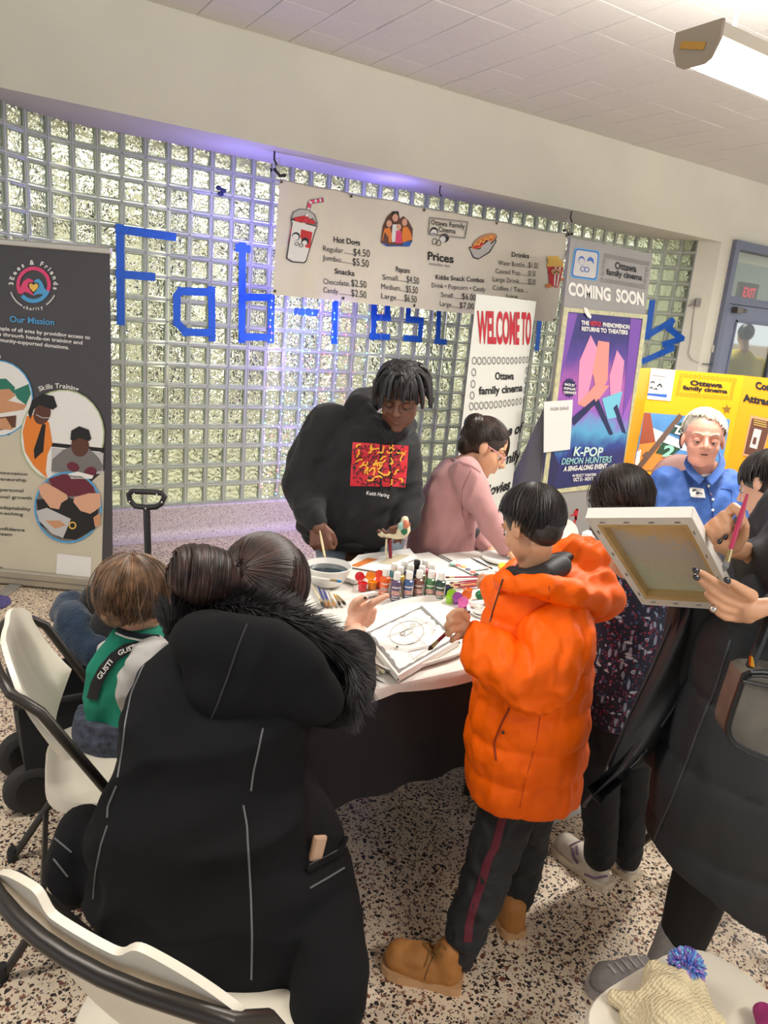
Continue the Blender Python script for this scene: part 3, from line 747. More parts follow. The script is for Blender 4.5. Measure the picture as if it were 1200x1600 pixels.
for s_, a_, b_, h_, bo in (('Hot Dogs', (273, 265), (375, 278), 9, .02), ('Regular', (232, 298), (310, 308), 8.5, .0), ('......', (312, 308), (346, 313), 8.5, .0), ('$4.50', (348, 316), (412, 323), 12, .0),
        ('Jumbo', (230, 333), (302, 343), 8.5, .0), ('........', (303, 343), (343, 349), 8.5, .0), ('$5.50', (345, 353), (408, 362), 12, .0), ('Snacks', (278, 385), (352, 395), 8.5, .02),
        ('Chocolate.', (232, 424), (336, 434), 8.5, .0), ('$2.50', (340, 433), (398, 441), 11, .0), ('Candy', (232, 457), (292, 464), 8.5, .0), ('........', (294, 464), (338, 470), 8.5, .0), ('$2.50', (340, 471), (397, 480), 11, .0),
        ('Popcorn', (505, 378), (563, 385), 8.5, .02), ('Small', (457, 408), (512, 414), 8.5, .0), ('......', (514, 414), (548, 418), 8.5, .0), ('$4.50', (550, 419), (600, 427), 11, .0),
        ('Medium', (453, 444), (520, 451), 8.5, .0), ('....', (522, 451), (545, 455), 8.5, .0), ('$5.50', (547, 456), (596, 463), 11, .0), ('Large', (453, 480), (506, 487), 8.5, .0), ('......', (508, 487), (538, 491), 8.5, .0), ('$6.50', (540, 490), (592, 498), 11, .0),
        ('Prices', (632, 332), (732, 345), 13, .025), ('includes tax', (637, 352), (720, 362), 5, .0), ('Kiddie Snack Combos', (663, 407), (846, 420), 7.5, .015), ('Drink \u2022 Popcorn \u2022 Candy', (648, 438), (851, 455), 7.5, .0),
        ('Small......', (684, 474), (758, 483), 7.5, .0), ('$6.00', (760, 483), (810, 489), 10, .0), ('Large......', (679, 508), (750, 517), 7.5, .0), ('$7.00', (752, 517), (803, 523), 10, .0),
        ('Drinks', (957, 320), (1018, 327), 7.5, .015), ('Water Bottle...', (900, 352), (1015, 362), 7.5, .0), ('$1.50', (1016, 362), (1050, 367), 9, .0), ('Canned Pop......', (890, 384), (1014, 394), 7.5, .0), ('$1.50', (1016, 394), (1040, 397), 9, .0),
        ('Large Drink......', (880, 415), (1014, 426), 7.5, .0), ('$2.00', (1015, 426), (1040, 429), 9, .0), ('Coffee / Tea...', (880, 448), (1013, 458), 7.5, .0), ('Juice......', (930, 478), (1012, 487), 7.5, .0),
        ('Ottawa Family', (645, 197), (770, 214), 8, .01), ('Cinema', (676, 224), (738, 233), 8, .01)):
    text('lettering', pM, s_, zm(*a_), zm(*b_), h_, KG if 'tax' in s_ else K, mb, bo, off=0.006)
decal('printed_frame', pM, [('s', [zm(*q) for q in [(637, 170), (782, 188), (771, 251), (632, 236), (637, 170)]], 2, 1.0), ('s', [zm(*q) for q in [(641, 174), (778, 192), (767, 247), (636, 232), (641, 174)]], 2, 0.6)], ALLK, mb, 0.006)
decal('printed_faces', pM, [('e', (*zm(657, 226), 6.8, 7.4), 0), ('e', (*zm(656, 230), 5.6, 5.6), 1), ('e', (*zm(698, 249), 7.2, 7), 0), ('e', (*zm(692, 254), 4.6, 4.8), 1),
    ('r', (*zm(660, 263), 5, 5.2, 1.0), 0), ('r', (*zm(675, 268), 4.6, 4.8, 1.0), 0), ('s', [zm(650, 230), zm(655, 234), zm(662, 231)], 0, 0.7)], ALLK, mb, 0.006)
decal('printed_cup', pM, [
    ('s', [zm(160, 185), zm(178, 112), zm(232, 104)], 0, 6.6), ('s', [zm(160, 185), zm(178, 112), zm(231, 104)], 4, 5.2),
    *[('s', [zm(*q) for q in pq], 1, 5.0) for pq in ([(164, 168), (166, 158)], [(170, 145), (172, 135)], [(177, 118), (182, 111)], [(196, 109), (204, 108)], [(216, 106), (222, 105)])],
    ('p', [zm(*q) for q in [(106, 170), (112, 150), (135, 138), (170, 140), (198, 160), (208, 190), (206, 205), (104, 182)]], 2), ('p', [zm(*q) for q in [(110, 168), (118, 151), (138, 142), (168, 144), (192, 162), (202, 188), (110, 172)]], 13),
    ('p', [zm(*q) for q in [(116, 172), (150, 165), (195, 185), (200, 198), (120, 186)]], 3),
    ('p', [zm(*q) for q in [(104, 176), (108, 192), (89, 328), (110, 342), (155, 346), (163, 338), (200, 222), (208, 206)]], 0), ('p', [zm(*q) for q in [(108, 182), (111, 194), (93, 326), (112, 338), (152, 342), (160, 335), (196, 220), (204, 208)]], 1),
    ('p', [zm(*q) for q in [(106, 206), (186, 228), (176, 290), (96, 268)]], 3), ('e', (*zm(123, 244), 6.0, 6.6), 0), ('e', (*zm(121, 247), 4.8, 5), 1), ('e', (*zm(157, 263), 5.6, 6), 0), ('e', (*zm(155, 269), 3.8, 3.8), 1),
    ('r', (*zm(126, 272), 3.2, 3, 0.9), 0), ('r', (*zm(142, 278), 3.2, 3, 0.9), 0)], ALLK, mb, 0.006)
decal('printed_family', pM, [('p', [zm(*q) for q in [(450, 268), (456, 205), (470, 170), (492, 148), (516, 148), (522, 178), (536, 166), (556, 182), (574, 215), (572, 262), (548, 278), (480, 278)]], 9),
    ('p', [zm(*q) for q in [(454, 258), (462, 215), (482, 210), (490, 240), (486, 268)]], 6), ('p', [zm(*q) for q in [(488, 250), (492, 198), (516, 198), (520, 262), (490, 266)]], 1), ('p', [zm(*q) for q in [(528, 240), (534, 208), (560, 206), (572, 255), (532, 268)]], 6), ('p', [zm(*q) for q in [(502, 270), (506, 222), (526, 222), (530, 270)]], 4),
    ('e', (*zm(502, 172), 4.8, 6.4), 8), ('e', (*zm(478, 195), 4.2, 5.4), 8), ('e', (*zm(517, 208), 3.8, 4.8), 8), ('e', (*zm(540, 190), 4.4, 5.8), 8), ('p', [zm(*q) for q in [(488, 168), (492, 148), (514, 148), (518, 166), (502, 156)]], 0),
    ('p', [zm(*q) for q in [(452, 268), (572, 262), (560, 282), (470, 282)]], 10)], ALLK, mb, 0.006)
decal('printed_hot_dog', pM, [('p', [zm(*q) for q in [(784, 284), (800, 325), (822, 332), (868, 305), (892, 262), (880, 240), (830, 280)]], 0), ('p', [zm(*q) for q in [(788, 288), (802, 321), (822, 328), (864, 302), (888, 262), (878, 248), (830, 285)]], 13),
    ('e', (*zm(845, 262), 21, 9.5, -27), 0), ('e', (*zm(845, 260), 20, 8.4, -27), 16), ('e', (*zm(840, 266), 20, 5.4, -28), 6), ('e', (*zm(835, 270), 16, 3.6, -28), 3),
    ('s', [zm(*q) for q in [(806, 280), (815, 270), (822, 278), (832, 260), (842, 268), (850, 250), (860, 258), (868, 244), (878, 246)]], 7, 1.8)], ALLK, mb, 0.006)
decal('printed_popcorn', pM, [('p', [zm(*q) for q in [(1088, 358), (1096, 432), (1128, 440), (1148, 362)]], 3), *[('p', [zm(*q) for q in [(x, 359+i), (x+7, 359.5+i), (xb+5, 436), (xb, 435)]], 1) for i, (x, xb) in enumerate([(1099, 1103), (1115, 1112), (1131, 1121)])],
    *[('e', (*zm(1092+k*9.5+(j % 2)*4, 352-j*13), 3.4, 3.2), 7) for j in range(3) for k in range(6-j)], ('e', (*zm(1118, 378), 8, 5), 16), ('s', [zm(1108, 384), zm(1120, 376), zm(1130, 384)], 0, 1.4), ('s', [zm(1148, 330), zm(1158, 292)], 9, 1.0),
    ('e', (*zm(1090, 432), 5, 3), 6), ('e', (*zm(1144, 408), 2.8, 3), 6)], ALLK, mb, 0.006)
# knots and strings that hold it to hooks in the beam
for hk, tie in (((429, 236), (432, 274)), ((893, 330), (884, 366))):
    h0 = onz(hk[0], hk[1], ZS); g = thing('banner_tie', 'twisted wire and string tying the '+('left' if hk[0] < 500 else 'right')+' end of the price banner to the beam', 'string', h0)
    MB().tube([h0, h0-ZU*0.05, h0+Vector((0.02, 0, -0.08))], 0.006, 6).build('hook', M_black, g)
    e = pM(tie[0], tie[1], 0.0)
    st = MB()
    for k in range(5):
        m_ = (h0+e)/2 + Vector((random.uniform(-.06, .08), 0, random.uniform(-.05, .04)))
        st.tube([h0-ZU*0.05, m_, e+Vector((0.02*k, 0, -0.006*k))], 0.0022, 5)
    st.build('string', mat('string_white', (214, 210, 204), 0.6), g)
    MB().tube([e+Vector((-.05, -.01, .02)), e+Vector((-.02, -.02, .03)), e+Vector((.02, -.01, .0)), e+Vector((.06, -.01, .01))], 0.012, 6).build('knot', M_black, g)
h1 = onz(688, 290, ZS); hkk = MB().tube([h1, h1-ZU*0.05, h1+Vector((0.02, 0, -0.07))], 0.005, 6); tag(hkk.build('beam_hook', M_black), 'bare black hook in the beam above the printed hot dog', 'hook')

# ---- tape letters on the blocks ---------------------------------------------------------
M_tape = mat('blue_tape', (16, 96, 200), 0.55, noise=(30, 0.08))
pW = Plane((3, 5.12, 1), (0, -1, 0))
def tape_letter(name, label, strokes, wd):
    P = pW(*strokes[0][0]); t = thing('tape_letter', label, 'letter', P, 'blue tape letters on the glass blocks')
    kk_ = 0
    for k, s_ in enumerate(strokes):
        for (a, b_) in zip(s_, s_[1:]):
            kk_ += 1
            A_, B_ = pW(*a, 0.004), pW(*b_, 0.004); d = (B_-A_); L = d.length; d.normalize(); n_ = Vector((0, -1, 0)) if isinstance(pW, Plane) else d.cross(ZU).normalized(); n_ = n_ if n_.dot(CAM-A_) > 0 else -n_; s2 = d.cross(n_).normalized()*wd/2
            A_ -= d*wd*0.35; B_ += d*wd*0.35
            o = -Vector((0, 1, 0))*(0.0017*kk_)
            MB().prism([A_+s2+o, B_+s2*random.uniform(.9, 1.05)+o, B_-s2+o, A_-s2*random.uniform(.9, 1.05)+o], (0, -0.0012, 0)).build('tape_strip', M_tape, t)
zt = zc(160, 320, 3); zu = zc(420, 440, 3.53); zw = zc(850, 300, 3.43)
TW = 0.052
def on_niche(px, py, off=0.0):
    """point on the curved end of the glass wall"""
    r = ray(px, py); best = None; N = 420
    for i in range(N):
        a, n_ = niche(STOT*i/N); b2, n2 = niche(STOT*(i+1)/N); e = b2-a
        den = r.x*e.y-r.y*e.x
        if abs(den) < 1e-9: continue
        t = (a.x*e.y-a.y*e.x)/den; u = (a.x*r.y-a.y*r.x)/den
        if t > 0 and -0.01 <= u <= 1.01: best = CAM+r*t+n_*off; break
    return best if best is not None else Plane((3, 5.12, 1), (0, -1, 0))(px, py, off)
class Curved:
    n = Vector((0, -1, 0))
    def __call__(s, px, py, off=0.0): return on_niche(px, py, off+0.004)
pW_keep = pW; pW = Curved()
tape_letter('F', 'large letter F of blue tape, leftmost on the glass blocks', [[zt(80, 105), zt(82, 320), zt(84, 550)], [zt(72, 115), zt(140, 125), zt(330, 152)], [zt(72, 325), zt(232, 338)]], TW)
pW = pW_keep
tape_letter('a', 'letter a of blue tape on the glass blocks after the F', [[zt(510, 395), zt(512, 628)], [zt(515, 410), zt(372, 405)], [zt(365, 402), zt(346, 430)], [zt(347, 428), zt(346, 556)], [zt(346, 552), zt(390, 598)], [zt(380, 595), zt(510, 600)]], TW)
tape_letter('b', 'tall letter b of blue tape below the left end of the price banner', [[zt(655, 190), zt(652, 636)], [zt(632, 203), zt(682, 208)], [zt(652, 432), zt(790, 436)], [zt(790, 436), zt(786, 636)], [zt(650, 618), zt(786, 622)]], TW)
tape_letter('-', 'short dash of blue tape under the price banner', [[zu(152, 165), zu(262, 172)]], TW)
tape_letter('f', 'upright stroke of blue tape letter f cut off by the price banner', [[zu(366, 40), zu(358, 330)]], TW)
tape_letter('e', 'letter e of blue tape half hidden by the price banner', [[zu(582, 90), zu(574, 310)], [zu(655, 100), zu(650, 205)], [zu(575, 195), zu(660, 200)], [zu(562, 300), zu(655, 306)]], TW*0.95)
tape_letter('s', 'letter s of blue tape beside the e, above the instructor', [[zu(770, 120), zu(765, 210)], [zu(762, 208), zu(842, 214)], [zu(838, 212), zu(828, 318)], [zu(748, 310), zu(830, 318)]], TW*0.95)
tape_letter('t', 'foot of blue tape letter t left of the welcome sign', [[zu(938, 110), zu(930, 330)], [zu(920, 328), zu(970, 334)]], TW*0.9)
tape_letter('i', 'short upright blue tape stroke right of the welcome sign', [[(843, 500), (838, 545)]], TW*1.1)
pV = Plane((6.1, 5.05, 1), (-0.4, -0.92, 0))
pW_keep = pW; pW = Curved()
tape_letter('zigzag', 'zigzag of blue tape at the right end of the glass blocks', [[zw(578, 590), zw(552, 780)], [zw(545, 775), zw(615, 732), zw(685, 690)], [zw(680, 690), zw(668, 735)], [zw(665, 730), zw(700, 758), zw(735, 785)], [zw(735, 785), zw(690, 800), zw(640, 815)], [zw(645, 812), zw(680, 835)], [zw(680, 838), zw(600, 872), zw(525, 905)]], TW*1.1)
pW = pW_keep
sp = MB()
for x, y in ((341, 294), (348, 298), (344, 303)): sp.ball(pW(x, y, 0.012), (0.022, 0.01, 0.016), None, 8, 6)
tag(sp.build('dark_clip', mat('navy_bits', (34, 40, 84), 0.5)), 'small cluster of dark blue clips on the glass blocks above the tape b', 'clip')

# ---- curtain of tiny LED lights ------------------------------------------------------------
cl = thing('curtain_lights', 'curtain of tiny coloured lights hanging over the glass blocks behind the instructor', 'string lights', pW(500, 770))
wires = MB(); bulbs = {}
LC = [((255, 90, 90), 'red'), ((120, 255, 235), 'aqua'), ((150, 120, 255), 'violet'), ((255, 255, 255), 'white'), ((90, 140, 255), 'blue')]
for k, x0 in enumerate((418, 428, 441, 450, 460, 470, 481, 492, 503, 513, 523, 537, 552, 568, 590)):
    top = pW(x0+6, 300, 0.02); n = random.randint(28, 34); P = []
    x1 = x0-10+random.uniform(-4, 4)
    for i in range(n):
        t = i/(n-1); q = pW(x0+6+(x1-x0-6)*t+random.uniform(-2.2, 2.2), 470+t*random.choice((300, 305)), 0.02+random.uniform(0, 0.012)); P.append(q)
        ci = [3, 3, 2, 1, 2, 1, 1, 4, 0, 1, 4, 0, 3, 1, 3][k] if random.random() < 0.6 else random.randrange(5)
        if k > 11 and random.random() < 0.6: continue
        bulbs.setdefault(ci, MB()).ball(q, random.uniform(0.0035, 0.006), None, 6, 4)
    wires.tube([top]+P, 0.0010, 4)
wires.build('wire', mat('clear_wire', (200, 200, 205), 0.4), cl)
for ci, b_ in bulbs.items():
    tag(b_.build('bulbs', mat('led_'+LC[ci][1], LC[ci][0], 0.4, emit=(LC[ci][0], 9.0)), cl), LC[ci][1]+' points of light', kind='stuff')
for x, y, e, c in ((445, 560, 7.0, (0.30, 0.20, 1.0)), (500, 480, 8.0, (0.26, 0.18, 1.0)), (410, 400, 7.0, (0.24, 0.20, 1.0)), (480, 700, 5.0, (0.45, 0.24, 1.0)), (345, 330, 4.0, (0.24, 0.20, 1.0)), (580, 330, 4.0, (0.24, 0.20, 1.0))):
    l = bpy.data.lights.new('led_glow', 'POINT'); l.energy = e; l.color = c; l.shadow_soft_size = 0.06
    o = bpy.data.objects.new('led_glow', l); col.objects.link(o); o.location = pW(x, y, 0.30)

# ---- welcome column ---------------------------------------------------------------------------
YWc = 4.15
xw0 = onY(733, 560, YWc).x; xw1 = onY(832, 560, YWc).x
def wbend(q):
    t = (q.x-xw0)/(xw1-xw0); return 0.02-0.10*max(0, t-0.35)**2*1.6 - 0.05*max(0, 0.25-t)**2
pL = Plane((3.5, YWc, 1), (0, -1, 0), wbend)
ws = thing('welcome_sign', 'white curved welcome column sign with red heading behind the pink sweater', 'sign', (( xw0+xw1)/2, YWc, 0))
zTop = onY(740, 459, YWc).z
def wf(u, v):
    x = xw0-0.012 + (xw1-xw0+0.024)*u; q = Vector((x, YWc, 0)); return Vector((x+0.0*v, YWc-wbend(q), zTop*(1-v)))
wsh = MB().grid(wf, 30, 2)
pts = [wf(u/30, 0) for u in range(31)]
bk = [Vector((p.x+((xw0+xw1)/2+0.06-p.x)*0.55, p.y+0.05+0.10*math.sin(math.pi*i/30), p.z)) for i, p in enumerate(pts)]
wsh.add(pts+bk, [(i, i+1, 32+i, 31+i) for i in range(30)]); wsh.add(bk+[Vector((p.x, p.y, 0)) for p in bk], [(i, i+1, 32+i, 31+i) for i in range(30)])
wsh.quad(pts[0], bk[0], Vector((bk[0].x, bk[0].y, 0)), Vector((pts[0].x, pts[0].y, 0))).quad(pts[-1], bk[-1], Vector((bk[-1].x, bk[-1].y, 0)), Vector((pts[-1].x, pts[-1].y, 0)))
wsh.build('panel', mat('card_white', (226, 228, 220), 0.5), ws, smooth=True)
zl = zc(720, 450, 1600/210)
M_deep = mat('ink_crimson', (186, 28, 48), 0.6)
text('lettering', pL, 'WELCOME TO', zl(172, 640), zl(880, 665), 49, M_deep, ws, 0.035, off=0.004)
text('lettering', pL, 'Ottawa', zl(385, 1085), zl(632, 1088), 11.5, K, ws, 0.03, off=0.004)
text('lettering', pL, 'family cinema', zl(190, 1262), zl(772, 1232), 12, K, ws, 0.03, off=0.004)
rings = [(140+i*(845-140)/12.2, 862+3*math.sin(i)) for i in range(13)] + [(133, 1000), (124, 1138), (115, 1274), (832, 988), (822, 1110), (812, 1228)] + [(105+i*(805-105)/12.0, 1405-i*4.6) for i in range(13)]
decal('printed_rings', pL, [('r', (*zl(x, y), 3.5*(1-0.0004*(x-100)), 6.4*(1-0.0002*(x-100)), 0.9), 2) for x, y in rings], ALLK, ws, 0.004, step=0)
z7 = zc(700, 360, 1200/350)
text('lettering', pL, 'Home of', z7(180, 1120), z7(424, 1088), 17, K, ws, 0.035, off=0.004, shear=0.25)
text('lettering', pL, 'Family', z7(230, 1265), z7(416, 1235), 17, K, ws, 0.035, off=0.004, shear=0.25)
text('lettering', pL, 'Movies', z7(165, 1425), z7(345, 1390), 17, K, ws, 0.035, off=0.004, shear=0.25)

# ---- coming soon stand --------------------------------------------------------------------------
YP = 4.05
pP = Plane((4.4, YP, 1), (0, -1, 0))
c_tl, c_tr, c_bl, c_br = pP(892, 371), pP(1020, 397), pP(842, 772), pP(972, 772)
xa_, xb_ = c_tl.x, c_tr.x; zt_ = c_tl.z
st = thing('poster_stand', 'tall grey coming soon poster stand with purple film poster', 'poster stand', ((xa_+xb_)/2, YP+0.2, 0))
M_stand = mat('stand_grey', (150, 148, 146), 0.5)
pts = [pP(892, 371), pP(1020, 397), pP(1008, 490), pP(975, 760), Vector((pP(975, 760).x+0.03, YP, 0)), Vector((pP(845, 772).x+0.02, YP, 0)), pP(845, 772), pP(880, 486)]
MB().prism(pts, (0, 0.03, 0)).build('body', M_stand, st)
sidep = [pP(864, 612, -0.02), pP(845, 772, -0.02), Vector((pP(845, 772).x, YP+0.02, 0)), Vector((pP(845, 772).x-0.12, YP+0.25, 0)), Vector((pP(845, 772).x-0.11, YP+0.24, 0.5))]
MB().prism(sidep, (0.02, 0.01, 0)).build('side_brace', mat('stand_dark', (96, 96, 106), 0.5), st)
zs_ = zc(870, 370, 1200/170)
text('lettering', pP, 'COMING', zs_(125, 635), zs_(590, 705), 19.5, KW, st, 0.045, off=0.003)
text('lettering', pP, 'SOON', zs_(650, 710), zs_(958, 755), 19.5, KW, st, 0.045, off=0.003)
text('lettering', pP, 'Ottawa', zs_(640, 350), zs_(876, 390), 11, K, st, 0.03, off=0.003)
text('lettering', pP, 'family cinema', zs_(545, 415), zs_(938, 483), 9.5, K, st, 0.03, off=0.003)
rg = [(532+i*39.3, 208+i*7.5) for i in range(13)] + [(519, 275), (512, 341), (504, 407), (992, 362), (984, 425), (972, 490)] + [(495+i*39, 476+i*6.5) for i in range(13)]
decal('printed_rings', pP, [('r', (*zs_(x, y), 2.2, 3.6, 0.7), 2) for x, y in rg], ALLK, st, 0.003, step=0)
def rrect(cs, r=0.12):
    out = []
    for i in range(4):
        p, c, n = Vector(cs[i-1]), Vector(cs[i]), Vector(cs[(i+1) % 4])
        for t in np.linspace(0, 1, 5):
            a_ = c+(p-c)*r*(1-t); b_ = c+(n-c)*r*t; out.append(tuple((a_*(1-t)+b_*t)))
    return out
sq = lambda k: rrect([tuple(Vector(zs_(315, 302))+(Vector(zs_(*q))-Vector(zs_(315, 302)))*k) for q in [(200, 125), (465, 165), (435, 480), (155, 440)]])
decal('printed_logo', pP, [('p', sq(1.05), 5), ('p', sq(0.98), 10), ('p', sq(0.9), 13), ('e', (*zs_(268, 262), 5, 7), 10), ('e', (*zs_(268, 272), 4.2, 5.2), 13), ('p', [zs_(*q) for q in [(322, 270), (345, 230), (370, 222), (398, 245), (404, 300), (365, 262)]], 10),
    ('e', (*zs_(362, 300), 4.2, 4.6), 13), ('r', (*zs_(280, 355), 4, 4.4, 1.0), 10), ('r', (*zs_(325, 362), 4, 4.4, 1.0), 10)], ALLK, st, 0.003)
# poster: a plain purple and blue field in place of the film art, with its printed words
fr_o = [(880, 480), (1010, 492), (976, 758), (844, 773)]; fr_i = [(886, 487), (1003, 498), (969, 751), (852, 766)]
M_holo = ramp_mat('holographic_tape', 0.25, lambda nt, tc: (lambda n, r: (nt.links.new(tc.outputs['Object'], n.inputs['Vector']), setattr(n.inputs['Scale'], 'default_value', 30), nt.links.new(n.outputs['Fac'], r.inputs[0]),
    [setattr(e, 'color', lin(c)) for e, c in zip(r.color_ramp.elements, ((150, 160, 140), (232, 222, 170)))], r.outputs[0])[-1])(nt.nodes.new('ShaderNodeTexNoise'), nt.nodes.new('ShaderNodeValToRGB')))
fb = MB()
for i in range(4):
    a, b_, c, d = fr_o[i], fr_o[(i+1) % 4], fr_i[(i+1) % 4], fr_i[i]; fb.prism([pP(*q, 0.0) for q in (a, b_, c, d)], (0, -0.012, 0))
fb.build('poster_frame', M_holo, st)
def poster_col(nt, tc):
    sx = nt.nodes.new('ShaderNodeSeparateXYZ'); nt.links.new(tc.outputs['Generated'], sx.inputs[0])
    n = nt.nodes.new('ShaderNodeTexNoise'); n.inputs['Scale'].default_value = 3.2; n.inputs['Detail'].default_value = 5; n.inputs['Distortion'].default_value = 1.2
    nt.links.new(tc.outputs['Generated'], n.inputs['Vector'])
    ad = nt.nodes.new('ShaderNodeMath'); ad.operation = 'MULTIPLY_ADD'; ad.inputs[1].default_value = 0.28; nt.links.new(n.outputs[0], ad.inputs[0]); nt.links.new(sx.outputs[2], ad.inputs[2])
    r = nt.nodes.new('ShaderNodeValToRGB'); el = r.color_ramp.elements
    cs = [(0.12, (28, 38, 92)), (0.30, (44, 44, 108)), (0.36, (46, 70, 150)), (0.46, (90, 170, 214)), (0.58, (150, 96, 196)), (0.74, (176, 96, 176)), (0.90, (86, 62, 150)), (1.08, (56, 48, 116))]
    for i, (p_, c_) in enumerate(cs):
        e = el[i] if i < 2 else el.new(min(p_, 1)); e.position = min(p_, 1.0); e.color = lin(c_)
    nt.links.new(ad.outputs[0], r.inputs[0]); return r.outputs[0]
po = decal('poster', pP, [('p', fr_i, 0)], [ramp_mat('poster_art', 0.3, poster_col)], st, 0.006)
zp = zc(700, 360, 1200/350)
M_ps = [mat('poster_pink', (226, 150, 190), 0.4), mat('poster_lilac', (150, 120, 206), 0.4), mat('poster_cyan', (120, 200, 226), 0.4), mat('poster_navy', (34, 36, 84), 0.4), mat('poster_coral', (236, 150, 140), 0.4), mat('poster_violet', (120, 74, 170), 0.4)]
pk_ = 0
for pts_, c_ in (([(628, 440), (690, 446), (600, 800), (560, 900)], 5), ([(975, 470), (1035, 480), (985, 860), (930, 1000)], 5), ([(700, 700), (760, 560), (800, 640), (740, 900), (690, 930)], 0), ([(770, 760), (800, 590), (860, 600), (850, 800), (800, 900)], 4), ([(860, 780), (900, 640), (940, 700), (920, 880), (870, 980)], 0),
        ([(690, 930), (780, 830), (860, 830), (760, 960)], 4), ([(820, 900), (930, 860), (900, 1000), (850, 1010)], 2), ([(650, 1010), (780, 900), (790, 925), (670, 1045)], 3), ([(780, 930), (800, 900), (880, 1090), (862, 1096)], 3), ([(880, 950), (900, 930), (950, 1090), (930, 1080)], 3), ([(505, 1180), (560, 1185), (590, 1260), (560, 1380), (500, 1385)], 3)):
    decal('printed_shape', pP, [('p', [zp(*q) for q in pts_], 0)], [M_ps[c_]], st, 0.0075+0.0004*pk_); pk_ += 1
decal('printed_badge', pP, [('p', [zp(645+(40 if k % 2 else 30)*math.cos(k*math.pi/14), 842+(54 if k % 2 else 44)*math.sin(k*math.pi/14)) for k in range(28)], 3)], M_ps, st, 0.0135)
for s_, a_, b_, h_, m_, bo, sh in (('THE', (706, 504), (748, 507), 6.5, KW, .04, 0), ('NETFLIX', (754, 508), (815, 514), 7, KR, .04, 0), ('PHENOMENON', (822, 514), (964, 528), 6.5, KW, .04, 0), ('RETURNS TO THEATERS', (708, 536), (955, 557), 6.5, KW, .04, 0),
        ('BACK BY', (618, 828), (672, 836), 3.6, KW, .04, 0), ('POPULAR', (614, 850), (676, 856), 3.6, KW, .04, 0), ('DEMAND!', (614, 871), (678, 876), 3.6, KW, .04, 0),
        ('K-POP', (664, 1204), (818, 1208), 14, mat('ink_mint', (206, 232, 226), .5), .03, .2), ('DEMON HUNTERS', (600, 1252), (866, 1240), 10, mat('ink_mint2', (150, 206, 206), .5), .02, .2), ('A SING-ALONG EVENT', (610, 1288), (842, 1272), 7.5, KW, .04, .2),
        ('IN SELECT THEATERS', (660, 1318), (786, 1312), 4, KW, .03, 0), ('OCT 31 - NOV 2', (664, 1342), (770, 1336), 5.5, KW, .04, 0)):
    text('lettering', pP, s_, zp(*a_), zp(*b_), h_, m_, st, bo, off=0.0155, shear=sh)
decal('painted_scrawl', pP, [('s', [(878, 832), (884, 818), (886, 800), (880, 806)], 3, 3.0), ('s', [(893, 825), (899, 812), (902, 795), (897, 800), (900, 812)], 3, 3.0), ('s', [(890, 806), (902, 802)], 3, 2.0)], ALLK, st, 0.004)
# paper note stuck to the stand
pn = [(847, 627), (892, 624), (886, 701), (845, 706)]
nt_ = thing('paper_note', 'white for sale paper taped to the left edge of the poster stand', 'paper', pP(868, 700, 0.03))
MB().prism([pP(*q, 0.03 if i in (2, 3) else 0.02) for i, q in enumerate(pn)], (0, -0.002, 0)).build('sheet', mat('note_white', (232, 232, 230), 0.6), nt_)
text('lettering', pP, 'FOR SALE', (856, 640.5), (884, 638.5), 4.6, KG, nt_, 0.01, off=0.034)
decal('torn_tape', pP, [('p', [(909, 480), (914, 481), (921, 494), (920, 498), (915, 495), (910, 487)], 1)], ALLK, st, 0.02)

# ---- yellow display board -------------------------------------------------------------------------
dY = Vector((math.cos(math.radians(-35)), math.sin(math.radians(-35)), 0)); nY = Vector((-dY.y, dY.x, 0))
pY = Plane((3.3, 2.4, 0), nY); pY.p = Vector((3.53, 2.24, 0))
yb = thing('display_board', 'yellow three-panel display board standing behind the seated man', 'board', pY(1080, 800))
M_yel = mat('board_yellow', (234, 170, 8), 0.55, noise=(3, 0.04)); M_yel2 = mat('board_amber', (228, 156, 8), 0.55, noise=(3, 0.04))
zb = 0.76
def board(a, b_, m_, tilt=0.0):
    A_, B_ = pY(*a), b_
    return A_, B_
q0, q1 = pY(1017, 575), pY(1163, 587); zty = q0.z
q0b = Vector((q0.x, q0.y, zb)); q1b = Vector((q1.x, q1.y, zb))
MB().prism([q0, q1, q1b, q0b], -pY.n*0.006).build('panel', M_yel, yb)
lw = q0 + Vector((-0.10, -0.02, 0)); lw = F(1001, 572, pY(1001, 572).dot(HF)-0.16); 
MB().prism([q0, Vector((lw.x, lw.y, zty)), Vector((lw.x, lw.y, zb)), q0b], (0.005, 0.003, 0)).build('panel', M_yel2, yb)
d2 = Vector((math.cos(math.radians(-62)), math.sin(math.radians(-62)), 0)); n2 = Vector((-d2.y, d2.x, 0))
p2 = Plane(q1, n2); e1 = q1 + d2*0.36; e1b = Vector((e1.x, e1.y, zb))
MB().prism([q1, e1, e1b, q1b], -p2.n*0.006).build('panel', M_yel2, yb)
zy = zc(970, 560, 1200/230)
decal('printed_card', pY, [('p', [zy(*q) for q in [(245, 80), (445, 95), (405, 348), (212, 330)]], 1), ('p', [zy(*q) for q in [(248, 95), (407, 108), (372, 320), (214, 300)]], 10), ('p', [zy(*q) for q in [(248, 99), (402, 112), (374, 292), (219, 282)]], 1),
    ('s', [zy(240, 200), zy(258, 186), zy(275, 202)], 0, 2), ('s', [zy(295, 228), zy(318, 206), zy(334, 236)], 0, 2.2), ('s', [zy(232, 242), zy(248, 232), zy(262, 250)], 0, 1.6), ('s', [zy(270, 256), zy(284, 240), zy(296, 258)], 0, 1.6), ('s', [zy(255, 135), zy(370, 152)], 2, 1.0), ('s', [zy(270, 165), zy(335, 175)], 2, 0.8)], ALLK, yb, 0.003)
text('lettering', pY, 'Ottawa', zy(565, 215), zy(828, 238), 7.5, K, yb, 0.045, off=0.003)
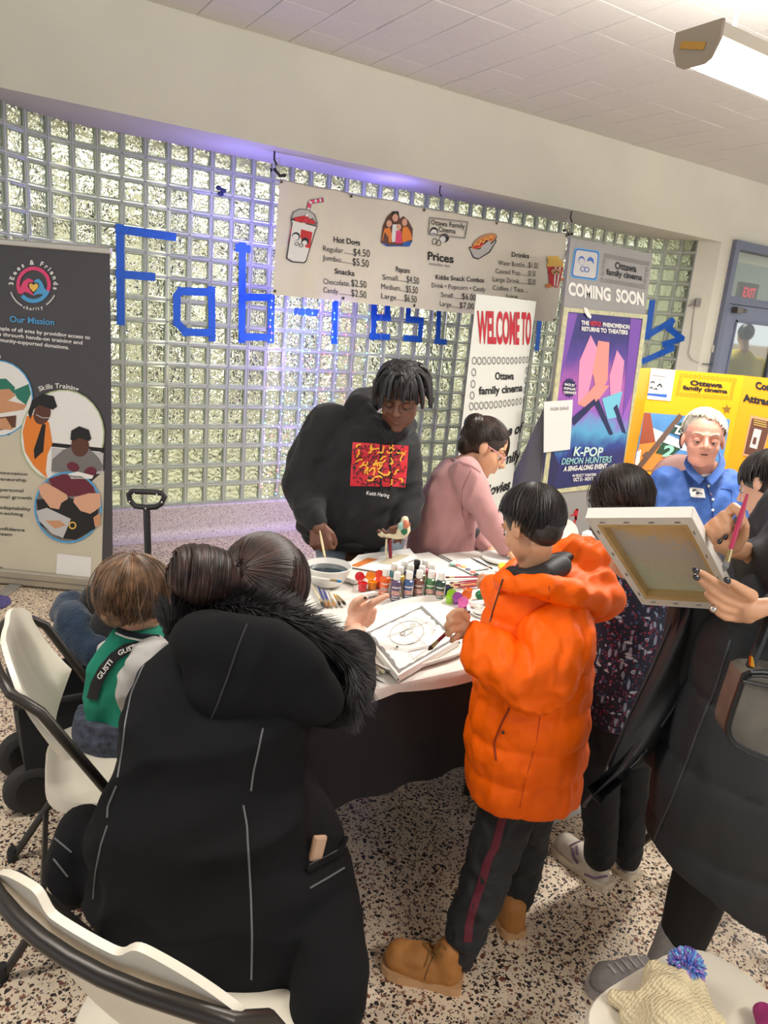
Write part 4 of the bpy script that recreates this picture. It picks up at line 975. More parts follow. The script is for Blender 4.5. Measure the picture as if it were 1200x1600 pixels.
text('lettering', pY, 'family cinema', zy(505, 250), zy(868, 284), 6.2, K, yb, 0.045, off=0.003)
rg = [(495+i*36.2, 136+i*3.3) for i in range(13)] + [(486, 176), (478, 212), (470, 249), (917, 212), (909, 249), (901, 287)] + [(463+i*36, 288+i*2.9) for i in range(13)]
decal('printed_rings', pY, [('r', (*zy(x, y), 2.7, 2.9, 0.6), 0) for x, y in rg], [mat('ink_olive', (150, 110, 16), .6)], yb, 0.003, step=0)
sx, sy = zy(862, 412)
decal('star_sticker', pY, [('p', [(sx+(8 if k % 2 == 0 else 3)*math.sin(k*math.pi/5), sy-(8 if k % 2 == 0 else 3)*math.cos(k*math.pi/5)) for k in range(10)], 0)], [mat('star_bronze', (150, 116, 50), 0.4, 0.5)], yb, 0.004)
M_zk = [mat('zp_sky', (84, 140, 196), .5, noise=(6, .2)), mat('zp_rust', (150, 76, 52), .5), mat('zp_pole', (104, 82, 70), .5), mat('zp_green', (44, 76, 56), .5), KW, mat('zp_orange', (232, 140, 60), .5), mat('zp_mint', (150, 214, 190), .5), mat('zp_cloud', (208, 222, 230), .5)]
decal('film_poster', pY, [('p', [zy(*q) for q in [(190, 440), (890, 496), (828, 850), (90, 930)]], 0), ('p', [zy(*q) for q in [(250, 560), (560, 700), (560, 760), (280, 700)]], 7), ('p', [zy(*q) for q in [(190, 442), (240, 446), (282, 690), (150, 700)]], 1),
    ('p', [zy(*q) for q in [(150, 700), (290, 680), (420, 800), (300, 900), (90, 930)]], 5), ('p', [zy(*q) for q in [(130, 760), (165, 740), (150, 850), (110, 900)]], 4),
    ('p', [zy(*q) for q in [(480, 520), (560, 545), (560, 650), (400, 605)]], 3), ('p', [zy(*q) for q in [(340, 680), (485, 735), (400, 800), (280, 770)]], 3), ('s', [zy(488, 460), zy(150, 880)], 2, 8), ('s', [zy(320, 640), zy(345, 670)], 2, 10), ('s', [zy(190, 770), zy(215, 800)], 2, 10)], M_zk, yb, 0.003)
text('lettering', pY, 'ZOO', zy(432, 606), zy(600, 650), 13, KW, yb, 0.04, off=0.009)
text('lettering', pY, '2', zy(330, 792), zy(420, 802), 17, M_zk[6], yb, 0.04, off=0.009, shear=0.3)
text('lettering', p2, 'Coming', zy(1098, 245), zy(1330, 278), 11, K, yb, 0.05, off=0.003)
text('lettering', p2, 'Attractions', zy(995, 345), zy(1390, 412), 11, K, yb, 0.05, off=0.003)
decal('printed_flyer', p2, [('p', [zy(*q) for q in [(1060, 462), (1235, 500), (1150, 830), (992, 788)]], 16), ('p', [zy(*q) for q in [(1070, 485), (1225, 518), (1142, 812), (1004, 774)]], 9), ('p', [zy(*q) for q in [(1090, 570), (1150, 585), (1110, 740), (1048, 722)]], 13), *[('s', [zy(1085, 500+k*18), zy(1190, 525+k*18)], 7, 1.0) for k in range(3)],
    ('p', [zy(*q) for q in [(1085, 640), (1110, 645), (1100, 700), (1072, 694)]], 9)], ALLK, yb, 0.003)
# ================================================================ chairs, table, counter, wagon
M_chw = mat('chair_white', (222, 214, 196), 0.42, noise=(4, 0.03)); M_tube = mat('chair_tube', (58, 54, 50), 0.35, 0.5)
M_foot = mat('rubber_black', (28, 28, 30), 0.7)
def copy_tree(o, parent=None):
    c = o.copy(); col.objects.link(c); c.parent = parent
    for ch in list(o.children): copy_tree(ch, c)
    return c
def make_chair():
    t = thing('folding_chair', 'x', 'chair', (0, 0, 0), 'white folding chairs with dark tube frames')
    def outline(k=1.0):
        P = []
        for i in range(40):
            a = 2*math.pi*i/40; ca, sa = math.cos(a), math.sin(a); e = 0.5
            x = 0.20*k*math.copysign(abs(ca)**e, ca); y = (0.205-0.02*(ca < 0)*abs(ca))*k*math.copysign(abs(sa)**e, sa); P.append((x, y))
        return P
    b = MB(); lv = [(0.97, 0.405), (1.0, 0.412), (1.0, 0.432), (0.975, 0.442), (0.90, 0.443), (0.6, 0.436), (0.25, 0.433)]
    for k, z in lv: b.v += [(x*1.0+0.01, y, z) for x, y in outline(k)]
    n = 40
    for i in range(len(lv)-1): b.f += [(i*n+q, i*n+(q+1) % n, (i+1)*n+(q+1) % n, (i+1)*n+q) for q in range(n)]
    b.f += [tuple(range(n-1, -1, -1)), tuple((len(lv)-1)*n+q for q in range(n))]; b.mi = [0]*len(b.f)
    b.build('seat', M_chw, t, smooth=True)
    def bk(u, v):      # backrest: u across, v up
        y = (u-0.5)*0.46; zz = 0.54+v*0.29; edge = abs(u-0.5)*2
        top = 0.85 - 0.07*edge**3.0; bot = 0.545+0.05*edge**3
        top -= 0.028/(1+math.exp((edge-0.34)*38))
        z = bot+(top-bot)*v
        x = -0.172-0.105*v*1.0 + 0.045*edge**2.2 - 0.014*math.sin(v*math.pi)
        return Vector((x, y, z))
    b = MB().grid(bk, 64, 12); o = b.build('backrest', M_chw, t, thick=0.012); autosmooth(o.data, 60)
    # one bent tube: front feet up the sides and across behind the backrest
    P = [(0.235, -0.225, 0.01), (0.0, -0.232, 0.42), (-0.105, -0.24, 0.60), (-0.185, -0.243, 0.735)]
    for i in range(9):
        s = -1+2*i/8; P.append((-0.293+0.048*abs(s)**2.2, s*0.225, 0.80-0.02*abs(s)**4))
    P += [(-0.185, 0.243, 0.735), (-0.105, 0.24, 0.60), (0.0, 0.232, 0.42), (0.235, 0.225, 0.01)]
    MB().tube(P, 0.0125, 10).build('back_frame', M_tube, t, smooth=True)
    for s in (-1, 1):
        lg = MB().tube([(-0.01, s*0.215, 0.445), (-0.09, s*0.215, 0.33), (-0.29, s*0.215, 0.012)], 0.0115, 8).build('leg', M_tube, t, smooth=True)
        MB().lathe((-0.294, s*0.215, 0.0), [(0.015, 0), (0.016, 0.03), (0.013, 0.04)], 10).build('rubber_foot', M_foot, lg)
        ft = MB().lathe((0.238, s*0.225, 0.0), [(0.016, 0), (0.017, 0.03), (0.014, 0.04)], 10).build('rubber_foot', M_foot, t)
        lk = MB().bbox((0.03, s*0.224, 0.40), (0.12, 0.006, 0.022), 0.002, Matrix.Rotation(0.25, 3, 'Y')).build('link_bar', M_tube, t)
        for dx, dz in ((-0.045, 0.012), (0.045, -0.012)): MB().lathe((0.03+dx, s*0.224, 0.40+dz), [(0.009, -0.006*1), (0.009, 0.010)], 8, (0, s, 0)).build('rivet', mat('rivet', (120, 116, 110), 0.3, 0.9), lk)
    MB().tube([(-0.20, -0.215, 0.15), (-0.20, 0.215, 0.15)], 0.008, 6).build('crossbar', M_tube, t)
    MB().tube([(0.14, -0.225, 0.17), (0.14, 0.225, 0.17)], 0.008, 6).build('crossbar', M_tube, t)
    return t
ch0 = make_chair()
chairs = [((0.372, 1.01), 32, 'white folding chair under the woman in the black coat, nearest the camera'),
          ((0.41, 1.84), -9, 'white folding chair under the toddler in the green jacket, at the left edge'),
          ((1.14, 0.485), 90, 'white folding chair at bottom right with a cream knit hat on its seat'),
          ((2.12, 1.03), 90, 'folding chair behind the woman with the canvas, only a dark leg showing')]
for i, (p, a, lb_) in enumerate(chairs):
    o = ch0 if i == 0 else copy_tree(ch0)
    o.location = (p[0], p[1], 0); o.rotation_euler = (0, 0, math.radians(a)); o['label'] = lb_

# table, cloths, counter
TX0, TX1, TY0, TY1, TZ = 0.62, 1.735, 1.425, 2.30, 0.74
tb = thing('folding_table', 'long folding table under the black cloth, covered with paint supplies', 'table', ((TX0+TX1)/2, (TY0+TY1)/2, 0))
MB().bbox(((TX0+TX1)/2, (TY0+TY1)/2, TZ-0.025), (TX1-TX0-0.02, TY1-TY0-0.02, 0.044), 0.01).build('tabletop', M_white, tb)
for x in (TX0+0.12, TX1-0.12):
    for y in (TY0+0.34, TY1-0.1):
        MB().tube([(x, y, 0), (x, y, TZ-0.05)], 0.014, 8).build('leg', M_tube, tb)
zsk = onY(640, 1226, TY0-0.012).z
M_cloth = mat('black_cloth', (22, 21, 23), 0.85, noise=(8, 0.15))
cb_ = MB(); per = []
cs = [(TX0, TY0), (TX1, TY0), (TX1, TY1), (TX0, TY1)]
for i in range(4):
    a, b_ = Vector(cs[i]), Vector(cs[(i+1) % 4]); n_ = max(2, int((b_-a).length/0.02))
    for k in range(n_): per.append(a+(b_-a)*k/n_)
def skirt(u, v):
    q = per[int(round(u*len(per))) % len(per)]; c = Vector(((TX0+TX1)/2, (TY0+TY1)/2)); d = (q-c); 
    o = Vector((0, 0)); 
    if q.x <= TX0+1e-4: o.x = -1
    if q.x >= TX1-1e-4: o.x = 0.2
    if q.y <= TY0+1e-4: o.y = -1
    if q.y >= TY1-1e-4: o.y = 1
    wv = 0.006+v*0.016*(1+math.sin(u*150))*0.5
    z = TZ+0.002 - v*(TZ-zsk)
    return Vector((q.x+o.x*wv, q.y+o.y*wv, z))
cb_.grid(skirt, len(per), 6)
cb_.quad((TX0, TY0, TZ+0.002), (TX1, TY0, TZ+0.002), (TX1, TY1, TZ+0.002), (TX0, TY1, TZ+0.002))
tc_ = cb_.build('tablecloth', M_cloth, None, smooth=True); tag(tc_, 'black cloth hanging halfway down the front of the painting table', 'tablecloth')
# white plastic sheet over the cloth
M_sheet = mat('white_sheet', (226, 222, 214), 0.42, noise=(3, 0.04), bump=(9, 0.5, 0.02))
def sheetf(u, v):
    x = TX0-0.01+(TX1-TX0+0.012)*u; y = TY0-0.03+(TY1-TY0+0.04)*v
    z = TZ+0.006+0.003*mnoise.noise(Vector((x*7, y*7, 0)))
    if v < 0.03: z = TZ+0.006-(1-v/0.03)*(0.022+0.016*abs(math.sin(u*9))); y = TY0-0.020-0.006*abs(math.sin(u*9))
    elif v < 0.06: y = TY0-0.018; z = TZ+0.007
    return Vector((x, y, z))
sh_ = MB().grid(sheetf, 60, 48).build('paper_cover', M_sheet, None, smooth=True); tag(sh_, 'creased white plastic sheet spread over the painting table', 'table cover')
ZT = TZ+0.010
ct = thing('counter', 'grey counter with a white moulded base at the end of the painting table', 'counter', (2.17, 1.9, 0))
CX0, CX1, CY0, CY1 = 1.77, 2.60, 1.50, 2.27
M_cg = mat('counter_grey', (142, 142, 142), 0.6); M_cw = mat('counter_trim', (206, 204, 200), 0.45)
MB().bbox(((CX0+CX1)/2, (CY0+CY1)/2, 0.36), (CX1-CX0-0.04, CY1-CY0-0.04, 0.72), 0.004).build('body', M_cg, ct)
MB().bbox(((CX0+CX1)/2, (CY0+CY1)/2, 0.725), (CX1-CX0+0.02, CY1-CY0+0.02, 0.034), 0.006).build('worktop', M_cw, ct)
bp_ = [(0, 0), (0, 0.02), (-0.004, 0.025), (-0.004, 0.12), (0.006, 0.135), (0.012, 0.15), (0.012, 0.20), (0.018, 0.215), (0.02, 0.0)]
mo_ = MB(); cors = [(CX0, CY0), (CX1, CY0), (CX1, CY1), (CX0, CY1)]
sgn = [(1, 1), (-1, 1), (-1, -1), (1, -1)]
pr_ = [(-0.004, 0.0), (-0.004, 0.025), (0.0, 0.03), (0.0, 0.125), (0.008, 0.14), (0.012, 0.16), (0.012, 0.205), (0.02, 0.22)]
for (d, z) in pr_: mo_.v += [(c[0]+s[0]*d, c[1]+s[1]*d, z) for c, s in zip(cors, sgn)]
for i in range(len(pr_)-1): mo_.f += [(i*4+q, i*4+(q+1) % 4, i*4+4+(q+1) % 4, i*4+4+q) for q in range(4)]
mo_.mi = [0]*len(mo_.f); mo_.build('base_moulding', M_cw, ct)
st_ = MB().grid(lambda u, v: Vector((CX0-0.005+(CX1-CX0+0.01)*u, CY0+0.0+(CY1-CY0)*v, 0.7465+0.002*mnoise.noise(Vector((u*8, v*8, 3))))), 30, 30)
tag(st_.build('paper_cover', M_sheet, None, smooth=True), 'white sheet spread over the grey counter behind the orange jacket', 'table cover')

# folding wagon behind the toddler's chair
wg_ = thing('folding_wagon', 'black folding wagon with a long pull handle behind the toddler', 'wagon', (0.42, 2.42, 0))
M_wf = mat('wagon_fabric', (30, 30, 32), 0.85)
wx0, wx1, wy0, wy1 = 0.20, 0.60, 2.28, 2.55
bw = MB(); 
for k, z in ((0.92, 0.16), (1.0, 0.40)):
    cx_, cy_ = (wx0+wx1)/2, (wy0+wy1)/2; bw.v += [(cx_+sx_*(wx1-wx0)/2*k, cy_+sy_*(wy1-wy0)/2*k, z) for sx_, sy_ in ((-1, -1), (1, -1), (1, 1), (-1, 1))]
bw.f = [(3, 2, 1, 0)] + [(q, (q+1) % 4, 4+(q+1) % 4, 4+q) for q in range(4)]; bw.mi = [0]*5
bw.build('tub', M_wf, wg_, thick=0.008)
MB().tube([(wx0, wy0, 0.40), (wx1, wy0, 0.40), (wx1, wy1, 0.40), (wx0, wy1, 0.40), (wx0, wy0, 0.40)], 0.011, 8).build('rim', M_black, wg_)
for x in (0.235, 0.58):
    for y in (2.31, 2.52):
        f = MB().tube([(x, y, 0.38), (x, y, 0.12)], 0.010, 6).bbox((x, y, 0.15), (0.05, 0.04, 0.03), 0.006).build('wheel_fork', M_black, wg_)
        whl = MB().lathe((x, y-0.024, 0.088), [(0.03, 0.0), (0.070, 0.0), (0.083, 0.006), (0.087, 0.014), (0.087, 0.034), (0.083, 0.042), (0.070, 0.048), (0.03, 0.048)], 28, (0, 1, 0)).build('wheel', mat('wheel_rubber', (46, 44, 42), 0.75, bump=(120, 0.6, 0.003)), wg_, smooth=True)
        MB().lathe((x, y-0.03, 0.088), [(0.02, 0), (0.05, 0), (0.05, 0.06), (0.02, 0.06)], 16, (0, 1, 0)).build('hub', mat('hub_black', (22, 22, 23), 0.35), whl)
hp = F(229, 790, 2.56); hb = Vector((0.60, 2.45, 0.30))
h2 = F(231, 860, 2.54)
MB().tube([hb, h2+(h2-hp)*1.5, h2, F(229, 795, 2.56)], 0.013, 8).build('handle_pole', M_black, wg_)
hc = lambda x, y: F(x, y, 2.56)
hl = MB().tube([hc(*q) for q in [(229, 793), (212, 791), (203, 782), (201, 772), (206, 768), (230, 768.5), (252, 770), (257, 776), (252, 787), (244, 792), (229, 793)]], 0.0105, 8).build('handle_grip', M_black, wg_, smooth=True)
for q in ((211, 771), (246, 772), (204, 783), (254, 784), (229, 794), (229, 800)): MB().ball(hc(*q)-HF*0.011, 0.0035, None, 8, 5).build('screw', mat('screw', (170, 166, 160), 0.3, 0.9), hl)
# coats heaped on the chair behind
def coatheap():
    tag(blob('blue_fleece', [('c', [(F(106, 948, 2.30), 0.052), (F(116, 975, 2.22), 0.062), (F(132, 1008, 2.18), 0.055), (F(160, 1020, 2.16), 0.045)]), ('e', F(135, 985, 2.28), (0.07, 0.08, 0.07))],
        mat('fleece_blue', (17, 40, 62), 0.95, noise=(60, 0.25), bump=(180, 0.9, 0.006), sheen=0.3), None, 0.010, 5, [folds((0.4, 0.3, -1), 11, 0.012, 3), lumps(60, 0.002)]), 'teal blue fleece coat heaped on the wagon behind the toddler', 'coat')
    tag(blob('black_coat', [('c', [(F(158, 938, 2.30), 0.062), (F(185, 928, 2.36), 0.08), (F(230, 930, 2.38), 0.08)]), ('e', F(186, 975, 2.24), (0.085, 0.08, 0.11)), ('e', F(210, 1020, 2.2), (0.09, 0.08, 0.10))],
        mat('plush_black', (20, 19, 21), 0.8, noise=(40, 0.3), bump=(120, 0.8, 0.006), sheen=0.2), None, 0.010, 5, [folds((0.2, 0.2, -1), 9, 0.012, 3)]), 'black plush coat draped beside the blue fleece', 'coat')
coatheap()
# scrap of purple cloth at the left edge
tag(blob('purple_cloth', [('e', F(0, 941, 2.9)+Vector((0, 0, 0.0)), (0.05, 0.06, 0.02))], mat('purple_cloth', (74, 66, 112), 0.8), None, 0.008, 3, [lumps(30, 0.006)]), 'scrap of purple cloth at the left edge above the toddler\'s chair', 'cloth')
# ================================================================ things on the table
def T(px, py, dz=0.0): return onz(px, py, ZT+dz)
# tray and canvas with the pencil portrait
M_tray = mat('tray_white', (232, 228, 220), 0.4)
trq = [(520, 990), (612, 944), (690, 934), (745, 950), (762, 972), (748, 1020), (640, 1052), (600, 1060)]
tp = [T(*q) for q in trq]; tcn = sum((p for p in tp), Vector())/len(tp)
tm_ = MB()
def trayring(k, z): return [tcn+(p-tcn)*k + ZU*(z) for p in tp]
def smoothloop(P, n=3):
    for _ in range(n):
        Q = []
        for i in range(len(P)):
            a, b_ = P[i], P[(i+1) % len(P)]; Q += [a*0.75+b_*0.25, a*0.25+b_*0.75]
        P = Q
    return P
lv = [smoothloop(trayring(*q)) for q in ((0.94, -0.002), (1.0, 0.016), (0.985, 0.018), (0.93, 0.003), (0.5, 0.002))]
nn = len(lv[0])
for L in lv: tm_.v += [tuple(p) for p in L]
for i in range(len(lv)-1): tm_.f += [(i*nn+q, i*nn+(q+1) % nn, (i+1)*nn+(q+1) % nn, (i+1)*nn+q) for q in range(nn)]
tm_.f += [tuple(range(nn-1, -1, -1)), tuple((len(lv)-1)*nn+q for q in range(nn))]; tm_.mi = [0]*len(tm_.f)
tag(tm_.build('tray', M_tray, None, smooth=True), 'white rim of a shallow tray under the sketched canvas', 'tray')
cv = thing('canvas', 'white stretched canvas with a pencil portrait and grey painted border lying on the table', 'canvas', T(640, 1000, 0.01))
ck = 0.024
cq = [(568, 988), (660, 944), (737, 1012), (622, 1056)]
cp = [onz(*q, ZT+ck) for q in cq]
# square up: parallelogram from three corners
cp[2] = cp[1]+(cp[3]-cp[0])
bmv = MB().prism([p-ZU*0.019 for p in cp], (0, 0, 0.019)); bmv.build('stretched_cloth', mat('canvas_white', (236, 233, 226), 0.6, bump=(500, 0.3, 0.001)), cv)
pC = Plane(cp[0], ZU)
def cuv(u, v): 
    P = cp[0]+(cp[1]-cp[0])*u+(cp[3]-cp[0])*v; d = P-CAM; z = d.dot(FW); return (600+FPX*d.dot(RT)/z, 800-FPX*d.dot(UP)/z)
M_gb = mat('grey_paint', (126, 124, 122), 0.6); M_pc = mat('pencil', (176, 172, 166), 0.7)
def band(pts, wdt, m):  # painted band with a ragged edge
    out = []
    return ('p', [cuv(*q) for q in pts], m)
def ragged(a, b_, w0, n=16):
    A_, B_ = Vector(a), Vector(b_); d = (B_-A_); nn_ = Vector((-d.y, d.x)).normalized()
    return [tuple(A_+d*i/n) for i in range(n+1)] + [tuple(A_+d*i/n+nn_*(w0*random.uniform(0.5, 1.25))) for i in range(n, -1, -1)]
decal('painted_border', pC, [('p', [cuv(*q) for q in ragged((0.03, 0.04), (0.97, 0.04), 0.035)], 0), ('p', [cuv(*q) for q in ragged((0.97, 0.03), (0.97, 0.97), 0.05)], 0), ('p', [cuv(*q) for q in ragged((0.97, 0.96), (0.03, 0.96), 0.035)], 0), ('p', [cuv(*q) for q in ragged((0.03, 0.97), (0.03, 0.03), 0.045)], 0)], [M_gb], cv, 0.0008)
def arcp(cx_, cy_, rx, ry, a0, a1, n=14): return [cuv(cx_+rx*math.cos(math.radians(a0+(a1-a0)*i/n)), cy_+ry*math.sin(math.radians(a0+(a1-a0)*i/n))) for i in range(n+1)]
decal('pencil_drawing', pC, [('s', arcp(.48, .40, .25, .24, 0, 360), 0, 0.9), ('s', arcp(.48, .40, .10, .05, 0, 360), 0, 0.9), ('s', arcp(.42, .38, .04, .03, 0, 360), 1, 1.0), ('s', arcp(.62, .33, .04, .03, 0, 360), 0, 1.0), ('s', [cuv(.5, .12), cuv(.56, .8)], 0, 0.7), ('s', [cuv(.2, .3), cuv(.86, .42)], 0, 0.7),
    ('s', [cuv(.36, .62), cuv(.5, .66), cuv(.68, .58)], 0, 0.9), ('s', [cuv(.3, .74), cuv(.28, .9), cuv(.6, .86), cuv(.3, .74)], 0, 0.9), ('s', [cuv(.7, .2), cuv(.85, .5), cuv(.72, .72)], 0, 0.8), ('s', [cuv(.15, .52), cuv(.3, .72), cuv(.6, .86)], 0, 0.8), ('e', (*cuv(.22, .58), 2.2, 1.4), 2), ('e', (*cuv(.9, .56), 1.4, 1.0), 2), ('e', (*cuv(.8, .64), 1.2, 0.8), 2)], [M_pc, KG, K], cv, 0.0012)
for k, u in enumerate((0.02, 0.98)): MB().ball(cp[3]-ZU*0.01+Vector((0.0, -0.001, 0)) if k == 0 else cp[2]-ZU*0.01, 0.004, None, 6, 4).build('staple', KG, cv)

# paint bottles
M_cap = mat('bottle_cap', (238, 236, 228), 0.35)
bcols = {'orange': (236, 98, 30), 'purple': (92, 72, 104), 'blue': (62, 88, 136), 'brown': (122, 76, 64), 'green': (72, 122, 76), 'dark green': (34, 68, 58), 'teal': (70, 128, 140), 'yellow': (222, 180, 60), 'black': (36, 34, 36), 'grey': (120, 120, 124), 'red': (170, 40, 44), 'pink': (206, 120, 140), 'olive': (110, 110, 60), 'navy': (40, 48, 84)}
def bottle(px, py, colr, where, cap=None, h=0.098, dz=0):
    P = T(px, py); r = 0.0175
    t = thing('paint_bottle', f'{colr} craft paint bottle with {"black" if cap else "white"} cap {where}', 'paint bottle', P, 'craft paint bottles on the table')
    hb_ = h*0.72
    m_ = mat('paint_'+colr.replace(' ', '_'), bcols[colr], 0.28, coat=0.3)
    bd_ = MB().lathe(P, [(r*0.9, 0), (r, 0.003), (r, hb_*0.86), (r*0.92, hb_*0.95), (r*0.62, hb_), (r*0.6, hb_+0.004)], 22).build('bottle_body', m_, t, smooth=True)
    cp_ = MB().lathe(P, [(r*0.66, hb_+0.002), (r*0.70, hb_+0.004), (r*0.66, h-0.003), (r*0.60, h)], 20).build('cap', cap or M_cap, t, smooth=True)
    # printed wrap: picture band and white text lines, following the round body
    d = (CAM-P); d.z = 0; a0 = math.atan2(d.y, d.x)
    lab = [((-0.9, 0.9), (0.30, 0.52), mat('label_print', (206, 160, 150), 0.5, noise=(160, 0.5))), ((-0.8, 0.8), (0.66, 0.71), KW), ((-0.7, 0.8), (0.20, 0.25), KW), ((-0.8, 0.6), (0.08, 0.14), KLG), ((0.85, 1.35), (0.08, 0.74), KLG)]
    for (s0_, s1_), (v0, v1), mm in lab:
        MB().grid(lambda u, v: P+Vector((math.cos(a0-(-(s0_+(s1_-s0_)*u))), math.sin(a0+(s0_+(s1_-s0_)*u)), 0))*(r*1.015)+ZU*(hb_*(v0+(v1-v0)*v)), 8, 1).build('label', mm, bd_)
front = [(600, 931, 'orange', 'at the left end of the front row'), (617, 937, 'purple', 'second in the front row'), (636, 936, 'blue', 'third in the front row'), (652, 934, 'brown', 'fourth in the front row'), (670, 934, 'green', 'fifth in the front row'), (686, 937, 'dark green', 'at the right end of the front row')]
back = [(613, 922, 'teal', 'in the second row behind the purple one'), (629, 918, 'grey', 'behind the blue bottle, at the back'), (622, 928, 'yellow', 'squeezed between the purple and blue bottles'), (638, 924, 'navy', 'in the second row behind the blue bottle'), (656, 926, 'olive', 'in the second row behind the brown bottle'), (661, 916, 'pink', 'in the back row behind the brown one'), (671, 923, 'red', 'in the second row behind the green bottle')]
for px, py, c_, w_ in front+back: bottle(px, py, c_, w_)
bottle(648, 917, 'black', 'in the back row, the only dark cap', M_black)

# bowl of rinse water
bwp = T(511, 912); bw_ = thing('bowl', 'white bowl of dark rinse water in front of the instructor', 'bowl', bwp)
MB().lathe(bwp, [(0.045, 0.0), (0.05, 0.004), (0.068, 0.03), (0.080, 0.062), (0.083, 0.068), (0.079, 0.069), (0.066, 0.034), (0.05, 0.012), (0.0, 0.010)], 36).build('bowl_body', mat('bowl_white', (232, 230, 222), 0.3, coat=0.3), bw_, smooth=True)
MB().lathe(bwp+ZU*0.048, [(0.0, 0.0), (0.0715, 0.0), (0.0715, 0.002), (0.0, 0.002)], 28).build('water', mat('dirty_water', (52, 62, 66), 0.1, noise=(40, 0.6)), bw_)
MB().ball(bwp+Vector((0.038, -0.05, 0.054)), (0.018, 0.013, 0.004), None, 10, 6).build('paint_smear', mat('cyan_paint', (36, 130, 180), 0.4), bw_)
def brush(a, b_, hcol, label, r=0.0035, bl=0.02, bcol=(60, 48, 38), group='paint brushes', name='paint_brush', fer=True, parts=True):
    """brush from tail a to bristle tip b_"""
    a, b_ = Vector(a), Vector(b_); d = (b_-a).normalized(); L = (b_-a).length
    t = thing(name, label, 'paint brush', a, group)
    MB().tube([a, a+d*L*0.3, a+d*(L-bl*2.2)], [r*0.55, r*1.1, r*0.9], 8).build('handle', mat('handle_%d_%d_%d' % hcol, hcol, 0.35), t, smooth=True)
    MB().tube([a+d*(L-bl*2.3), a+d*(L-bl)], [r*0.9, r*1.2], 8).build('ferrule', mat('ferrule', (196, 176, 130), 0.3, 0.8), t)
    MB().tube([a+d*(L-bl), a+d*(L-bl*0.5), b_], [r*1.15, r*1.3, r*0.25], 8).build('bristles', mat('bristle_%d_%d_%d' % bcol, bcol, 0.8), t)
    return t
brush(T(469, 899, 0.075)-HR*0.0, T(535, 909, 0.070), (226, 224, 214), 'pale brush laid across the rim of the bowl', 0.004, 0.018, (36, 120, 170))
# brushes lying left of the bottles
zq = zc(460, 850, 1200/180)
for i, (a, b_, hc_, bc, lb_) in enumerate([((175, 415), (300, 640), (222, 210, 180), (50, 42, 36), 'cream handled brush with dark tip, outermost left on the white sheet'), ((245, 440), (340, 650), (58, 62, 130), (150, 104, 60), 'dark blue handled brush beside the cream one'),
        ((300, 470), (375, 650), (60, 66, 140), (160, 110, 60), 'thin blue handled brush in the fan left of the paint pots'), ((350, 480), (420, 645), (200, 190, 170), (170, 120, 60), 'short pale brush with an amber tip in the fan'), ((410, 520), (480, 640), (196, 150, 70), (44, 40, 36), 'ochre handled brush with a black flat tip'), ((440, 530), (535, 635), (170, 150, 110), (60, 50, 40), 'thin tan brush at the right of the fan')]):
    brush(T(*zq(*a), 0.006+0.002*i), T(*zq(*b_), 0.008), hc_, lb_, 0.0042, 0.022, bc)
# disc
dsc = T(503, 968); tag(MB().lathe(dsc, [(0.0, 0.0), (0.017, 0.0), (0.0175, 0.003), (0.013, 0.004), (0.012, 0.006), (0.006, 0.0075), (0.0, 0.0075)], 20, (0.2, -0.35, 1)).build('metal_lid', mat('lid_grey', (120, 122, 116), 0.35, 0.7), None, smooth=True), 'small round grey metal lid near the pointing hand', 'lid')
# open paint pots in strips
M_clear = mat('clear_plastic', (228, 226, 220), 0.12, trans=0.5)
def pot(px, py, colr, rgb, lidpx, where):
    P = T(px, py); t = thing('paint_pot', f'small open pot of {colr} paint {where}', 'paint pot', P, 'small open paint pots'); r = 0.0155
    MB().lathe(P, [(r*0.88, 0), (r*0.92, 0.002), (r, 0.024), (r*1.1, 0.025), (r*1.1, 0.027), (r*0.93, 0.027), (r*0.9, 0.022), (0, 0.022)], 20).build('pot_body', mat('pot_'+colr, rgb, 0.22, coat=0.4), t, smooth=True)
    L = T(*lidpx, 0.032); dn = (CAM-L).normalized()
    l_ = MB().lathe(L, [(0.0, 0.0), (r*0.95, 0.0), (r*1.1, 0.002), (r*1.1, 0.005), (r*0.9, 0.004), (0.0, 0.003)], 20, dn+ZU*0.1).build('lid', mat('pot_'+colr, rgb, 0.22, coat=0.4), t, smooth=True)
    MB().tube([P+Vector((0, 0.014, 0.025)), L-ZU*0.014], 0.003, 5).build('hinge', M_clear, t)
pot(566, 922, 'red', (206, 34, 40), (562, 901), 'left of the bottles'); pot(581, 920, 'orange', (240, 140, 24), (579, 900), 'next to the red one'); pot(593, 917, 'vermilion', (228, 70, 40), (593, 898), 'behind the orange bottle')
brush(T(541, 905, 0.012), T(600, 898, 0.03), (190, 40, 44), 'short red handled brush resting behind the open pots', 0.004, 0.016, (200, 80, 30))
for i, (x, y, lx, ly, c_, rgb, w_) in enumerate([(696, 936, 699, 922, 'navy', (44, 58, 104), 'at the left of the multicoloured strip'), (703, 943, 706, 928, 'lime', (150, 206, 50), 'beside the navy one'), (712, 944, 715, 933, 'violet', (150, 78, 160), 'in the middle of the multicoloured strip'), (730, 932, 729, 930, 'tangerine', (240, 120, 50), 'at the back of the multicoloured strip'), (722, 950, 724, 940, 'pink', (226, 110, 180), 'nearest the child\'s hand')]):
    pot(x, y, c_, rgb, (lx, ly), w_)
zr = zc(590, 850, 1200/210)
ge = T(*zr(915, 495)); tag(blob('green_ball', [('e', ge+ZU*0.016, (0.02, 0.019, 0.017))], mat('paint_ball_green', (22, 120, 72), 0.25, coat=0.4), None, 0.004, 2), 'shiny green painted ball by the orange sleeve', 'ball')
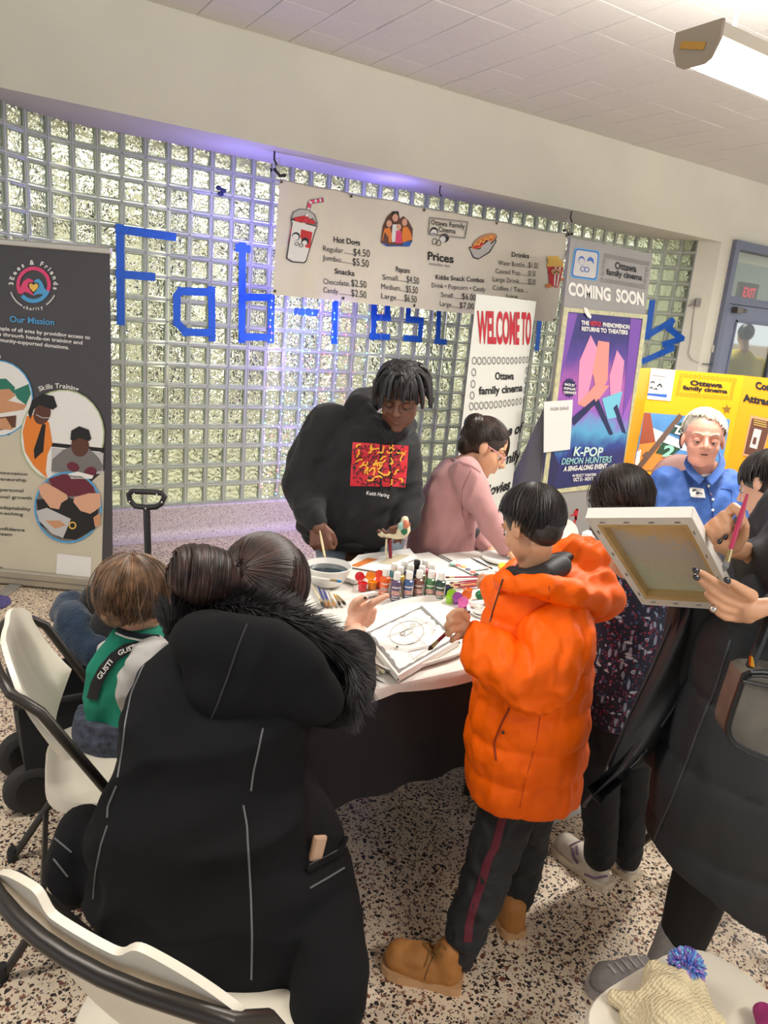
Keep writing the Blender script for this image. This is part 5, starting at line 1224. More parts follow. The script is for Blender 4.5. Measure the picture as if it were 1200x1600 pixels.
# crimson brushes in a loose bundle
for i, (a, b_) in enumerate([((1000, 292), (600, 298)), ((1010, 310), (640, 350)), ((1000, 330), (600, 372)), ((960, 345), (610, 385)), ((980, 360), (640, 392)), ((940, 352), (700, 372)), ((905, 330), (690, 366))]):
    brush(T(*zr(*a), 0.006+0.003*(i % 3)), T(*zr(*b_), 0.008), (150, 24, 48) if i != 5 else (226, 150, 60), ['long crimson brush furthest back in the bundle beside the bottles', 'crimson brush second from the back of the bundle', 'crimson brush in the middle of the bundle', 'crimson brush low in the bundle', 'crimson brush nearest the open paint pots', 'amber handled brush lying among the crimson ones', 'short crimson brush crossing the bundle'][i], 0.0032, 0.016, (90, 40, 40))
# papers, palette, plates and cups at the far end
def sheet(name, q, m_, label, cat, h=0.003, z0=0.002):
    P = [T(*p, z0) for p in q]; return tag(MB().prism(P, (0, 0, h)).build(name, m_), label, cat)
M_pap = mat('paper_white', (238, 236, 230), 0.6)
sheet('paper_sheet', [zr(*q) for q in [(700, 150), (900, 118), (1010, 215), (850, 240)]], M_pap, 'white paper under a thin brush at the right of the table', 'paper')
brush(T(*zr(835, 125), 0.010), T(*zr(1028, 222), 0.010), (52, 40, 60), 'thin dark brush lying diagonally on the white paper', 0.003, 0.014)
sw_ = thing('colour_swatch_strip', 'strip of pale card with five dabs of paint behind the bottles', 'palette', T(*zr(760, 220)))
MB().prism([T(*zr(*q), 0.002) for q in [(640, 170), (690, 150), (890, 255), (850, 275)]], (0, 0, 0.002)).build('card', M_pap, sw_)
for (x, y), c_ in zip([(668, 178), (718, 188), (765, 203), (808, 226), (852, 250)], [(150, 200, 190), (224, 130, 120), (230, 180, 110), (120, 120, 140), (232, 120, 100)]): MB().ball(T(*zr(x, y), 0.006), (0.012, 0.012, 0.004), None, 10, 6).build('paint_dab', mat('dab_%d_%d_%d' % c_, c_, 0.4), sw_)
pls = thing('paper_plate', 'small stack of white round plates beyond the boy', 'plate', T(779, 876))
MB().lathe(T(779, 876), [(0.05, 0), (0.07, 0.008), (0.073, 0.020), (0.07, 0.022), (0.05, 0.016), (0, 0.016)], 28).build('plate_stack', M_pap, pls, smooth=True)
yt = T(784, 893); tag(MB().lathe(yt+ZU*0.016, [(0.010, -0.012), (0.017, -0.012), (0.018, 0), (0.017, 0.012), (0.010, 0.012)], 20, (0.8, -0.3, 0.2)).build('tape_roll', mat('yellow_roll', (236, 206, 30), 0.4), None, smooth=True), 'small roll of yellow tape beside the orange collar', 'tape roll')
pap = sheet('palette_paper', [(540, 885), (560, 868), (640, 858), (652, 872), (600, 895)], M_pap, 'smeared palette paper in front of the instructor', 'paper')
for q, c_ in ((((548, 884), (575, 872), (590, 874), (560, 886)), (206, 120, 60)), (((590, 880), (620, 866), (640, 868), (610, 882)), (196, 186, 160))): 
    sm_ = MB().prism([T(*p, 0.0055) for p in q], (0, 0, 0.0012)).build('paint_smear', mat('smear_%d' % c_[0], c_, 0.5), pap)
bxp = T(555, 908); tag(MB().bbox(bxp+ZU*0.010, (0.07, 0.05, 0.018), 0.004, rotz(20)).build('small_box', M_pap), 'small flat white box under the red brush', 'box')
tag(MB().bbox(T(578, 930)+ZU*0.004, (0.06, 0.03, 0.006), 0.002, rotz(10)).build('tissue', M_pap), 'folded white tissue in front of the paint pots', 'tissue')
pal = thing('paint_palette', 'white plastic mixing palette under the boy\'s orange sleeve', 'palette', T(765, 960))
PA = T(768, 958)
MB().lathe(PA, [(0.0, 0.0), (0.072, 0.0), (0.085, 0.010), (0.083, 0.013), (0.07, 0.006), (0.0, 0.006)], 30).build('palette_body', M_tray, pal, smooth=True)
for k in range(6):
    a = k*1.05; MB().lathe(PA+Vector((0.052*math.cos(a), 0.052*math.sin(a), 0.005)), [(0.0, 0.002), (0.016, 0.004), (0.02, 0.009), (0.021, 0.006)], 14).build('well', mat('well_%d' % (k % 3), [(206, 200, 194), (190, 150, 140), (214, 206, 196)][k % 3], 0.4), pal, smooth=True)
for (a, b_, lb_) in (((575, 1035), (600, 1050), 'cream stick lying left of the canvas corner'), ((572, 1030), (590, 1052), 'second cream stick beside the canvas corner')):
    tag(MB().tube([T(*a, 0.006), T(*b_, 0.006)], 0.0045, 7).build('wooden_stick', mat('stick', (226, 214, 184), 0.5)), lb_, 'stick')
# white sheet near the far left corner with sketch marks
psk = sheet('sketch_paper', [(283, 905), (320, 900), (318, 935), (280, 938)], M_pap, 'sketched paper between the toddler and the hair bun', 'paper')
# things at the far right on the counter
CB = lambda px, py, dz=0.0: onz(px, py, 0.75+dz)
for i, (x, y, s, a) in enumerate(((918, 844, 0.06, 20), (898, 850, 0.05, -10))):
    tag(MB().bbox(CB(x, y)+ZU*0.02, (s, s*0.7, 0.04), 0.004, rotz(a)).build('card_box', M_pap), ['small white box on the counter behind the orange hood', 'second small white box beside the orange hood'][i], 'box')
pe = CB(872, 862); pst = thing('paper_plate', 'white plate standing on the counter behind the boy\'s head', 'plate', pe)
MB().lathe(pe+ZU*0.075, [(0.0, 0.0), (0.05, 0.0), (0.075, 0.008), (0.075, 0.011), (0.05, 0.004), (0.0, 0.004)], 28, (-0.5, -0.85, 0.12)).build('plate', M_pap, pst, smooth=True)
# ================================================================ people
def rr(x, y, hd, px): return px*(hd/ray(x, y).dot(HF))/FPX
def chn(hd, pts): return ('c', [(F(x, y, hd+o), rr(x, y, hd+o, r)) for x, y, o, r in pts])
CAMR = Matrix((RT, FW, UP)).transposed()       # columns: right, away, up
def elp(hd, x, y, o, rx, ry, rd, ang=0):
    """ellipsoid square to the view: half sizes in pixels across, up and in depth; ang turns it clockwise"""
    k = rr(x, y, hd+o, 1.0); return ('e', F(x, y, hd+o), (rx*k, rd*k, ry*k), CAMR @ Matrix.Rotation(math.radians(ang), 3, 'Y'))
def lft(hd, rings):
    """upright tube of level rings: (x, y, o, half width px, half depth px[, slant])"""
    out = []
    for q in rings:
        x, y, o, hw, hd_ = q[:5]; k = rr(x, y, hd+o, 1.0); sl = q[5] if len(q) > 5 else 0
        ax = HR*math.cos(math.radians(sl)) + ZU*math.sin(-math.radians(sl))
        out.append((F(x, y, hd+o), ax*hw*k, HF*hd_*k))
    return ('l', out)
_inv = {}
def surf(objs, px, py, off=0.001):
    """where the line of sight meets a built surface, lifted by off"""
    best = None
    for ob in (objs if isinstance(objs, (list, tuple)) else [objs]):
        o = wloc(ob.parent) if ob.parent else Vector((0, 0, 0))
        d = ray(px, py).normalized(); hit, loc, no, ix = ob.ray_cast(CAM-o, d)
        if hit:
            L = (loc+o-CAM).length
            if best is None or L < best[0]: best = (L, loc+o, no if no.dot(d) < 0 else -no)
    if best is None: return None
    return best[1]+best[2]*off
def seam(name, ob, pts, r, m, parent, step=5.0, off=0.0, flat=None):
    P = []
    for (x0, y0), (x1, y1) in zip(pts, pts[1:]):
        n = max(1, int(math.hypot(x1-x0, y1-y0)/step))
        for i in range(n): 
            q = surf(ob, x0+(x1-x0)*i/n, y0+(y1-y0)*i/n, off)
            if q is not None: P.append(q)
    q = surf(ob, *pts[-1], off)
    if q is not None: P.append(q)
    if len(P) > 4:
        P = [P[0]]+[(P[i-1]+P[i]*2+P[i+1])/4 for i in range(1, len(P)-1)]+[P[-1]]
    if len(P) > 1: return MB().tube(P, r, 6, flat=flat).build(name, m, parent, smooth=True)
class Surf:
    """printed matter that follows a built surface"""
    def __init__(s, ob): s.ob = ob; s.n = -FW; s.last = None
    def __call__(s, px, py, off=0.0):
        q = surf(s.ob, px, py, off)
        if q is None: q = s.last if s.last is not None else CAM+ray(px, py)*2
        s.last = q; return q
def patch(name, ob, quad, m, parent, n=8, off=0.003, nv=None):
    """four-cornered patch (pixel corners clockwise from top left) lying on a surface"""
    a, b_, c, d = [Vector(q) for q in quad]; S_ = Surf(ob)
    def fn(u, v):
        p = (a*(1-u)+b_*u)*(1-v)+(d*(1-u)+c*u)*v; return S_(p.x, p.y, off)
    o = MB().grid(fn, n, nv or n).build(name, m, parent, fixn=False)
    bm = bmesh.new(); bm.from_mesh(o.data)
    for f in bm.faces:
        if f.normal.dot(-FW) < 0: f.normal_flip()
    bm.to_mesh(o.data); bm.free(); autosmooth(o.data, 80); return o
def frame(fwd, up=ZU):
    """head frame: columns right, forward, up"""
    f = Vector(fwd).normalized(); u = Vector(up); u = (u-f*u.dot(f)).normalized(); r = f.cross(u); return Matrix((r, f, u)).transposed()
def camdir(right, up, toward):
    """direction from how it looks: right, up, and towards the camera"""
    return (RT*right + UP*up - FW*toward).normalized()
def hair_mat(name, rgb, light=1.5, rough=0.42):
    def build(nt, tc):
        n = nt.nodes.new('ShaderNodeTexNoise'); n.inputs['Scale'].default_value = 26; n.inputs['Detail'].default_value = 6
        nt.links.new(tc.outputs['Object'], n.inputs['Vector'])
        r = nt.nodes.new('ShaderNodeValToRGB'); c = lin(rgb)
        r.color_ramp.elements[0].position = 0.36; r.color_ramp.elements[1].position = 0.66
        r.color_ramp.elements[0].color = (c[0]*0.6, c[1]*0.6, c[2]*0.6, 1); r.color_ramp.elements[1].color = (min(1, c[0]*light), min(1, c[1]*light), min(1, c[2]*light), 1)
        nt.links.new(n.outputs['Fac'], r.inputs[0])
        g = nt.nodes.new('ShaderNodeNewGeometry'); mr = nt.nodes.new('ShaderNodeMapRange'); mr.inputs[3].default_value = 0.55; mr.inputs[4].default_value = 1.5; nt.links.new(g.outputs['Random Per Island'], mr.inputs[0])
        vm = nt.nodes.new('ShaderNodeVectorMath'); vm.operation = 'SCALE'; nt.links.new(r.outputs[0], vm.inputs[0]); nt.links.new(mr.outputs[0], vm.inputs['Scale']); return vm.outputs[0]
    return ramp_mat(name, rough, build)
def hair(name, c, R, rad, pole, th0, th1, n, sr, m, parent, lift=0.02, jit=0.1, seg=9, az=(0, 360), tip=0.25, wav=0.0, drop=0.0, rows=3, curl=0.0):
    """locks lying on an ellipsoid, running from the pole outwards. th in degrees; th1 may depend on azimuth; lift is relative"""
    pole = Vector(pole).normalized(); e1 = pole.orthogonal().normalized(); e2 = pole.cross(e1)
    b = MB(); rad = Vector(rad)
    for k in range(n):
        a = math.radians(az[0]+(az[1]-az[0])*random.random()); row = random.random()
        t0 = th0 + (random.random()**0.8)*rows*12; t1 = (th1(e1*math.cos(a)+e2*math.sin(a)) if callable(th1) else th1)*(1+random.uniform(-jit, jit))
        if t1 < t0+12: t1 = t0+12
        tw = random.uniform(-1, 1)*wav; P = []; rs = []; li = 1+random.uniform(0, lift)
        for i in range(seg):
            s = i/(seg-1); th = math.radians(t0+(t1-t0)*s); aa = a+tw*s*s+curl*s+0.02*math.sin(s*9+k)
            d = pole*math.cos(th)+(e1*math.cos(aa)+e2*math.sin(aa))*math.sin(th)
            p = Vector((d.x*rad.x, d.y*rad.y, d.z*rad.z))*li*(1+lift*0.8*s*random.uniform(0.5, 1.0)*0.5)
            q = c+R @ p; q.z -= drop*s*s; P.append(q); rs.append(sr*(0.55+0.45*math.sin(min(1, s*3)*math.pi/2))*(1-(1-tip)*max(0, (s-0.55)/0.45)))
        b.tube(P, rs, 4)
    return b.build(name, m, parent, smooth=True, fixn=False)
def head_prims(c, R, H, neck=True, nk=None):
    def L(x, y, z): return c+R @ (Vector((x, y, z))*H)
    pr = [('e', L(0, -.06, .12), (.335*H, .40*H, .37*H), R), ('e', L(0, .10, -.12), (.28*H, .27*H, .36*H), R), ('e', L(0, .13, -.32), (.20*H, .20*H, .15*H), R), ('e', L(0, .245, -.42), (.10*H, .085*H, .075*H), R)]
    for s in (-1, 1):
        pr += [('e', L(s*.15, .21, -.15), (.115*H, .10*H, .11*H), R), ('e', L(s*.345, -.03, -.05), (.035*H, .075*H, .125*H), R @ Matrix.Rotation(math.radians(12), 3, 'X')), ('e', L(s*.05, .375, -.135), (.042*H, .04*H, .035*H), R)]
    pr += [('c', [(L(0, .345, .03), .04*H), (L(0, .40, -.05), .043*H), (L(0, .435, -.115), .05*H)]),
           ('c', [(L(-.19, .27, .075), .045*H), (L(0, .325, .08), .05*H), (L(.19, .27, .075), .045*H)]),
           ('c', [(L(-.095, .315, -.245), .022*H), (L(0, .365, -.228), .032*H), (L(.095, .315, -.245), .022*H)]),
           ('c', [(L(-.08, .315, -.262), .022*H), (L(0, .36, -.282), .036*H), (L(.08, .315, -.262), .022*H)])]
    if neck: pr.append(('c', [(L(0, -.06, -.28), .19*H), (nk if nk is not None else L(0, -.14, -.75), .20*H)]))
    return pr
def face_post(heads):
    """hollow the eye sockets and part the lips"""
    def post(co, no):
        for c, R, H in heads:
            Ri = np.array(R).T; q = (co-np.array(c)) @ np.array(R)/H
            dsp = np.zeros(len(co))
            for s in (-1, 1):
                d2 = ((q-np.array([s*.135, .33, -.01]))**2).sum(1); dsp -= 0.045*np.exp(-d2/(2*.055**2))
            ml = np.exp(-((q[:, 2]+.253)/.009)**2)*np.exp(-(q[:, 0]/.085)**4)*(q[:, 1] > .25); dsp -= 0.02*ml
            co = co + no*(dsp*H)[:, None]
        return co
    return post
def lip_fn(heads, base=0):
    def fn(cs):
        out = np.zeros(len(cs), int)
        for c, R, H in heads:
            q = (cs-np.array(c)) @ np.array(R)/H
            lp = (np.abs(q[:, 0]) < .10) & (np.abs(q[:, 2]+.255+.10*q[:, 0]**2*0) < .045*(1-(q[:, 0]/.11)**2)) & (q[:, 1] > .28)
            out[lp] = 1
        return out
    return fn
def eyes(c, R, H, parent, skin, lashc, closed=0.75, brow=None, gaze=0.0):
    def L(x, y, z): return c+R @ (Vector((x, y, z))*H)
    for s in (-1, 1):
        e = MB().ball(L(s*.135, .272, -.01), .062*H, R, 14, 10).build('eye', mat('eye_white', (222, 214, 206), 0.2), parent, smooth=True)
        MB().ball(L(s*.135, .272+.034, -.01-.030), (.026*H, .03*H, .026*H), R, 10, 8).build('iris', mat('iris_dark', (34, 24, 20), 0.15), e, smooth=True)
        # upper lid: part of a slightly larger shell
        def lid(u, v):
            a = math.radians(-75+150*u); t = math.radians(100-(100-(8-34*closed))*v)
            d = Vector((math.sin(a)*math.cos(t*0.9), math.cos(a)*math.cos(t), math.sin(t)))
            d.normalize(); return L(s*.135, .272, -.01)+R @ (d*.069*H)
        MB().grid(lid, 12, 8).build('eyelid', skin, parent, smooth=True, fixn=False)
        MB().tube([lid(i/8, 1.0)+R @ Vector((0, .003*H, 0)) for i in range(9)], .0075*H, 5).build('lash_line', lashc, parent)
        if brow is not None:
            MB().tube([L(s*.055, .345, .085), L(s*.12, .345, .115), L(s*.19, .30, .115), L(s*.235, .25, .09)], [.012*H, .017*H, .015*H, .006*H], 6, flat=0.6).build('eyebrow', brow, parent, smooth=True)
def hand_prims(w, d, n, L, curl=0.3, side=1, spread=0.12, thumb=0.6, curls=None):
    """wrist w, pointing d, back-of-hand normal n, hand length L; side = which side the thumb leaves (+1: d x n)"""
    d = Vector(d).normalized(); n = Vector(n); n = (n-d*n.dot(d)).normalized(); s = d.cross(n)*side
    pr = [('c', [(w, L*.15), (w+d*L*.12, L*.16)])]
    pl_ = w+d*L*.48
    for k in range(4):
        o = (0.215-0.143*k)*L; pr.append(('c', [(w+s*o*0.7+d*L*.1, L*.085), (pl_+s*o, L*.085)]))
    ln = [.40, .45, .42, .33]
    for k in range(4):
        o = (0.215-0.143*k)*L; p = pl_+s*o; dd = (d+s*(0.5-k/3)*spread*2).normalized(); cu = (curls[k] if curls else curl); pts = [(p, L*.062)]
        ang = 0
        for j, f in enumerate((.45, .32, .23)):
            ang += cu*(0.9 if j == 0 else 1.0); v = dd*math.cos(ang)-n*math.sin(ang); p = p+v*ln[k]*L*f; pts.append((p, L*(.056-.006*j)))
        pr.append(('c', pts))
    t0 = w+d*L*.14+s*L*.16; t1 = t0+(d*.7+s*.55-n*thumb*.3).normalized()*L*.22; t2 = t1+(d*.9+s*.15-n*thumb*.5).normalized()*L*.17; t3 = t2+(d*.9-s*.1-n*thumb*.6).normalized()*L*.12
    pr.append(('c', [(t0, L*.095), (t1, L*.078), (t2, L*.066), (t3, L*.052)]))
    return pr
def shoe(parent, heel, toe, wd, hs, m_up, m_sole, name='boot', soleh=0.022, top=None, ankle_r=None, vox=0.006):
    """heel and toe are floor points; hs = height of the upper at the ankle"""
    heel, toe = Vector(heel), Vector(toe); d = (toe-heel); Ls = d.length; d.normalize(); s = d.cross(ZU)
    prof = [(0.0, .30), (0.03, .36), (.12, .42), (.3, .40), (.45, .40), (.6, .46), (.75, .50), (.88, .44), (.96, .30), (1.0, .12)]
    loop = [heel+d*Ls*t+s*wd*w_ for t, w_ in prof]+[heel+d*Ls*t-s*wd*w_ for t, w_ in reversed(prof)]
    u = blob(name, [('c', [(heel+d*Ls*.20+ZU*(hs*.35), wd*.40), (heel+d*Ls*.22+ZU*(hs*.9), ankle_r or wd*.40)]), ('c', [(heel+d*Ls*.25+ZU*(hs*.45), wd*.38), (heel+d*Ls*.55+ZU*(soleh+wd*.34), wd*.38), (heel+d*Ls*.80+ZU*(soleh+wd*.26), wd*.34)]),
        ('e', heel+d*Ls*.80+ZU*(soleh+wd*.2), (wd*.42, Ls*.17, wd*.42), Matrix((s, d, ZU)).transposed()), ('l', [(heel+d*Ls*.5+ZU*soleh*.6, s*wd*.42, d*Ls*.46), (heel+d*Ls*.5+ZU*(soleh+wd*.15), s*wd*.42, d*Ls*.45)])], m_up, parent, vox, 5, [lumps(40, 0.0015)])
    so = MB().prism([p+ZU*0.0 for p in loop], (0, 0, soleh)).build('sole', m_sole, u)
    return u
SK_DARK = mat('skin_deep', (104, 66, 48), 0.5, noise=(18, 0.08), sub=0.08); SK_OLIVE = mat('skin_olive', (206, 154, 118), 0.5, noise=(14, 0.06), sub=0.1); SK_LIGHT = mat('skin_light', (226, 176, 148), 0.5, noise=(14, 0.06), sub=0.1); SK_PINK = mat('skin_rosy', (222, 158, 136), 0.5, noise=(10, 0.12), sub=0.1)
LIP_D = mat('lip_deep', (128, 70, 62), 0.45); LIP_L = mat('lip_rose', (190, 110, 100), 0.45)
# ---- boy in the orange puffer jacket ----------------------------------------------------------
def boy():
    hd = 1.68; root = thing('person', 'child in a bright orange hooded puffer jacket holding a crimson brush at the table', 'person', onz(760, 1505, 0))
    hc = F(828, 822, hd+0.02); fwd = camdir(-0.62, -0.28, -0.75); R = frame(fwd, camdir(0.05, 1, 0.1)); H = rr(828, 820, hd, 118)
    body = head_prims(hc, R, H, True, F(830, 905, hd+0.02))
    body += [chn(hd, [(830, 905, 0, 24), (825, 1000, 0, 45), (820, 1150, 0, 45), (815, 1230, 0, 45)]), chn(hd, [(825, 980, -.02, 30), (850, 1060, -.12, 22), (760, 1015, -.10, 16), (727, 984, -.06, 11)]), chn(hd, [(815, 960, .05, 26), (800, 960, .14, 18), (772, 918, .22, 13), (766, 910, .24, 11)]),
             chn(hd, [(800, 1230, -.02, 34), (760, 1370, -.06, 24), (715, 1490, -.10, 16)]), chn(hd, [(826, 1230, .06, 34), (818, 1330, .10, 24), (806, 1410, .10, 16)])]
    # near hand gripping the brush
    h = hd-0.06
    def hx(x, y): return (716+(x-714)*1.15, 976+(y-976)*1.15)
    body += [chn(h, [(*hx(x, y), o, r) for x, y, o, r in q]) for q in ([(738, 992, 0, 13), (726, 984, 0, 14), (718, 975, 0, 14)], [(718, 962, -.012, 6.2), (708, 960, -.024, 5.8), (701, 966, -.026, 5), (703, 973, -.018, 4.4)], [(714, 970, -.016, 6.2), (704, 971, -.030, 5.8), (698, 978, -.028, 5), (701, 985, -.018, 4.4)],
             [(714, 981, -.016, 6.2), (705, 983, -.028, 5.4), (700, 989, -.024, 4.8)], [(717, 991, -.012, 5.8), (709, 994, -.022, 4.8), (705, 998, -.02, 4.2)], [(726, 966, -.012, 6), (719, 957, -.022, 5.2), (712, 957, -.026, 4.6)])]
    h2 = hd+0.24
    body += [chn(h2, [(766, 910, 0, 9), (758, 906, 0, 9)]), chn(h2, [(757, 902, 0, 4.5), (751, 904, 0, 4), (747, 909, 0, 3.5)]), chn(h2, [(757, 906, -.01, 4.5), (750, 909, -.01, 4), (747, 913, -.01, 3.5)]), chn(h2, [(758, 910, -.01, 4.5), (752, 913, -.01, 4), (749, 917, -.01, 3.4)]), chn(h2, [(760, 913, -.015, 4.2), (755, 917, -.015, 3.6)]), chn(h2, [(760, 901, 0, 4.4), (754, 899, 0, 4), (750, 901, 0, 3.4)])]
    bo = blob('body', body, [SK_OLIVE, LIP_L], root, 0.0032, 2, None, lip_fn([(hc, R, H)]), face_post([(hc, R, H)]))
    eyes(hc, R, H, root, SK_OLIVE, K, 0.7, K)
    hm = hair_mat('hair_black_brown', (30, 25, 23), 2.2)
    cap = blob('hair', [('e', hc+R @ Vector((0, -.075*H, .15*H)), (.365*H, .41*H, .385*H), R), ('e', hc+R @ Vector((0, -.24*H, -.08*H)), (.30*H, .235*H, .27*H), R)], hm, root, 0.006, 14, [lumps(50, 0.003)])
    crown = Vector((0.1, -.35, .93))
    hair('hair_locks', hc+R @ Vector((0, -.075*H, .13*H)), R, (.375*H, .43*H, .40*H), crown, 4, lambda d: 88-46*d.y if d.y < 0 else 88-14*d.y, 900, .0042, hm, cap, 0.09, 0.16, wav=0.25, tip=0.15)
    # jacket
    M_or = mat('puffer_orange', (255, 104, 0), 0.55, spec=0.22, noise=(3, 0.05), bump=(40, 0.12, 0.004))
    def quilt(co, no):
        z = co[:, 2]; t = (z+0.02*vnoise(co, 5, 3))/0.098; s = np.abs(np.sin(np.pi*t)); return 0.011*(np.power(s, 0.45)-0.75)
    tor = [lft(hd, [(815, 1236, 0, 86, 76), (816, 1205, 0, 90, 80), (822, 1150, 0, 93, 82), (830, 1080, 0, 92, 82), (838, 1010, .01, 90, 78), (842, 960, .02, 84, 66), (838, 925, .02, 62, 52), (832, 905, .02, 44, 44)])]
    jk = blob('jacket', tor, M_or, root, 0.0075, 5, [quilt, folds((0, 0, 1), 26, 0.0035, 5, 2), lumps(22, 0.004, 4)])
    sl = blob('sleeve', [chn(hd, [(872, 968, -.02, 50), (866, 1010, -.09, 54), (852, 1055, -.13, 53), (826, 1062, -.14, 47), (792, 1042, -.125, 42), (762, 1020, -.105, 37), (750, 1008, -.09, 29)])], M_or, root, 0.0065, 5, [folds((0.6, 0.2, 0.7), 14, 0.011, 2.5, 5), folds((0.2, 0.6, 0.7), 30, 0.004, 3, 15), lumps(14, 0.006, 8)])
    sl2 = blob('sleeve', [chn(hd, [(812, 955, .10, 40), (792, 945, .17, 32), (778, 924, .21, 24), (771, 917, .225, 19)])], M_or, root, 0.0065, 5, [folds((0.6, 0.2, 0.7), 16, 0.006, 2.5, 6)])
    hem = MB(); 
    # hood lying on the back, open towards the neck
    hood = blob('hood', [elp(hd, 922, 925, .08, 52, 44, 52, 25), elp(hd, 890, 915, .06, 62, 36, 58, 12), elp(hd, 905, 880, .12, 34, 40, 44, -10), chn(hd, [(786, 908, -.02, 13), (812, 914, -.075, 16), (850, 920, -.085, 20), (890, 925, -.06, 24), (925, 940, .0, 26)]), chn(hd, [(786, 908, -.02, 12), (800, 890, .07, 12), (850, 868, .15, 15), (905, 852, .17, 18), (932, 868, .12, 20)])],
        M_or, root, 0.0065, 5, [folds((1, 0.2, 0.3), 22, 0.006, 2.5, 9), lumps(16, 0.006, 2)])
    lining = blob('lining', [elp(hd, 842, 892, .05, 50, 24, 48, -14), elp(hd, 868, 876, .09, 30, 12, 30, -18), chn(hd, [(800, 896, -.01, 13), (822, 902, -.055, 14), (850, 898, -.05, 18), (876, 884, .0, 18)])], mat('lining_black', (20, 19, 22), 0.6), root, 0.006, 4)
    seam('zip', [jk, hood, sl], [(786, 905), (780, 925), (772, 950), (766, 972)], 0.0022, mat('zip_brown', (70, 50, 44), 0.5), root, 4, 0.001)
    seam('side_seam', jk, [(845, 1110), (838, 1160), (822, 1215), (812, 1262)], 0.0011, mat('seam_orange', (196, 64, 4), 0.6), root, 6)
    seam('back_seam', [jk, hood], [(858, 915), (857, 945)], 0.0016, mat('seam_orange', (196, 64, 4), 0.6), root, 6)
    pk = seam('pocket_zip', jk, [(797, 1105), (784, 1130), (772, 1160), (775, 1188)], 0.0026, mat('pocket_dark', (150, 50, 14), 0.6), root, 5, 0.001)
    q = surf(jk, 787, 1143, 0.004)
    if q: MB().ball(q, 0.004, None, 8, 6).build('snap', M_black, root)
    # trousers with a maroon stripe
    M_tr = mat('track_black', (30, 31, 33), 0.75); M_ms = mat('stripe_maroon', (96, 24, 40), 0.7)
    p1 = blob('trousers', [chn(hd, [(800, 1235, -.01, 46), (782, 1300, -.04, 42), (764, 1350, -.06, 38), (745, 1410, -.09, 36), (728, 1455, -.105, 32), (722, 1482, -.11, 24), (727, 1500, -.115, 15)]), chn(hd, [(826, 1240, .05, 42), (822, 1310, .08, 34), (815, 1370, .09, 28), (810, 1404, .09, 23)])],
        M_tr, root, 0.006, 5, [folds((1, 0.3, 0.2), 22, 0.005, 2.0, 12), lumps(20, 0.003)])
    def strip(path, wpx, m, nm):
        S_ = Surf(p1); vs = []
        for x, y in path: 
            a, b_ = S_(x-wpx/2, y, 0.0015), S_(x+wpx/2, y, 0.0015); vs += [a, (a+b_)/2+(CAM-a).normalized()*0.002, b_]
        f = [(3*i+k, 3*i+k+1, 3*i+4+k, 3*i+3+k) for i in range(len(path)-1) for k in (0, 1)]
        b = MB(); b.add(vs, f); return b.build(nm, m, root, smooth=True, fixn=False)
    pth = [(790, 1262), (785, 1280), (779, 1305), (773, 1325), (762, 1345), (757, 1365), (751, 1385), (744, 1405), (738, 1425), (733, 1445), (732, 1460), (730, 1478)]
    strip([(x0+(x1-x0)*k/3, y0+(y1-y0)*k/3) for (x0, y0), (x1, y1) in zip(pth, pth[1:]) for k in range(3)], 13, M_ms, 'stripe')
    Sx = Surf(p1)
    decal('embroidered_badge', Sx, [('p', [(751, 1245), (754, 1243), (757, 1247), (760, 1249), (761, 1256), (759, 1259), (757, 1256), (753, 1255), (750, 1250)], 0), ('p', [(753, 1247), (756, 1247), (758, 1251), (755, 1252)], 1)], [KLG, mat('badge_green', (40, 90, 60), 0.6)], root, 0.003)
    # boots
    M_boot = mat('boot_tan', (170, 112, 52), 0.6, noise=(24, 0.12), bump=(200, 0.3, 0.002)); M_sol = mat('boot_sole', (196, 150, 104), 0.7); M_lace = mat('lace', (140, 100, 50), 0.7)
    b1 = shoe(root, onz(722, 1541, 0), onz(596, 1506, 0), 0.098, 0.105, M_boot, M_sol, 'boot', 0.024, ankle_r=0.036)
    b2 = shoe(root, onz(806, 1468, 0), onz(770, 1405, 0), 0.09, 0.10, M_boot, M_sol, 'boot', 0.024, ankle_r=0.036)
    for k, (a, b_) in enumerate((((664, 1476), (684, 1500)), ((672, 1470), (692, 1494)), ((680, 1464), (698, 1484)))): seam('lace', b1, [a, b_], 0.0028, M_lace, b1, 4, 0.002)
    for pts in (([(676, 1480), (664, 1470), (660, 1476), (672, 1486)]), ([(678, 1480), (690, 1472), (692, 1480), (682, 1488)]), ([(672, 1484), (668, 1500), (664, 1510)])): seam('lace', b1, pts, 0.0024, M_lace, b1, 3, 0.003)
    seam('welt_seam', b1, [(678, 1490), (668, 1515), (660, 1540)], 0.0016, mat('seam_brown', (96, 62, 30), 0.7), b1, 4)
    return root
boy()
brush(F(734, 955, 1.62)+ZU*0.0, F(669, 1016, 1.64), (120, 26, 36), 'crimson handled brush held by the child in orange over the canvas', 0.0045, 0.016, (60, 30, 30))
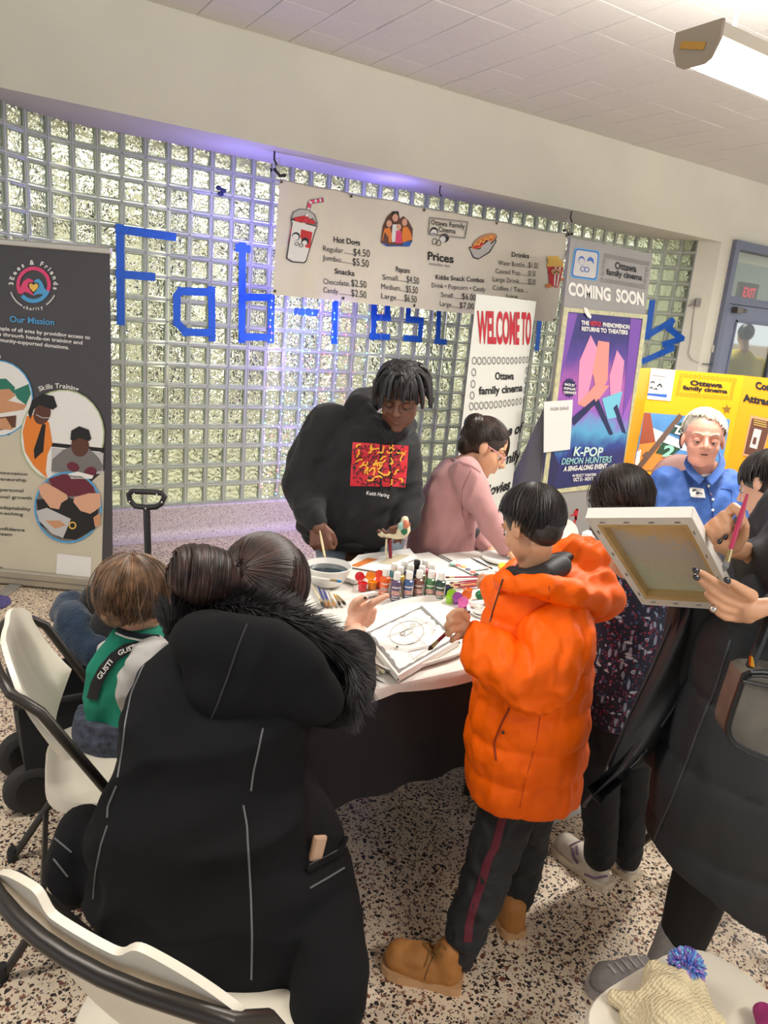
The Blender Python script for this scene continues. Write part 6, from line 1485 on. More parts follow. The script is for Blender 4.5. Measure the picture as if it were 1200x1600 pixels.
# ---- instructor in the black hoodie ------------------------------------------------------------
def instructor():
    hd = 2.92; root = thing('person', 'instructor in a black hoodie with a red printed square stirring a bowl', 'person', Vector((F(560, 870, hd).x, F(560, 870, hd).y, 0)))
    hc = F(627, 621, hd-0.06); R = frame(camdir(-0.20, -0.52, 0.83), camdir(0.12, 1, 0.2)); H = rr(627, 618, hd, 97)
    fl = Vector((root.location.x, root.location.y, 0))
    body = head_prims(hc, R, H, True, F(605, 668, hd+.03))
    body += [chn(hd, [(600, 672, .02, 24), (575, 740, .02, 40), (545, 830, .02, 36), (540, 880, .02, 34)]), chn(hd, [(520, 680, .02, 18), (478, 765, -.04, 15), (495, 818, -.22, 11)]), chn(hd, [(622, 690, .02, 16), (634, 770, -.02, 13), (632, 822, -.12, 10)])]
    for s in (-1, 1): body.append(('c', [(fl+HR*s*.10+ZU*.85, .085), (fl+HR*s*.10+ZU*.45, .06), (fl+HR*s*.10+ZU*.06, .045)]))
    w1 = F(497, 818, hd-.24); body += hand_prims(w1, camdir(0.15, -1, 0.15), camdir(-.35, 0.2, 1), 0.155, side=-1, curls=[.75, .8, .85, .9], spread=0.04, thumb=1.0)
    w2 = F(634, 820, hd-.14); body += hand_prims(w2, camdir(-.75, -.55, .45), camdir(-.2, -.8, .3), 0.15, side=1, curls=[.5, .5, .55, .6], spread=0.05, thumb=0.8)
    blob('body', body, [SK_DARK, LIP_D], root, 0.0045, 3, None, lip_fn([(hc, R, H)]), face_post([(hc, R, H)]))
    eyes(hc, R, H, root, SK_DARK, K, 0.85, K)
    hm = hair_mat('hair_locs', (22, 19, 20), 1.8, 0.6)
    cap = blob('hair', [('e', hc+R @ Vector((0, -.10*H, .16*H)), (.37*H, .40*H, .38*H), R)], hm, root, 0.007, 3, [lumps(40, 0.004)])
    # short locs falling from a side parting
    b = MB()
    for k in range(120):
        a = random.uniform(0, 2*math.pi); s0 = Vector((max(-.22, min(.22, random.gauss(0.02, .13))), max(-.35, min(.2, random.gauss(-.06, .18))), .50))*H
        d = Vector((math.cos(a), math.sin(a), 0)); front = max(0, d.y); ln = (0.52+0.20*random.random())*(1-0.24*front)*H
        p = hc+R @ Vector((s0.x, s0.y, .47*H)); P = [p]; v = R @ (d*1.0+Vector((0, 0, .12)))
        for i in range(8):
            v = (v*0.74+R @ (d*.06)-ZU*(.24+.05*i)+R @ Vector((0, 0, -.10))).normalized(); q = P[-1]+v*ln/8
            # stay outside the skull
            loc = R.transposed() @ (q-hc)-Vector((0, -.08*H, .12*H)); e = math.sqrt((loc.x/(.385*H))**2+(loc.y/(.43*H))**2+(loc.z/(.40*H))**2)
            if e < 1: q = hc+R @ (loc/e+Vector((0, -.08*H, .12*H)))
            P.append(q)
        r = random.uniform(.0062, .0085); b.tube(P, [r, r, r*1.05, r, r*1.05, r, r, r*.9, r*.5], 6)
    b.build('hair_locs', hm, cap, smooth=True, fixn=False)
    M_hd = mat('hoodie_black', (15, 15, 18), 0.85, noise=(10, 0.1), sheen=0.1)
    hood = blob('hoodie', [lft(hd, [(542, 836, .02, 68, 55), (541, 826, .02, 74, 60), (548, 796, .02, 82, 62), (560, 740, .02, 84, 58), (572, 695, .02, 80, 50), (582, 668, .02, 62, 40), (592, 650, .04, 34, 28)]),
        chn(hd, [(516, 672, .02, 38), (488, 720, .0, 36), (478, 765, -.04, 34), (484, 795, -.13, 28), (496, 812, -.21, 19)]), chn(hd, [(624, 686, .02, 28), (632, 735, .0, 26), (636, 785, -.03, 23), (634, 808, -.09, 20), (632, 815, -.12, 16)]),
        chn(hd, [(600, 682, -.085, 10), (582, 662, -.05, 14), (560, 636, .03, 18), (566, 624, .11, 18), (590, 622, .15, 16)]), chn(hd, [(604, 684, -.085, 10), (628, 672, -.06, 11), (642, 662, .0, 12)])],
        M_hd, root, 0.0085, 4, [folds((0.5, 0, 1), 9, 0.012, 2.5, 21), folds((1, 0, 0.4), 14, 0.005, 3, 22)])
    blob('hem_band', [lft(hd, [(541, 846, .02, 66, 55), (541, 832, .02, 72, 60)])], M_hd, root, 0.008, 3, [folds((0, 0, 1), 60, 0.002, 8)])
    M_pr = mat('print_red', (206, 36, 50), 0.6)
    patch('printed_square', hood, [(551, 691), (638, 697), (633, 761), (547, 759)], M_pr, root, 14, 0.003)
    S_ = Surf(hood); sh = []
    random.seed(5)
    for k in range(210):      # plain squiggles in place of the printed artwork
        x, y = 552+random.random()*81, 694+random.random()*63; a = random.random()*3.14; L = random.uniform(2.5, 5)
        sh.append(('s', [(x, y), (x+L*math.cos(a), y+L*math.sin(a)), (x+L*math.cos(a)+L*.6*math.cos(a+1.5), y+L*math.sin(a)+L*.6*math.sin(a+1.5))], 0, 1.2))
    for k in range(34):
        x, y = 556+random.random()*72, 698+random.random()*55; a = random.random()*6.28; P_ = [(x, y)]
        for i in range(3): a += random.uniform(-1.2, 1.2); P_.append((P_[-1][0]+4*math.cos(a), min(757, max(695, P_[-1][1]+4*math.sin(a)))))
        sh.append(('s', P_, 1, 2.4))
    decal('printed_squiggles', S_, sh, [K, mat('print_amber', (236, 166, 44), 0.6)], root, 0.0045, 0.00002)
    text('lettering', S_, 'Keith Haring', (573, 773), (607, 777), 6, KW, root, 0.0, off=0.004, shear=0.2)
    for x0, x1 in ((594, 595), (610, 611)): seam('drawstring', hood, [(x0+2, 672), (x0+1, 700), (x0, 735), (x1, 765)], 0.004, M_hd, root, 5, 0.003)
    M_je = mat('jeans_pale', (150, 164, 176), 0.8, noise=(14, 0.12))
    je = [('l', [(fl+ZU*0.80, HR*.175, HF*.12), (fl+ZU*.92, HR*.165, HF*.115), (fl+ZU*.98, HR*.15, HF*.11)])]
    for s in (-1, 1): je.append(('c', [(fl+HR*s*.095+ZU*.82, .088), (fl+HR*s*.10+ZU*.45, .072), (fl+HR*s*.10+ZU*.08, .065)]))
    blob('jeans', je, M_je, root, 0.010, 4, [folds((1, 0, 0.3), 12, 0.005, 2)])
    for s in (-1, 1): shoe(root, fl+HR*s*.10+HF*.10, fl+HR*s*.11-HF*.16, 0.095, 0.07, M_black, M_white, 'shoe')
    # stick in the hand, wrapped clay in the other
    brush(F(499, 826, hd-.26), F(512, 893, hd-.42), (206, 190, 150), 'pale stick brush held by the instructor in the bowl', 0.0045, 0.03, (176, 130, 50))
    g = thing('clay_figure', 'small lumpy cream model with green and rust paint held by the instructor', 'model', F(628, 830, hd-.19))
    b1 = F(628, 826, hd-.20)
    blob('clay', [elp(hd-.20, 629, 828, 0, 13, 12, 11), elp(hd-.20, 632, 815, 0, 6, 9, 6, 12), elp(hd-.20, 612, 837, -.01, 22, 4, 10, 8), elp(hd-.20, 596, 836, -.01, 7, 3, 6, 10)], mat('clay_cream', (214, 202, 170), 0.7), g, 0.004, 2, [lumps(70, 0.003)])
    for x, y, c_ in ((632, 830, (30, 104, 70)), (627, 822, (150, 190, 176)), (634, 820, (190, 110, 80))): blob('paint_patch', [elp(hd-.225, x, y, 0, 5.5, 7, 4)], mat('clay_%d' % c_[0], c_, 0.5), g, 0.004, 2, [lumps(60, 0.002)])
    MB().tube([F(604, 842, hd-.2), F(603, 860, hd-.2), F(606, 880, hd-.2)], 0.004, 6).build('hanging_string', mat('string_cream', (220, 208, 180), 0.7), g); MB().tube([F(609, 842, hd-.19), F(610, 862, hd-.19), F(610, 880, hd-.19)], 0.007, 6).build('hanging_cord', mat('cord_maroon', (130, 34, 50), 0.7), g)
instructor()

# ---- girl in the pink sweater, seen from the side -------------------------------------------------
def pink():
    hd = 3.05; g0 = F(700, 870, hd); fl = Vector((g0.x, g0.y, 0)); root = thing('person', 'girl in a dusty pink sweater and glasses, hair in a bun', 'person', fl)
    hc = F(758, 700, hd); R = frame(camdir(0.83, -0.52, 0.05), camdir(0.45, 0.88, 0.05)); H = rr(758, 700, hd, 88)
    body = head_prims(hc, R, H, True, F(722, 728, hd))
    body += [chn(hd, [(718, 735, 0, 20), (695, 790, 0, 40), (690, 860, 0, 40)]), chn(hd, [(735, 755, -.10, 18), (765, 810, -.14, 15), (795, 855, -.20, 10)]), chn(hd, [(725, 760, .10, 18), (745, 830, .02, 14), (768, 862, -.10, 9)])]
    for s in (-1, 1): body.append(('c', [(fl+HR*s*.07+ZU*.75, .075), (fl+HR*s*.07+ZU*.40, .055), (fl+HR*s*.07+ZU*.05, .04)]))
    body += hand_prims(F(795, 856, hd-.21), camdir(.7, -.6, .3), camdir(.2, .6, .6), 0.13, side=-1, curl=.4); body += hand_prims(F(766, 862, hd-.11), camdir(.5, -.7, .3), camdir(.2, .6, .6), 0.13, side=1, curl=.4)
    blob('body', body, [SK_OLIVE, LIP_L], root, 0.0048, 3, None, lip_fn([(hc, R, H)]), face_post([(hc, R, H)])); eyes(hc, R, H, root, SK_OLIVE, K, 0.8, mat('brow_brown', (60, 42, 34), .7))
    hm = hair_mat('hair_dark_brown', (46, 34, 28), 1.9)
    bunp = R @ Vector((0, -.36, .40)).normalized()
    cap = blob('hair', [('e', hc+R @ Vector((0, -.09*H, .14*H)), (.365*H, .41*H, .385*H), R), ('e', hc+R @ Vector((0, -.30*H, -.06*H)), (.26*H, .20*H, .26*H), R)], hm, root, 0.006, 4, [lumps(40, 0.003)])
    hair('hair_locks', hc+R @ Vector((0, -.09*H, .13*H)), R, (.37*H, .42*H, .395*H), (0, -.72, .69), 8, lambda d: 100, 420, .0035, hm, cap, 0.03, 0.06, wav=0.1)
    hair('fringe', hc+R @ Vector((0, -.04*H, .10*H)), R, (.385*H, .43*H, .40*H), (0, .05, 1), 20, 105, 60, .0032, hm, cap, 0.06, 0.15, wav=0.2, az=(60, 120), drop=0.03)
    bc = F(743, 664, hd); bu = blob('hair_bun', [elp(hd, 743, 664, 0, 16, 17, 16, -15)], hm, cap, 0.005, 3, [lumps(60, 0.004)])
    hair('bun_locks', bc, CAMR, (rr(743, 664, hd, 17),)*3, (0.3, 1, 0.2), 4, 170, 150, .0034, hm, bu, 0.05, 0.1, wav=0.2, curl=2.2)
    M_pk = mat('sweater_pink', (174, 128, 126), 0.9, noise=(16, 0.05), bump=(160, 0.25, 0.002), sheen=0.2)
    sw = blob('sweater', [lft(hd, [(690, 884, 0, 52, 50), (690, 855, 0, 54, 50), (695, 815, 0, 50, 48), (708, 770, 0, 47, 46), (718, 740, 0, 38, 40), (722, 722, 0, 24, 26)]), chn(hd, [(728, 740, -.09, 25), (748, 780, -.14, 24), (770, 820, -.17, 21), (790, 850, -.20, 15)]), chn(hd, [(718, 745, .10, 24), (738, 800, .05, 20), (752, 840, -.03, 15), (762, 856, -.09, 12)])],
        M_pk, root, 0.008, 4, [folds((0.5, 0, 1), 10, 0.010, 2.5, 31), lumps(12, 0.005, 3)])
    seam('neck_ribbing', sw, [(706, 717), (720, 722), (738, 728), (750, 738)], 0.006, M_pk, root, 4)
    seam('sleeve_seam', sw, [(736, 735), (722, 765), (722, 800), (728, 822)], 0.0025, mat('sweater_seam', (150, 106, 108), 0.9), root, 5)
    M_gl = mat('glasses_pink', (206, 150, 150), 0.3); gl = thing('glasses', 'thin pink framed glasses worn by the girl in the pink sweater', 'glasses', hc)
    def L(x, y, z): return hc+R @ (Vector((x, y, z))*H)
    for s in (-1, 1):
        MB().tube([L(s*(.14+.085*math.cos(a)), .39, -.02+.07*math.sin(a)) for a in np.linspace(0, 2*math.pi, 17)], .008*H*1.2, 5).build('lens_rim', M_gl, gl); MB().tube([L(s*.225, .385, 0), L(s*.30, .2, .02), L(s*.36, -.02, .02)], .009*H*1.2, 5).build('temple_arm', M_gl, gl)
    M_gp = mat('grey_trousers', (70, 70, 76), 0.8)
    tr = [('l', [(fl+ZU*.66, HR*.13, HF*.10), (fl+ZU*.84, HR*.14, HF*.10)])]+[('c', [(fl+HR*s*.07+ZU*.70, .075), (fl+HR*s*.07+ZU*.38, .06), (fl+HR*s*.07+ZU*.07, .05)]) for s in (-1, 1)]
    blob('trousers', tr, M_gp, root, 0.012, 4)
    for s in (-1, 1): shoe(root, fl+HR*s*.07+HF*.08, fl+HR*s*.08-HF*.14, 0.085, 0.06, M_white, M_white, 'shoe', vox=0.009)
pink()

# ---- older man in the blue shirt -------------------------------------------------------------------
def oldman():
    hd = 3.18; g0 = F(1085, 800, hd); fl = Vector((g0.x, g0.y, 0)); root = thing('person', 'white-haired man in a blue button shirt seated before the yellow board', 'person', fl)
    hc = F(1099, 686, hd-.06); R = frame(camdir(-0.26, -0.16, 0.94), camdir(0.10, 1, 0.1)); H = rr(1099, 690, hd, 84)
    body = head_prims(hc, R, H, True, F(1104, 748, hd-.01)) + [('e', hc+R @ Vector((0, .13*H, -.36*H)), (.24*H, .20*H, .14*H), R)]
    body += [chn(hd, [(1102, 742, 0, 26), (1088, 790, 0, 52), (1085, 850, 0, 55)]), chn(hd, [(1040, 765, 0, 20), (1030, 830, -.06, 15), (1050, 880, -.25, 10)]), chn(hd, [(1140, 765, 0, 20), (1165, 810, -.02, 15), (1172, 850, -.10, 11), (1150, 880, -.22, 10)])]
    for s in (-1, 1): body.append(('c', [(fl+HR*s*.10+ZU*.50, .08), (fl+HR*(s*.12+.14)-HF*.34+ZU*.48, .065), (fl+HR*(s*.12+.14)-HF*.34+ZU*.06, .045)]))
    body += hand_prims(F(1050, 882, hd-.26), camdir(.5, -.5, .6), camdir(0, .8, .3), 0.17, side=1, curl=.3); body += hand_prims(F(1150, 882, hd-.23), camdir(-.5, -.5, .6), camdir(0, .8, .3), 0.17, side=-1, curl=.3)
    blob('body', body, [SK_PINK, LIP_L], root, 0.0046, 3, None, lip_fn([(hc, R, H)]), face_post([(hc, R, H)])); eyes(hc, R, H, root, SK_PINK, mat('lash_grey', (120, 96, 84), .7), 0.8, mat('brow_grey', (196, 176, 160), .7))
    hm = hair_mat('hair_white', (226, 216, 196), 1.15, 0.5)
    cap = blob('hair', [('e', hc+R @ Vector((0, -.12*H, .18*H)), (.355*H, .39*H, .36*H), R), ('e', hc+R @ Vector((0, -.28*H, -.06*H)), (.29*H, .21*H, .24*H), R)], hm, root, 0.006, 4, [lumps(30, 0.003)])
    hair('hair_locks', hc+R @ Vector((0, -.11*H, .17*H)), R, (.365*H, .41*H, .375*H), (-.35, -.1, .93), 4, lambda d: 100-30*d.y if d.y < 0 else 74-14*d.y, 520, .0036, hm, cap, 0.06, 0.12, wav=0.15)
    def L(x, y, z): return hc+R @ (Vector((x, y, z))*H)
    MB().ball(L(0.0, .372, -.255), (.065*H, .022*H, .016*H), R, 12, 8).build('mouth', mat('mouth_dark', (96, 44, 44), .6), root, smooth=True)
    for s in (1,): MB().tube([L(s*.37, -.02, .08), L(s*.38, -.10, .0), L(s*.375, -.09, -.12), L(s*.35, -.02, -.20)], .022*H, 6).build('hearing_aid', mat('aid_dark', (70, 62, 58), .4), root, smooth=True)
    M_bl = mat('shirt_blue', (56, 94, 164), 0.7, noise=(8, 0.08))
    sh = blob('shirt', [lft(hd, [(1085, 900, 0, 66, 62), (1085, 850, 0, 68, 60), (1085, 800, 0, 68, 54), (1090, 765, 0, 64, 44), (1098, 750, 0, 48, 36), (1103, 738, 0, 24, 24)]), chn(hd, [(1040, 762, .0, 28), (1032, 800, -.02, 29), (1036, 822, -.05, 28)]), chn(hd, [(1140, 765, 0, 26), (1150, 795, -.01, 26), (1146, 815, -.03, 24)])],
        M_bl, root, 0.008, 4, [folds((0.7, 0, 0.7), 9, 0.016, 2.5, 41), folds((-0.6, 0, 1), 14, 0.006, 3, 44)])
    S_ = Surf(sh)
    nk = blob('undershirt', [elp(hd-.05, 1104, 744, 0, 12, 8, 10)], KW, root, 0.005, 3)
    for pts in (((1080, 706, .02), (1076, 716, -.03), (1082, 730, -.085), (1094, 742, -.125), (1101, 748, -.135)), ((1124, 706, .02), (1126, 716, -.03), (1122, 728, -.085), (1112, 740, -.125), (1104, 748, -.135))):
        c0_ = [F(x, y, hd+o) for x, y, o in pts]; c1_ = [p+(HR*(-.022 if pts[0][0] < 1100 else .022)-ZU*.022-HF*.012) for p in c0_]
        MB().add(c0_+c1_, [(i, i+1, 6+i, 5+i) for i in range(4)]).build('collar', M_bl, root, smooth=True, thick=0.006)
    seam('placket', sh, [(1102, 732), (1104, 760), (1112, 790), (1116, 830)], 0.003, mat('shirt_dark', (34, 62, 130), .7), root, 5, 0.001)
    for x, y in ((1106, 759), (1113, 781), (1113, 797)):
        q = surf(sh, x, y, 0.004)
        if q: MB().ball(q, 0.006, None, 8, 6).build('button', KW, root)
    seam('pocket_edge', sh, [(1126, 764), (1143, 765), (1143, 785)], 0.002, mat('shirt_dark', (34, 62, 130), .7), root, 4, 0.001)
    nt2 = patch('name_tag', sh, [(1077, 763), (1098, 764), (1101, 778), (1080, 776)], KW, root, 4, 0.006)
    decal('tag_print', S_, [('s', [(1082, 769), (1086, 767), (1089, 770)], 0, 1.2), ('s', [(1088, 772), (1093, 770), (1096, 773)], 0, 1.2)], [K], root, 0.009)
    tr = [('c', [(fl+HR*s*.10+ZU*.50, .10), (fl+HR*(s*.12+.14)-HF*.34+ZU*.49, .08), (fl+HR*(s*.12+.14)-HF*.34+ZU*.08, .065)]) for s in (-1, 1)]
    blob('trousers', tr, mat('slacks_dark', (46, 46, 52), .8), root, 0.014, 4)
    for s in (-1, 1): shoe(root, fl+HR*(s*.12+.14)-HF*.28, fl+HR*(s*.13+.16)-HF*.54, 0.1, 0.07, M_black, M_black, 'shoe', vox=0.01)
    c_ = thing('office_chair', 'brown rounded chair back behind the man in the blue shirt', 'chair', fl+HF*.05)
    blob('backrest', [elp(hd+.20, 1060, 760, 0, 48, 52, 12)], mat('chair_brown', (122, 86, 78), .6), c_, 0.010, 3)
    MB().bbox(fl+ZU*.41+HF*.0, (0.44, 0.42, 0.06), 0.02, rotz(-AZ)).build('seat', mat('chair_brown', (122, 86, 78), .6), c_)
    MB().tube([fl+ZU*.05, fl+ZU*.40], 0.03, 10).build('column', M_black, c_)
    for k in range(5): MB().tube([fl+ZU*.06, fl+Vector((math.cos(k*1.257), math.sin(k*1.257), 0))*.28+ZU*.03], 0.018, 8).build('leg', M_black, c_)
oldman()
# table that carries the yellow board
bt = thing('side_table', 'plain table under the yellow display board', 'table', (3.52, 2.52, 0))
MB().bbox(F(1110, 840, 3.95).xy.to_3d()+ZU*0.735, (1.3, 0.5, 0.03), 0.006, rotz(-35)).build('tabletop', M_white, bt)
c_ = F(1110, 840, 3.95).xy.to_3d()
for sx_ in (-1, 1):
    for sy_ in (-1, 1): q = c_+rotz(-35) @ Vector((sx_*.6, sy_*.2, 0)); MB().tube([q, q+ZU*.72], 0.014, 8).build('leg', M_tube, bt)
# ---- child in the floral top ---------------------------------------------------------------------
def floral_mat():
    def build(nt, tc):
        mp = nt.nodes.new('ShaderNodeMapping'); nt.links.new(tc.outputs['Object'], mp.inputs[0])
        base = None
        def mixc(fac, c, cur):
            m = nt.nodes.new('ShaderNodeMix'); m.data_type = 'RGBA'; nt.links.new(fac, m.inputs['Factor']); m.inputs[7].default_value = lin(c)
            if cur is None: m.inputs[6].default_value = lin((24, 27, 48))
            else: nt.links.new(cur, m.inputs[6])
            return m.outputs[2]
        def less(sock, v):
            l = nt.nodes.new('ShaderNodeMath'); l.operation = 'LESS_THAN'; nt.links.new(sock, l.inputs[0]); l.inputs[1].default_value = v; return l.outputs[0]
        cur = None
        n = nt.nodes.new('ShaderNodeTexNoise'); n.inputs['Scale'].default_value = 16; nt.links.new(mp.outputs[0], n.inputs['Vector'])
        for sc, thr, c, k, feat in ((95, .30, (104, 32, 58), 1, 'L'), (70, .26, (58, 80, 116), 2, 'F1'), (62, .30, (140, 152, 170), 3, 'L'), (22, .13, (190, 198, 208), 4, 'F1'), (22, .07, (52, 66, 104), 4, 'F1'), (85, .24, (150, 50, 76), 5, 'F1'), (58, .26, (176, 184, 196), 7, 'L2')):
            v = nt.nodes.new('ShaderNodeTexVoronoi'); v.feature = 'F1'; v.inputs['Scale'].default_value = sc
            m2 = nt.nodes.new('ShaderNodeMapping'); m2.inputs['Location'].default_value = (k*.7, k*1.3, k*.4); m2.inputs['Scale'].default_value = {'L': (1, 1, .33), 'L2': (.4, .4, 1)}.get(feat, (1, 1, 1)); m2.inputs['Rotation'].default_value = {'L': (.5, .6, 0), 'L2': (.4, -.5, .3)}.get(feat, (0, 0, 0)); nt.links.new(mp.outputs[0], m2.inputs[0]); nt.links.new(m2.outputs[0], v.inputs['Vector'])
            f = less(v.outputs['Distance'], thr)
            if feat != 'F1':
                g = nt.nodes.new('ShaderNodeTexNoise'); g.inputs['Scale'].default_value = 22; m3 = nt.nodes.new('ShaderNodeMapping'); m3.inputs['Location'].default_value = (k*2.7, 0, k); nt.links.new(mp.outputs[0], m3.inputs[0]); nt.links.new(m3.outputs[0], g.inputs['Vector'])
                gt = nt.nodes.new('ShaderNodeMath'); gt.operation = 'GREATER_THAN'; gt.inputs[1].default_value = 0.5; nt.links.new(g.outputs['Fac'], gt.inputs[0])
                mu = nt.nodes.new('ShaderNodeMath'); mu.operation = 'MULTIPLY'; nt.links.new(f, mu.inputs[0]); nt.links.new(gt.outputs[0], mu.inputs[1]); f = mu.outputs[0]
            cur = mixc(f, c, cur)
        return cur
    return ramp_mat('floral_print', 0.75, build)
def floral():
    hd = 1.97; fl = onz(955, 1385, 0); root = thing('person', 'child in a dark floral top and black leggings behind the held-up canvas', 'person', fl)
    hc = F(968, 788, hd+.02); R = frame(camdir(-.45, -.35, -.82), camdir(0.05, 1, .1)); H = rr(968, 788, hd, 112)
    body = head_prims(hc, R, H, True, F(972, 880, hd+.02))
    body += [chn(hd, [(975, 880, .02, 24), (985, 960, .02, 45), (975, 1100, 0, 48)]), chn(hd, [(1010, 930, 0, 20), (1033, 1005, -.02, 15), (990, 1038, .0, 11)]), chn(hd, [(945, 920, .08, 24), (915, 960, .14, 18), (885, 930, .30, 14), (868, 905, .40, 11)]), chn(hd, [(940, 1130, -.01, 26), (938, 1240, -.02, 20), (937, 1340, -.02, 15)]), chn(hd, [(985, 1130, .04, 26), (986, 1240, .03, 20), (982, 1335, .03, 15)])]
    body += hand_prims(F(868, 905, hd+.40), camdir(-.8, .1, -.5), camdir(0, 1, .2), .13, side=1, curl=.4); body += hand_prims(F(990, 1038, hd+.02), camdir(-.6, .1, -.8), camdir(0, 1, .3), .13, side=-1, curl=.4)
    blob('body', body, [SK_OLIVE, LIP_L], root, 0.005, 3, None, lip_fn([(hc, R, H)]), face_post([(hc, R, H)])); eyes(hc, R, H, root, SK_OLIVE, K, 0.7, K)
    hm = hair_mat('hair_soft_brown', (42, 33, 29), 2.0)
    cap = blob('hair', [('e', hc+R @ Vector((0, -.09*H, .13*H)), (.37*H, .41*H, .39*H), R), elp(hd, 972, 815, -.015, 50, 42, 46)], hm, root, 0.006, 4, [lumps(36, 0.003)])
    hair('hair_locks', hc+R @ Vector((0, -.09*H, .10*H)), R, (.385*H, .43*H, .42*H), (0.1, -.1, 1), 3, lambda d: 120, 620, .0038, hm, cap, 0.06, 0.12, wav=0.16, tip=0.2)
    hair('loose_wisps', hc+R @ Vector((0, -.05*H, .08*H)), R, (.42*H, .45*H, .44*H), (0, 0, 1), 10, 125, 40, .0014, hm, cap, 0.10, 0.2, wav=0.5)
    M_fl = floral_mat()
    blob('top', [lft(hd, [(972, 1118, 0, 62, 58), (975, 1080, 0, 64, 58), (984, 1020, .01, 66, 56), (988, 960, .01, 66, 50), (984, 925, .02, 62, 42), (976, 895, .02, 34, 32)]), chn(hd, [(1018, 935, 0, 32), (1036, 985, -.02, 28), (1030, 1020, -.03, 24), (1000, 1038, -.03, 20)]), chn(hd, [(945, 920, .08, 30), (918, 955, .14, 24), (892, 938, .26, 19), (878, 915, .36, 15)])], M_fl, root, 0.007, 5, [folds((0.2, 0, 1), 10, 0.008, 3, 51)])
    M_lg = mat('leggings_black', (13, 13, 16), 0.8)
    blob('leggings', [lft(hd, [(962, 1175, 0, 52, 50), (966, 1120, 0, 56, 52), (970, 1090, 0, 52, 48)]), chn(hd, [(940, 1150, -.01, 36), (936, 1210, -.015, 32), (938, 1290, -.02, 27), (937, 1335, -.02, 24)]), chn(hd, [(985, 1150, .04, 34), (988, 1215, .035, 30), (984, 1290, .03, 25), (981, 1338, .03, 21)])], M_lg, root, 0.007, 4, [folds((1, 0, .3), 18, 0.003, 2, 5)])
    M_sn = mat('sneaker_grey', (196, 184, 168), 0.6, noise=(30, .06)); M_ss = mat('sneaker_sole', (206, 190, 166), .6); M_st = mat('sneaker_mauve', (116, 96, 116), .6)
    s1 = shoe(root, onz(950, 1392, 0), onz(867, 1322, 0), 0.085, 0.075, M_sn, M_ss, 'sneaker', 0.024, vox=0.005); s2 = shoe(root, onz(992, 1376, 0), onz(930, 1318, 0), 0.082, 0.075, M_sn, M_ss, 'sneaker', 0.024, vox=0.005)
    seam('stripe', s1, [(914, 1366), (930, 1372), (948, 1368)], 0.004, M_st, s1, 3, .001, ); seam('stripe', s1, [(895, 1325), (897, 1340), (903, 1348)], 0.006, M_st, s1, 3, .001); seam('stripe', s1, [(901, 1322), (903, 1336)], 0.004, M_st, s1, 3, .001); seam('stripe', s2, [(962, 1355), (980, 1360), (995, 1352)], 0.004, M_st, s2, 3, .001)
    for k in range(4): seam('lace', s1, [(890+k*5, 1322-k*2), (902+k*4, 1316-k*2)], 0.0018, M_st, s1, 3, .002)
floral()

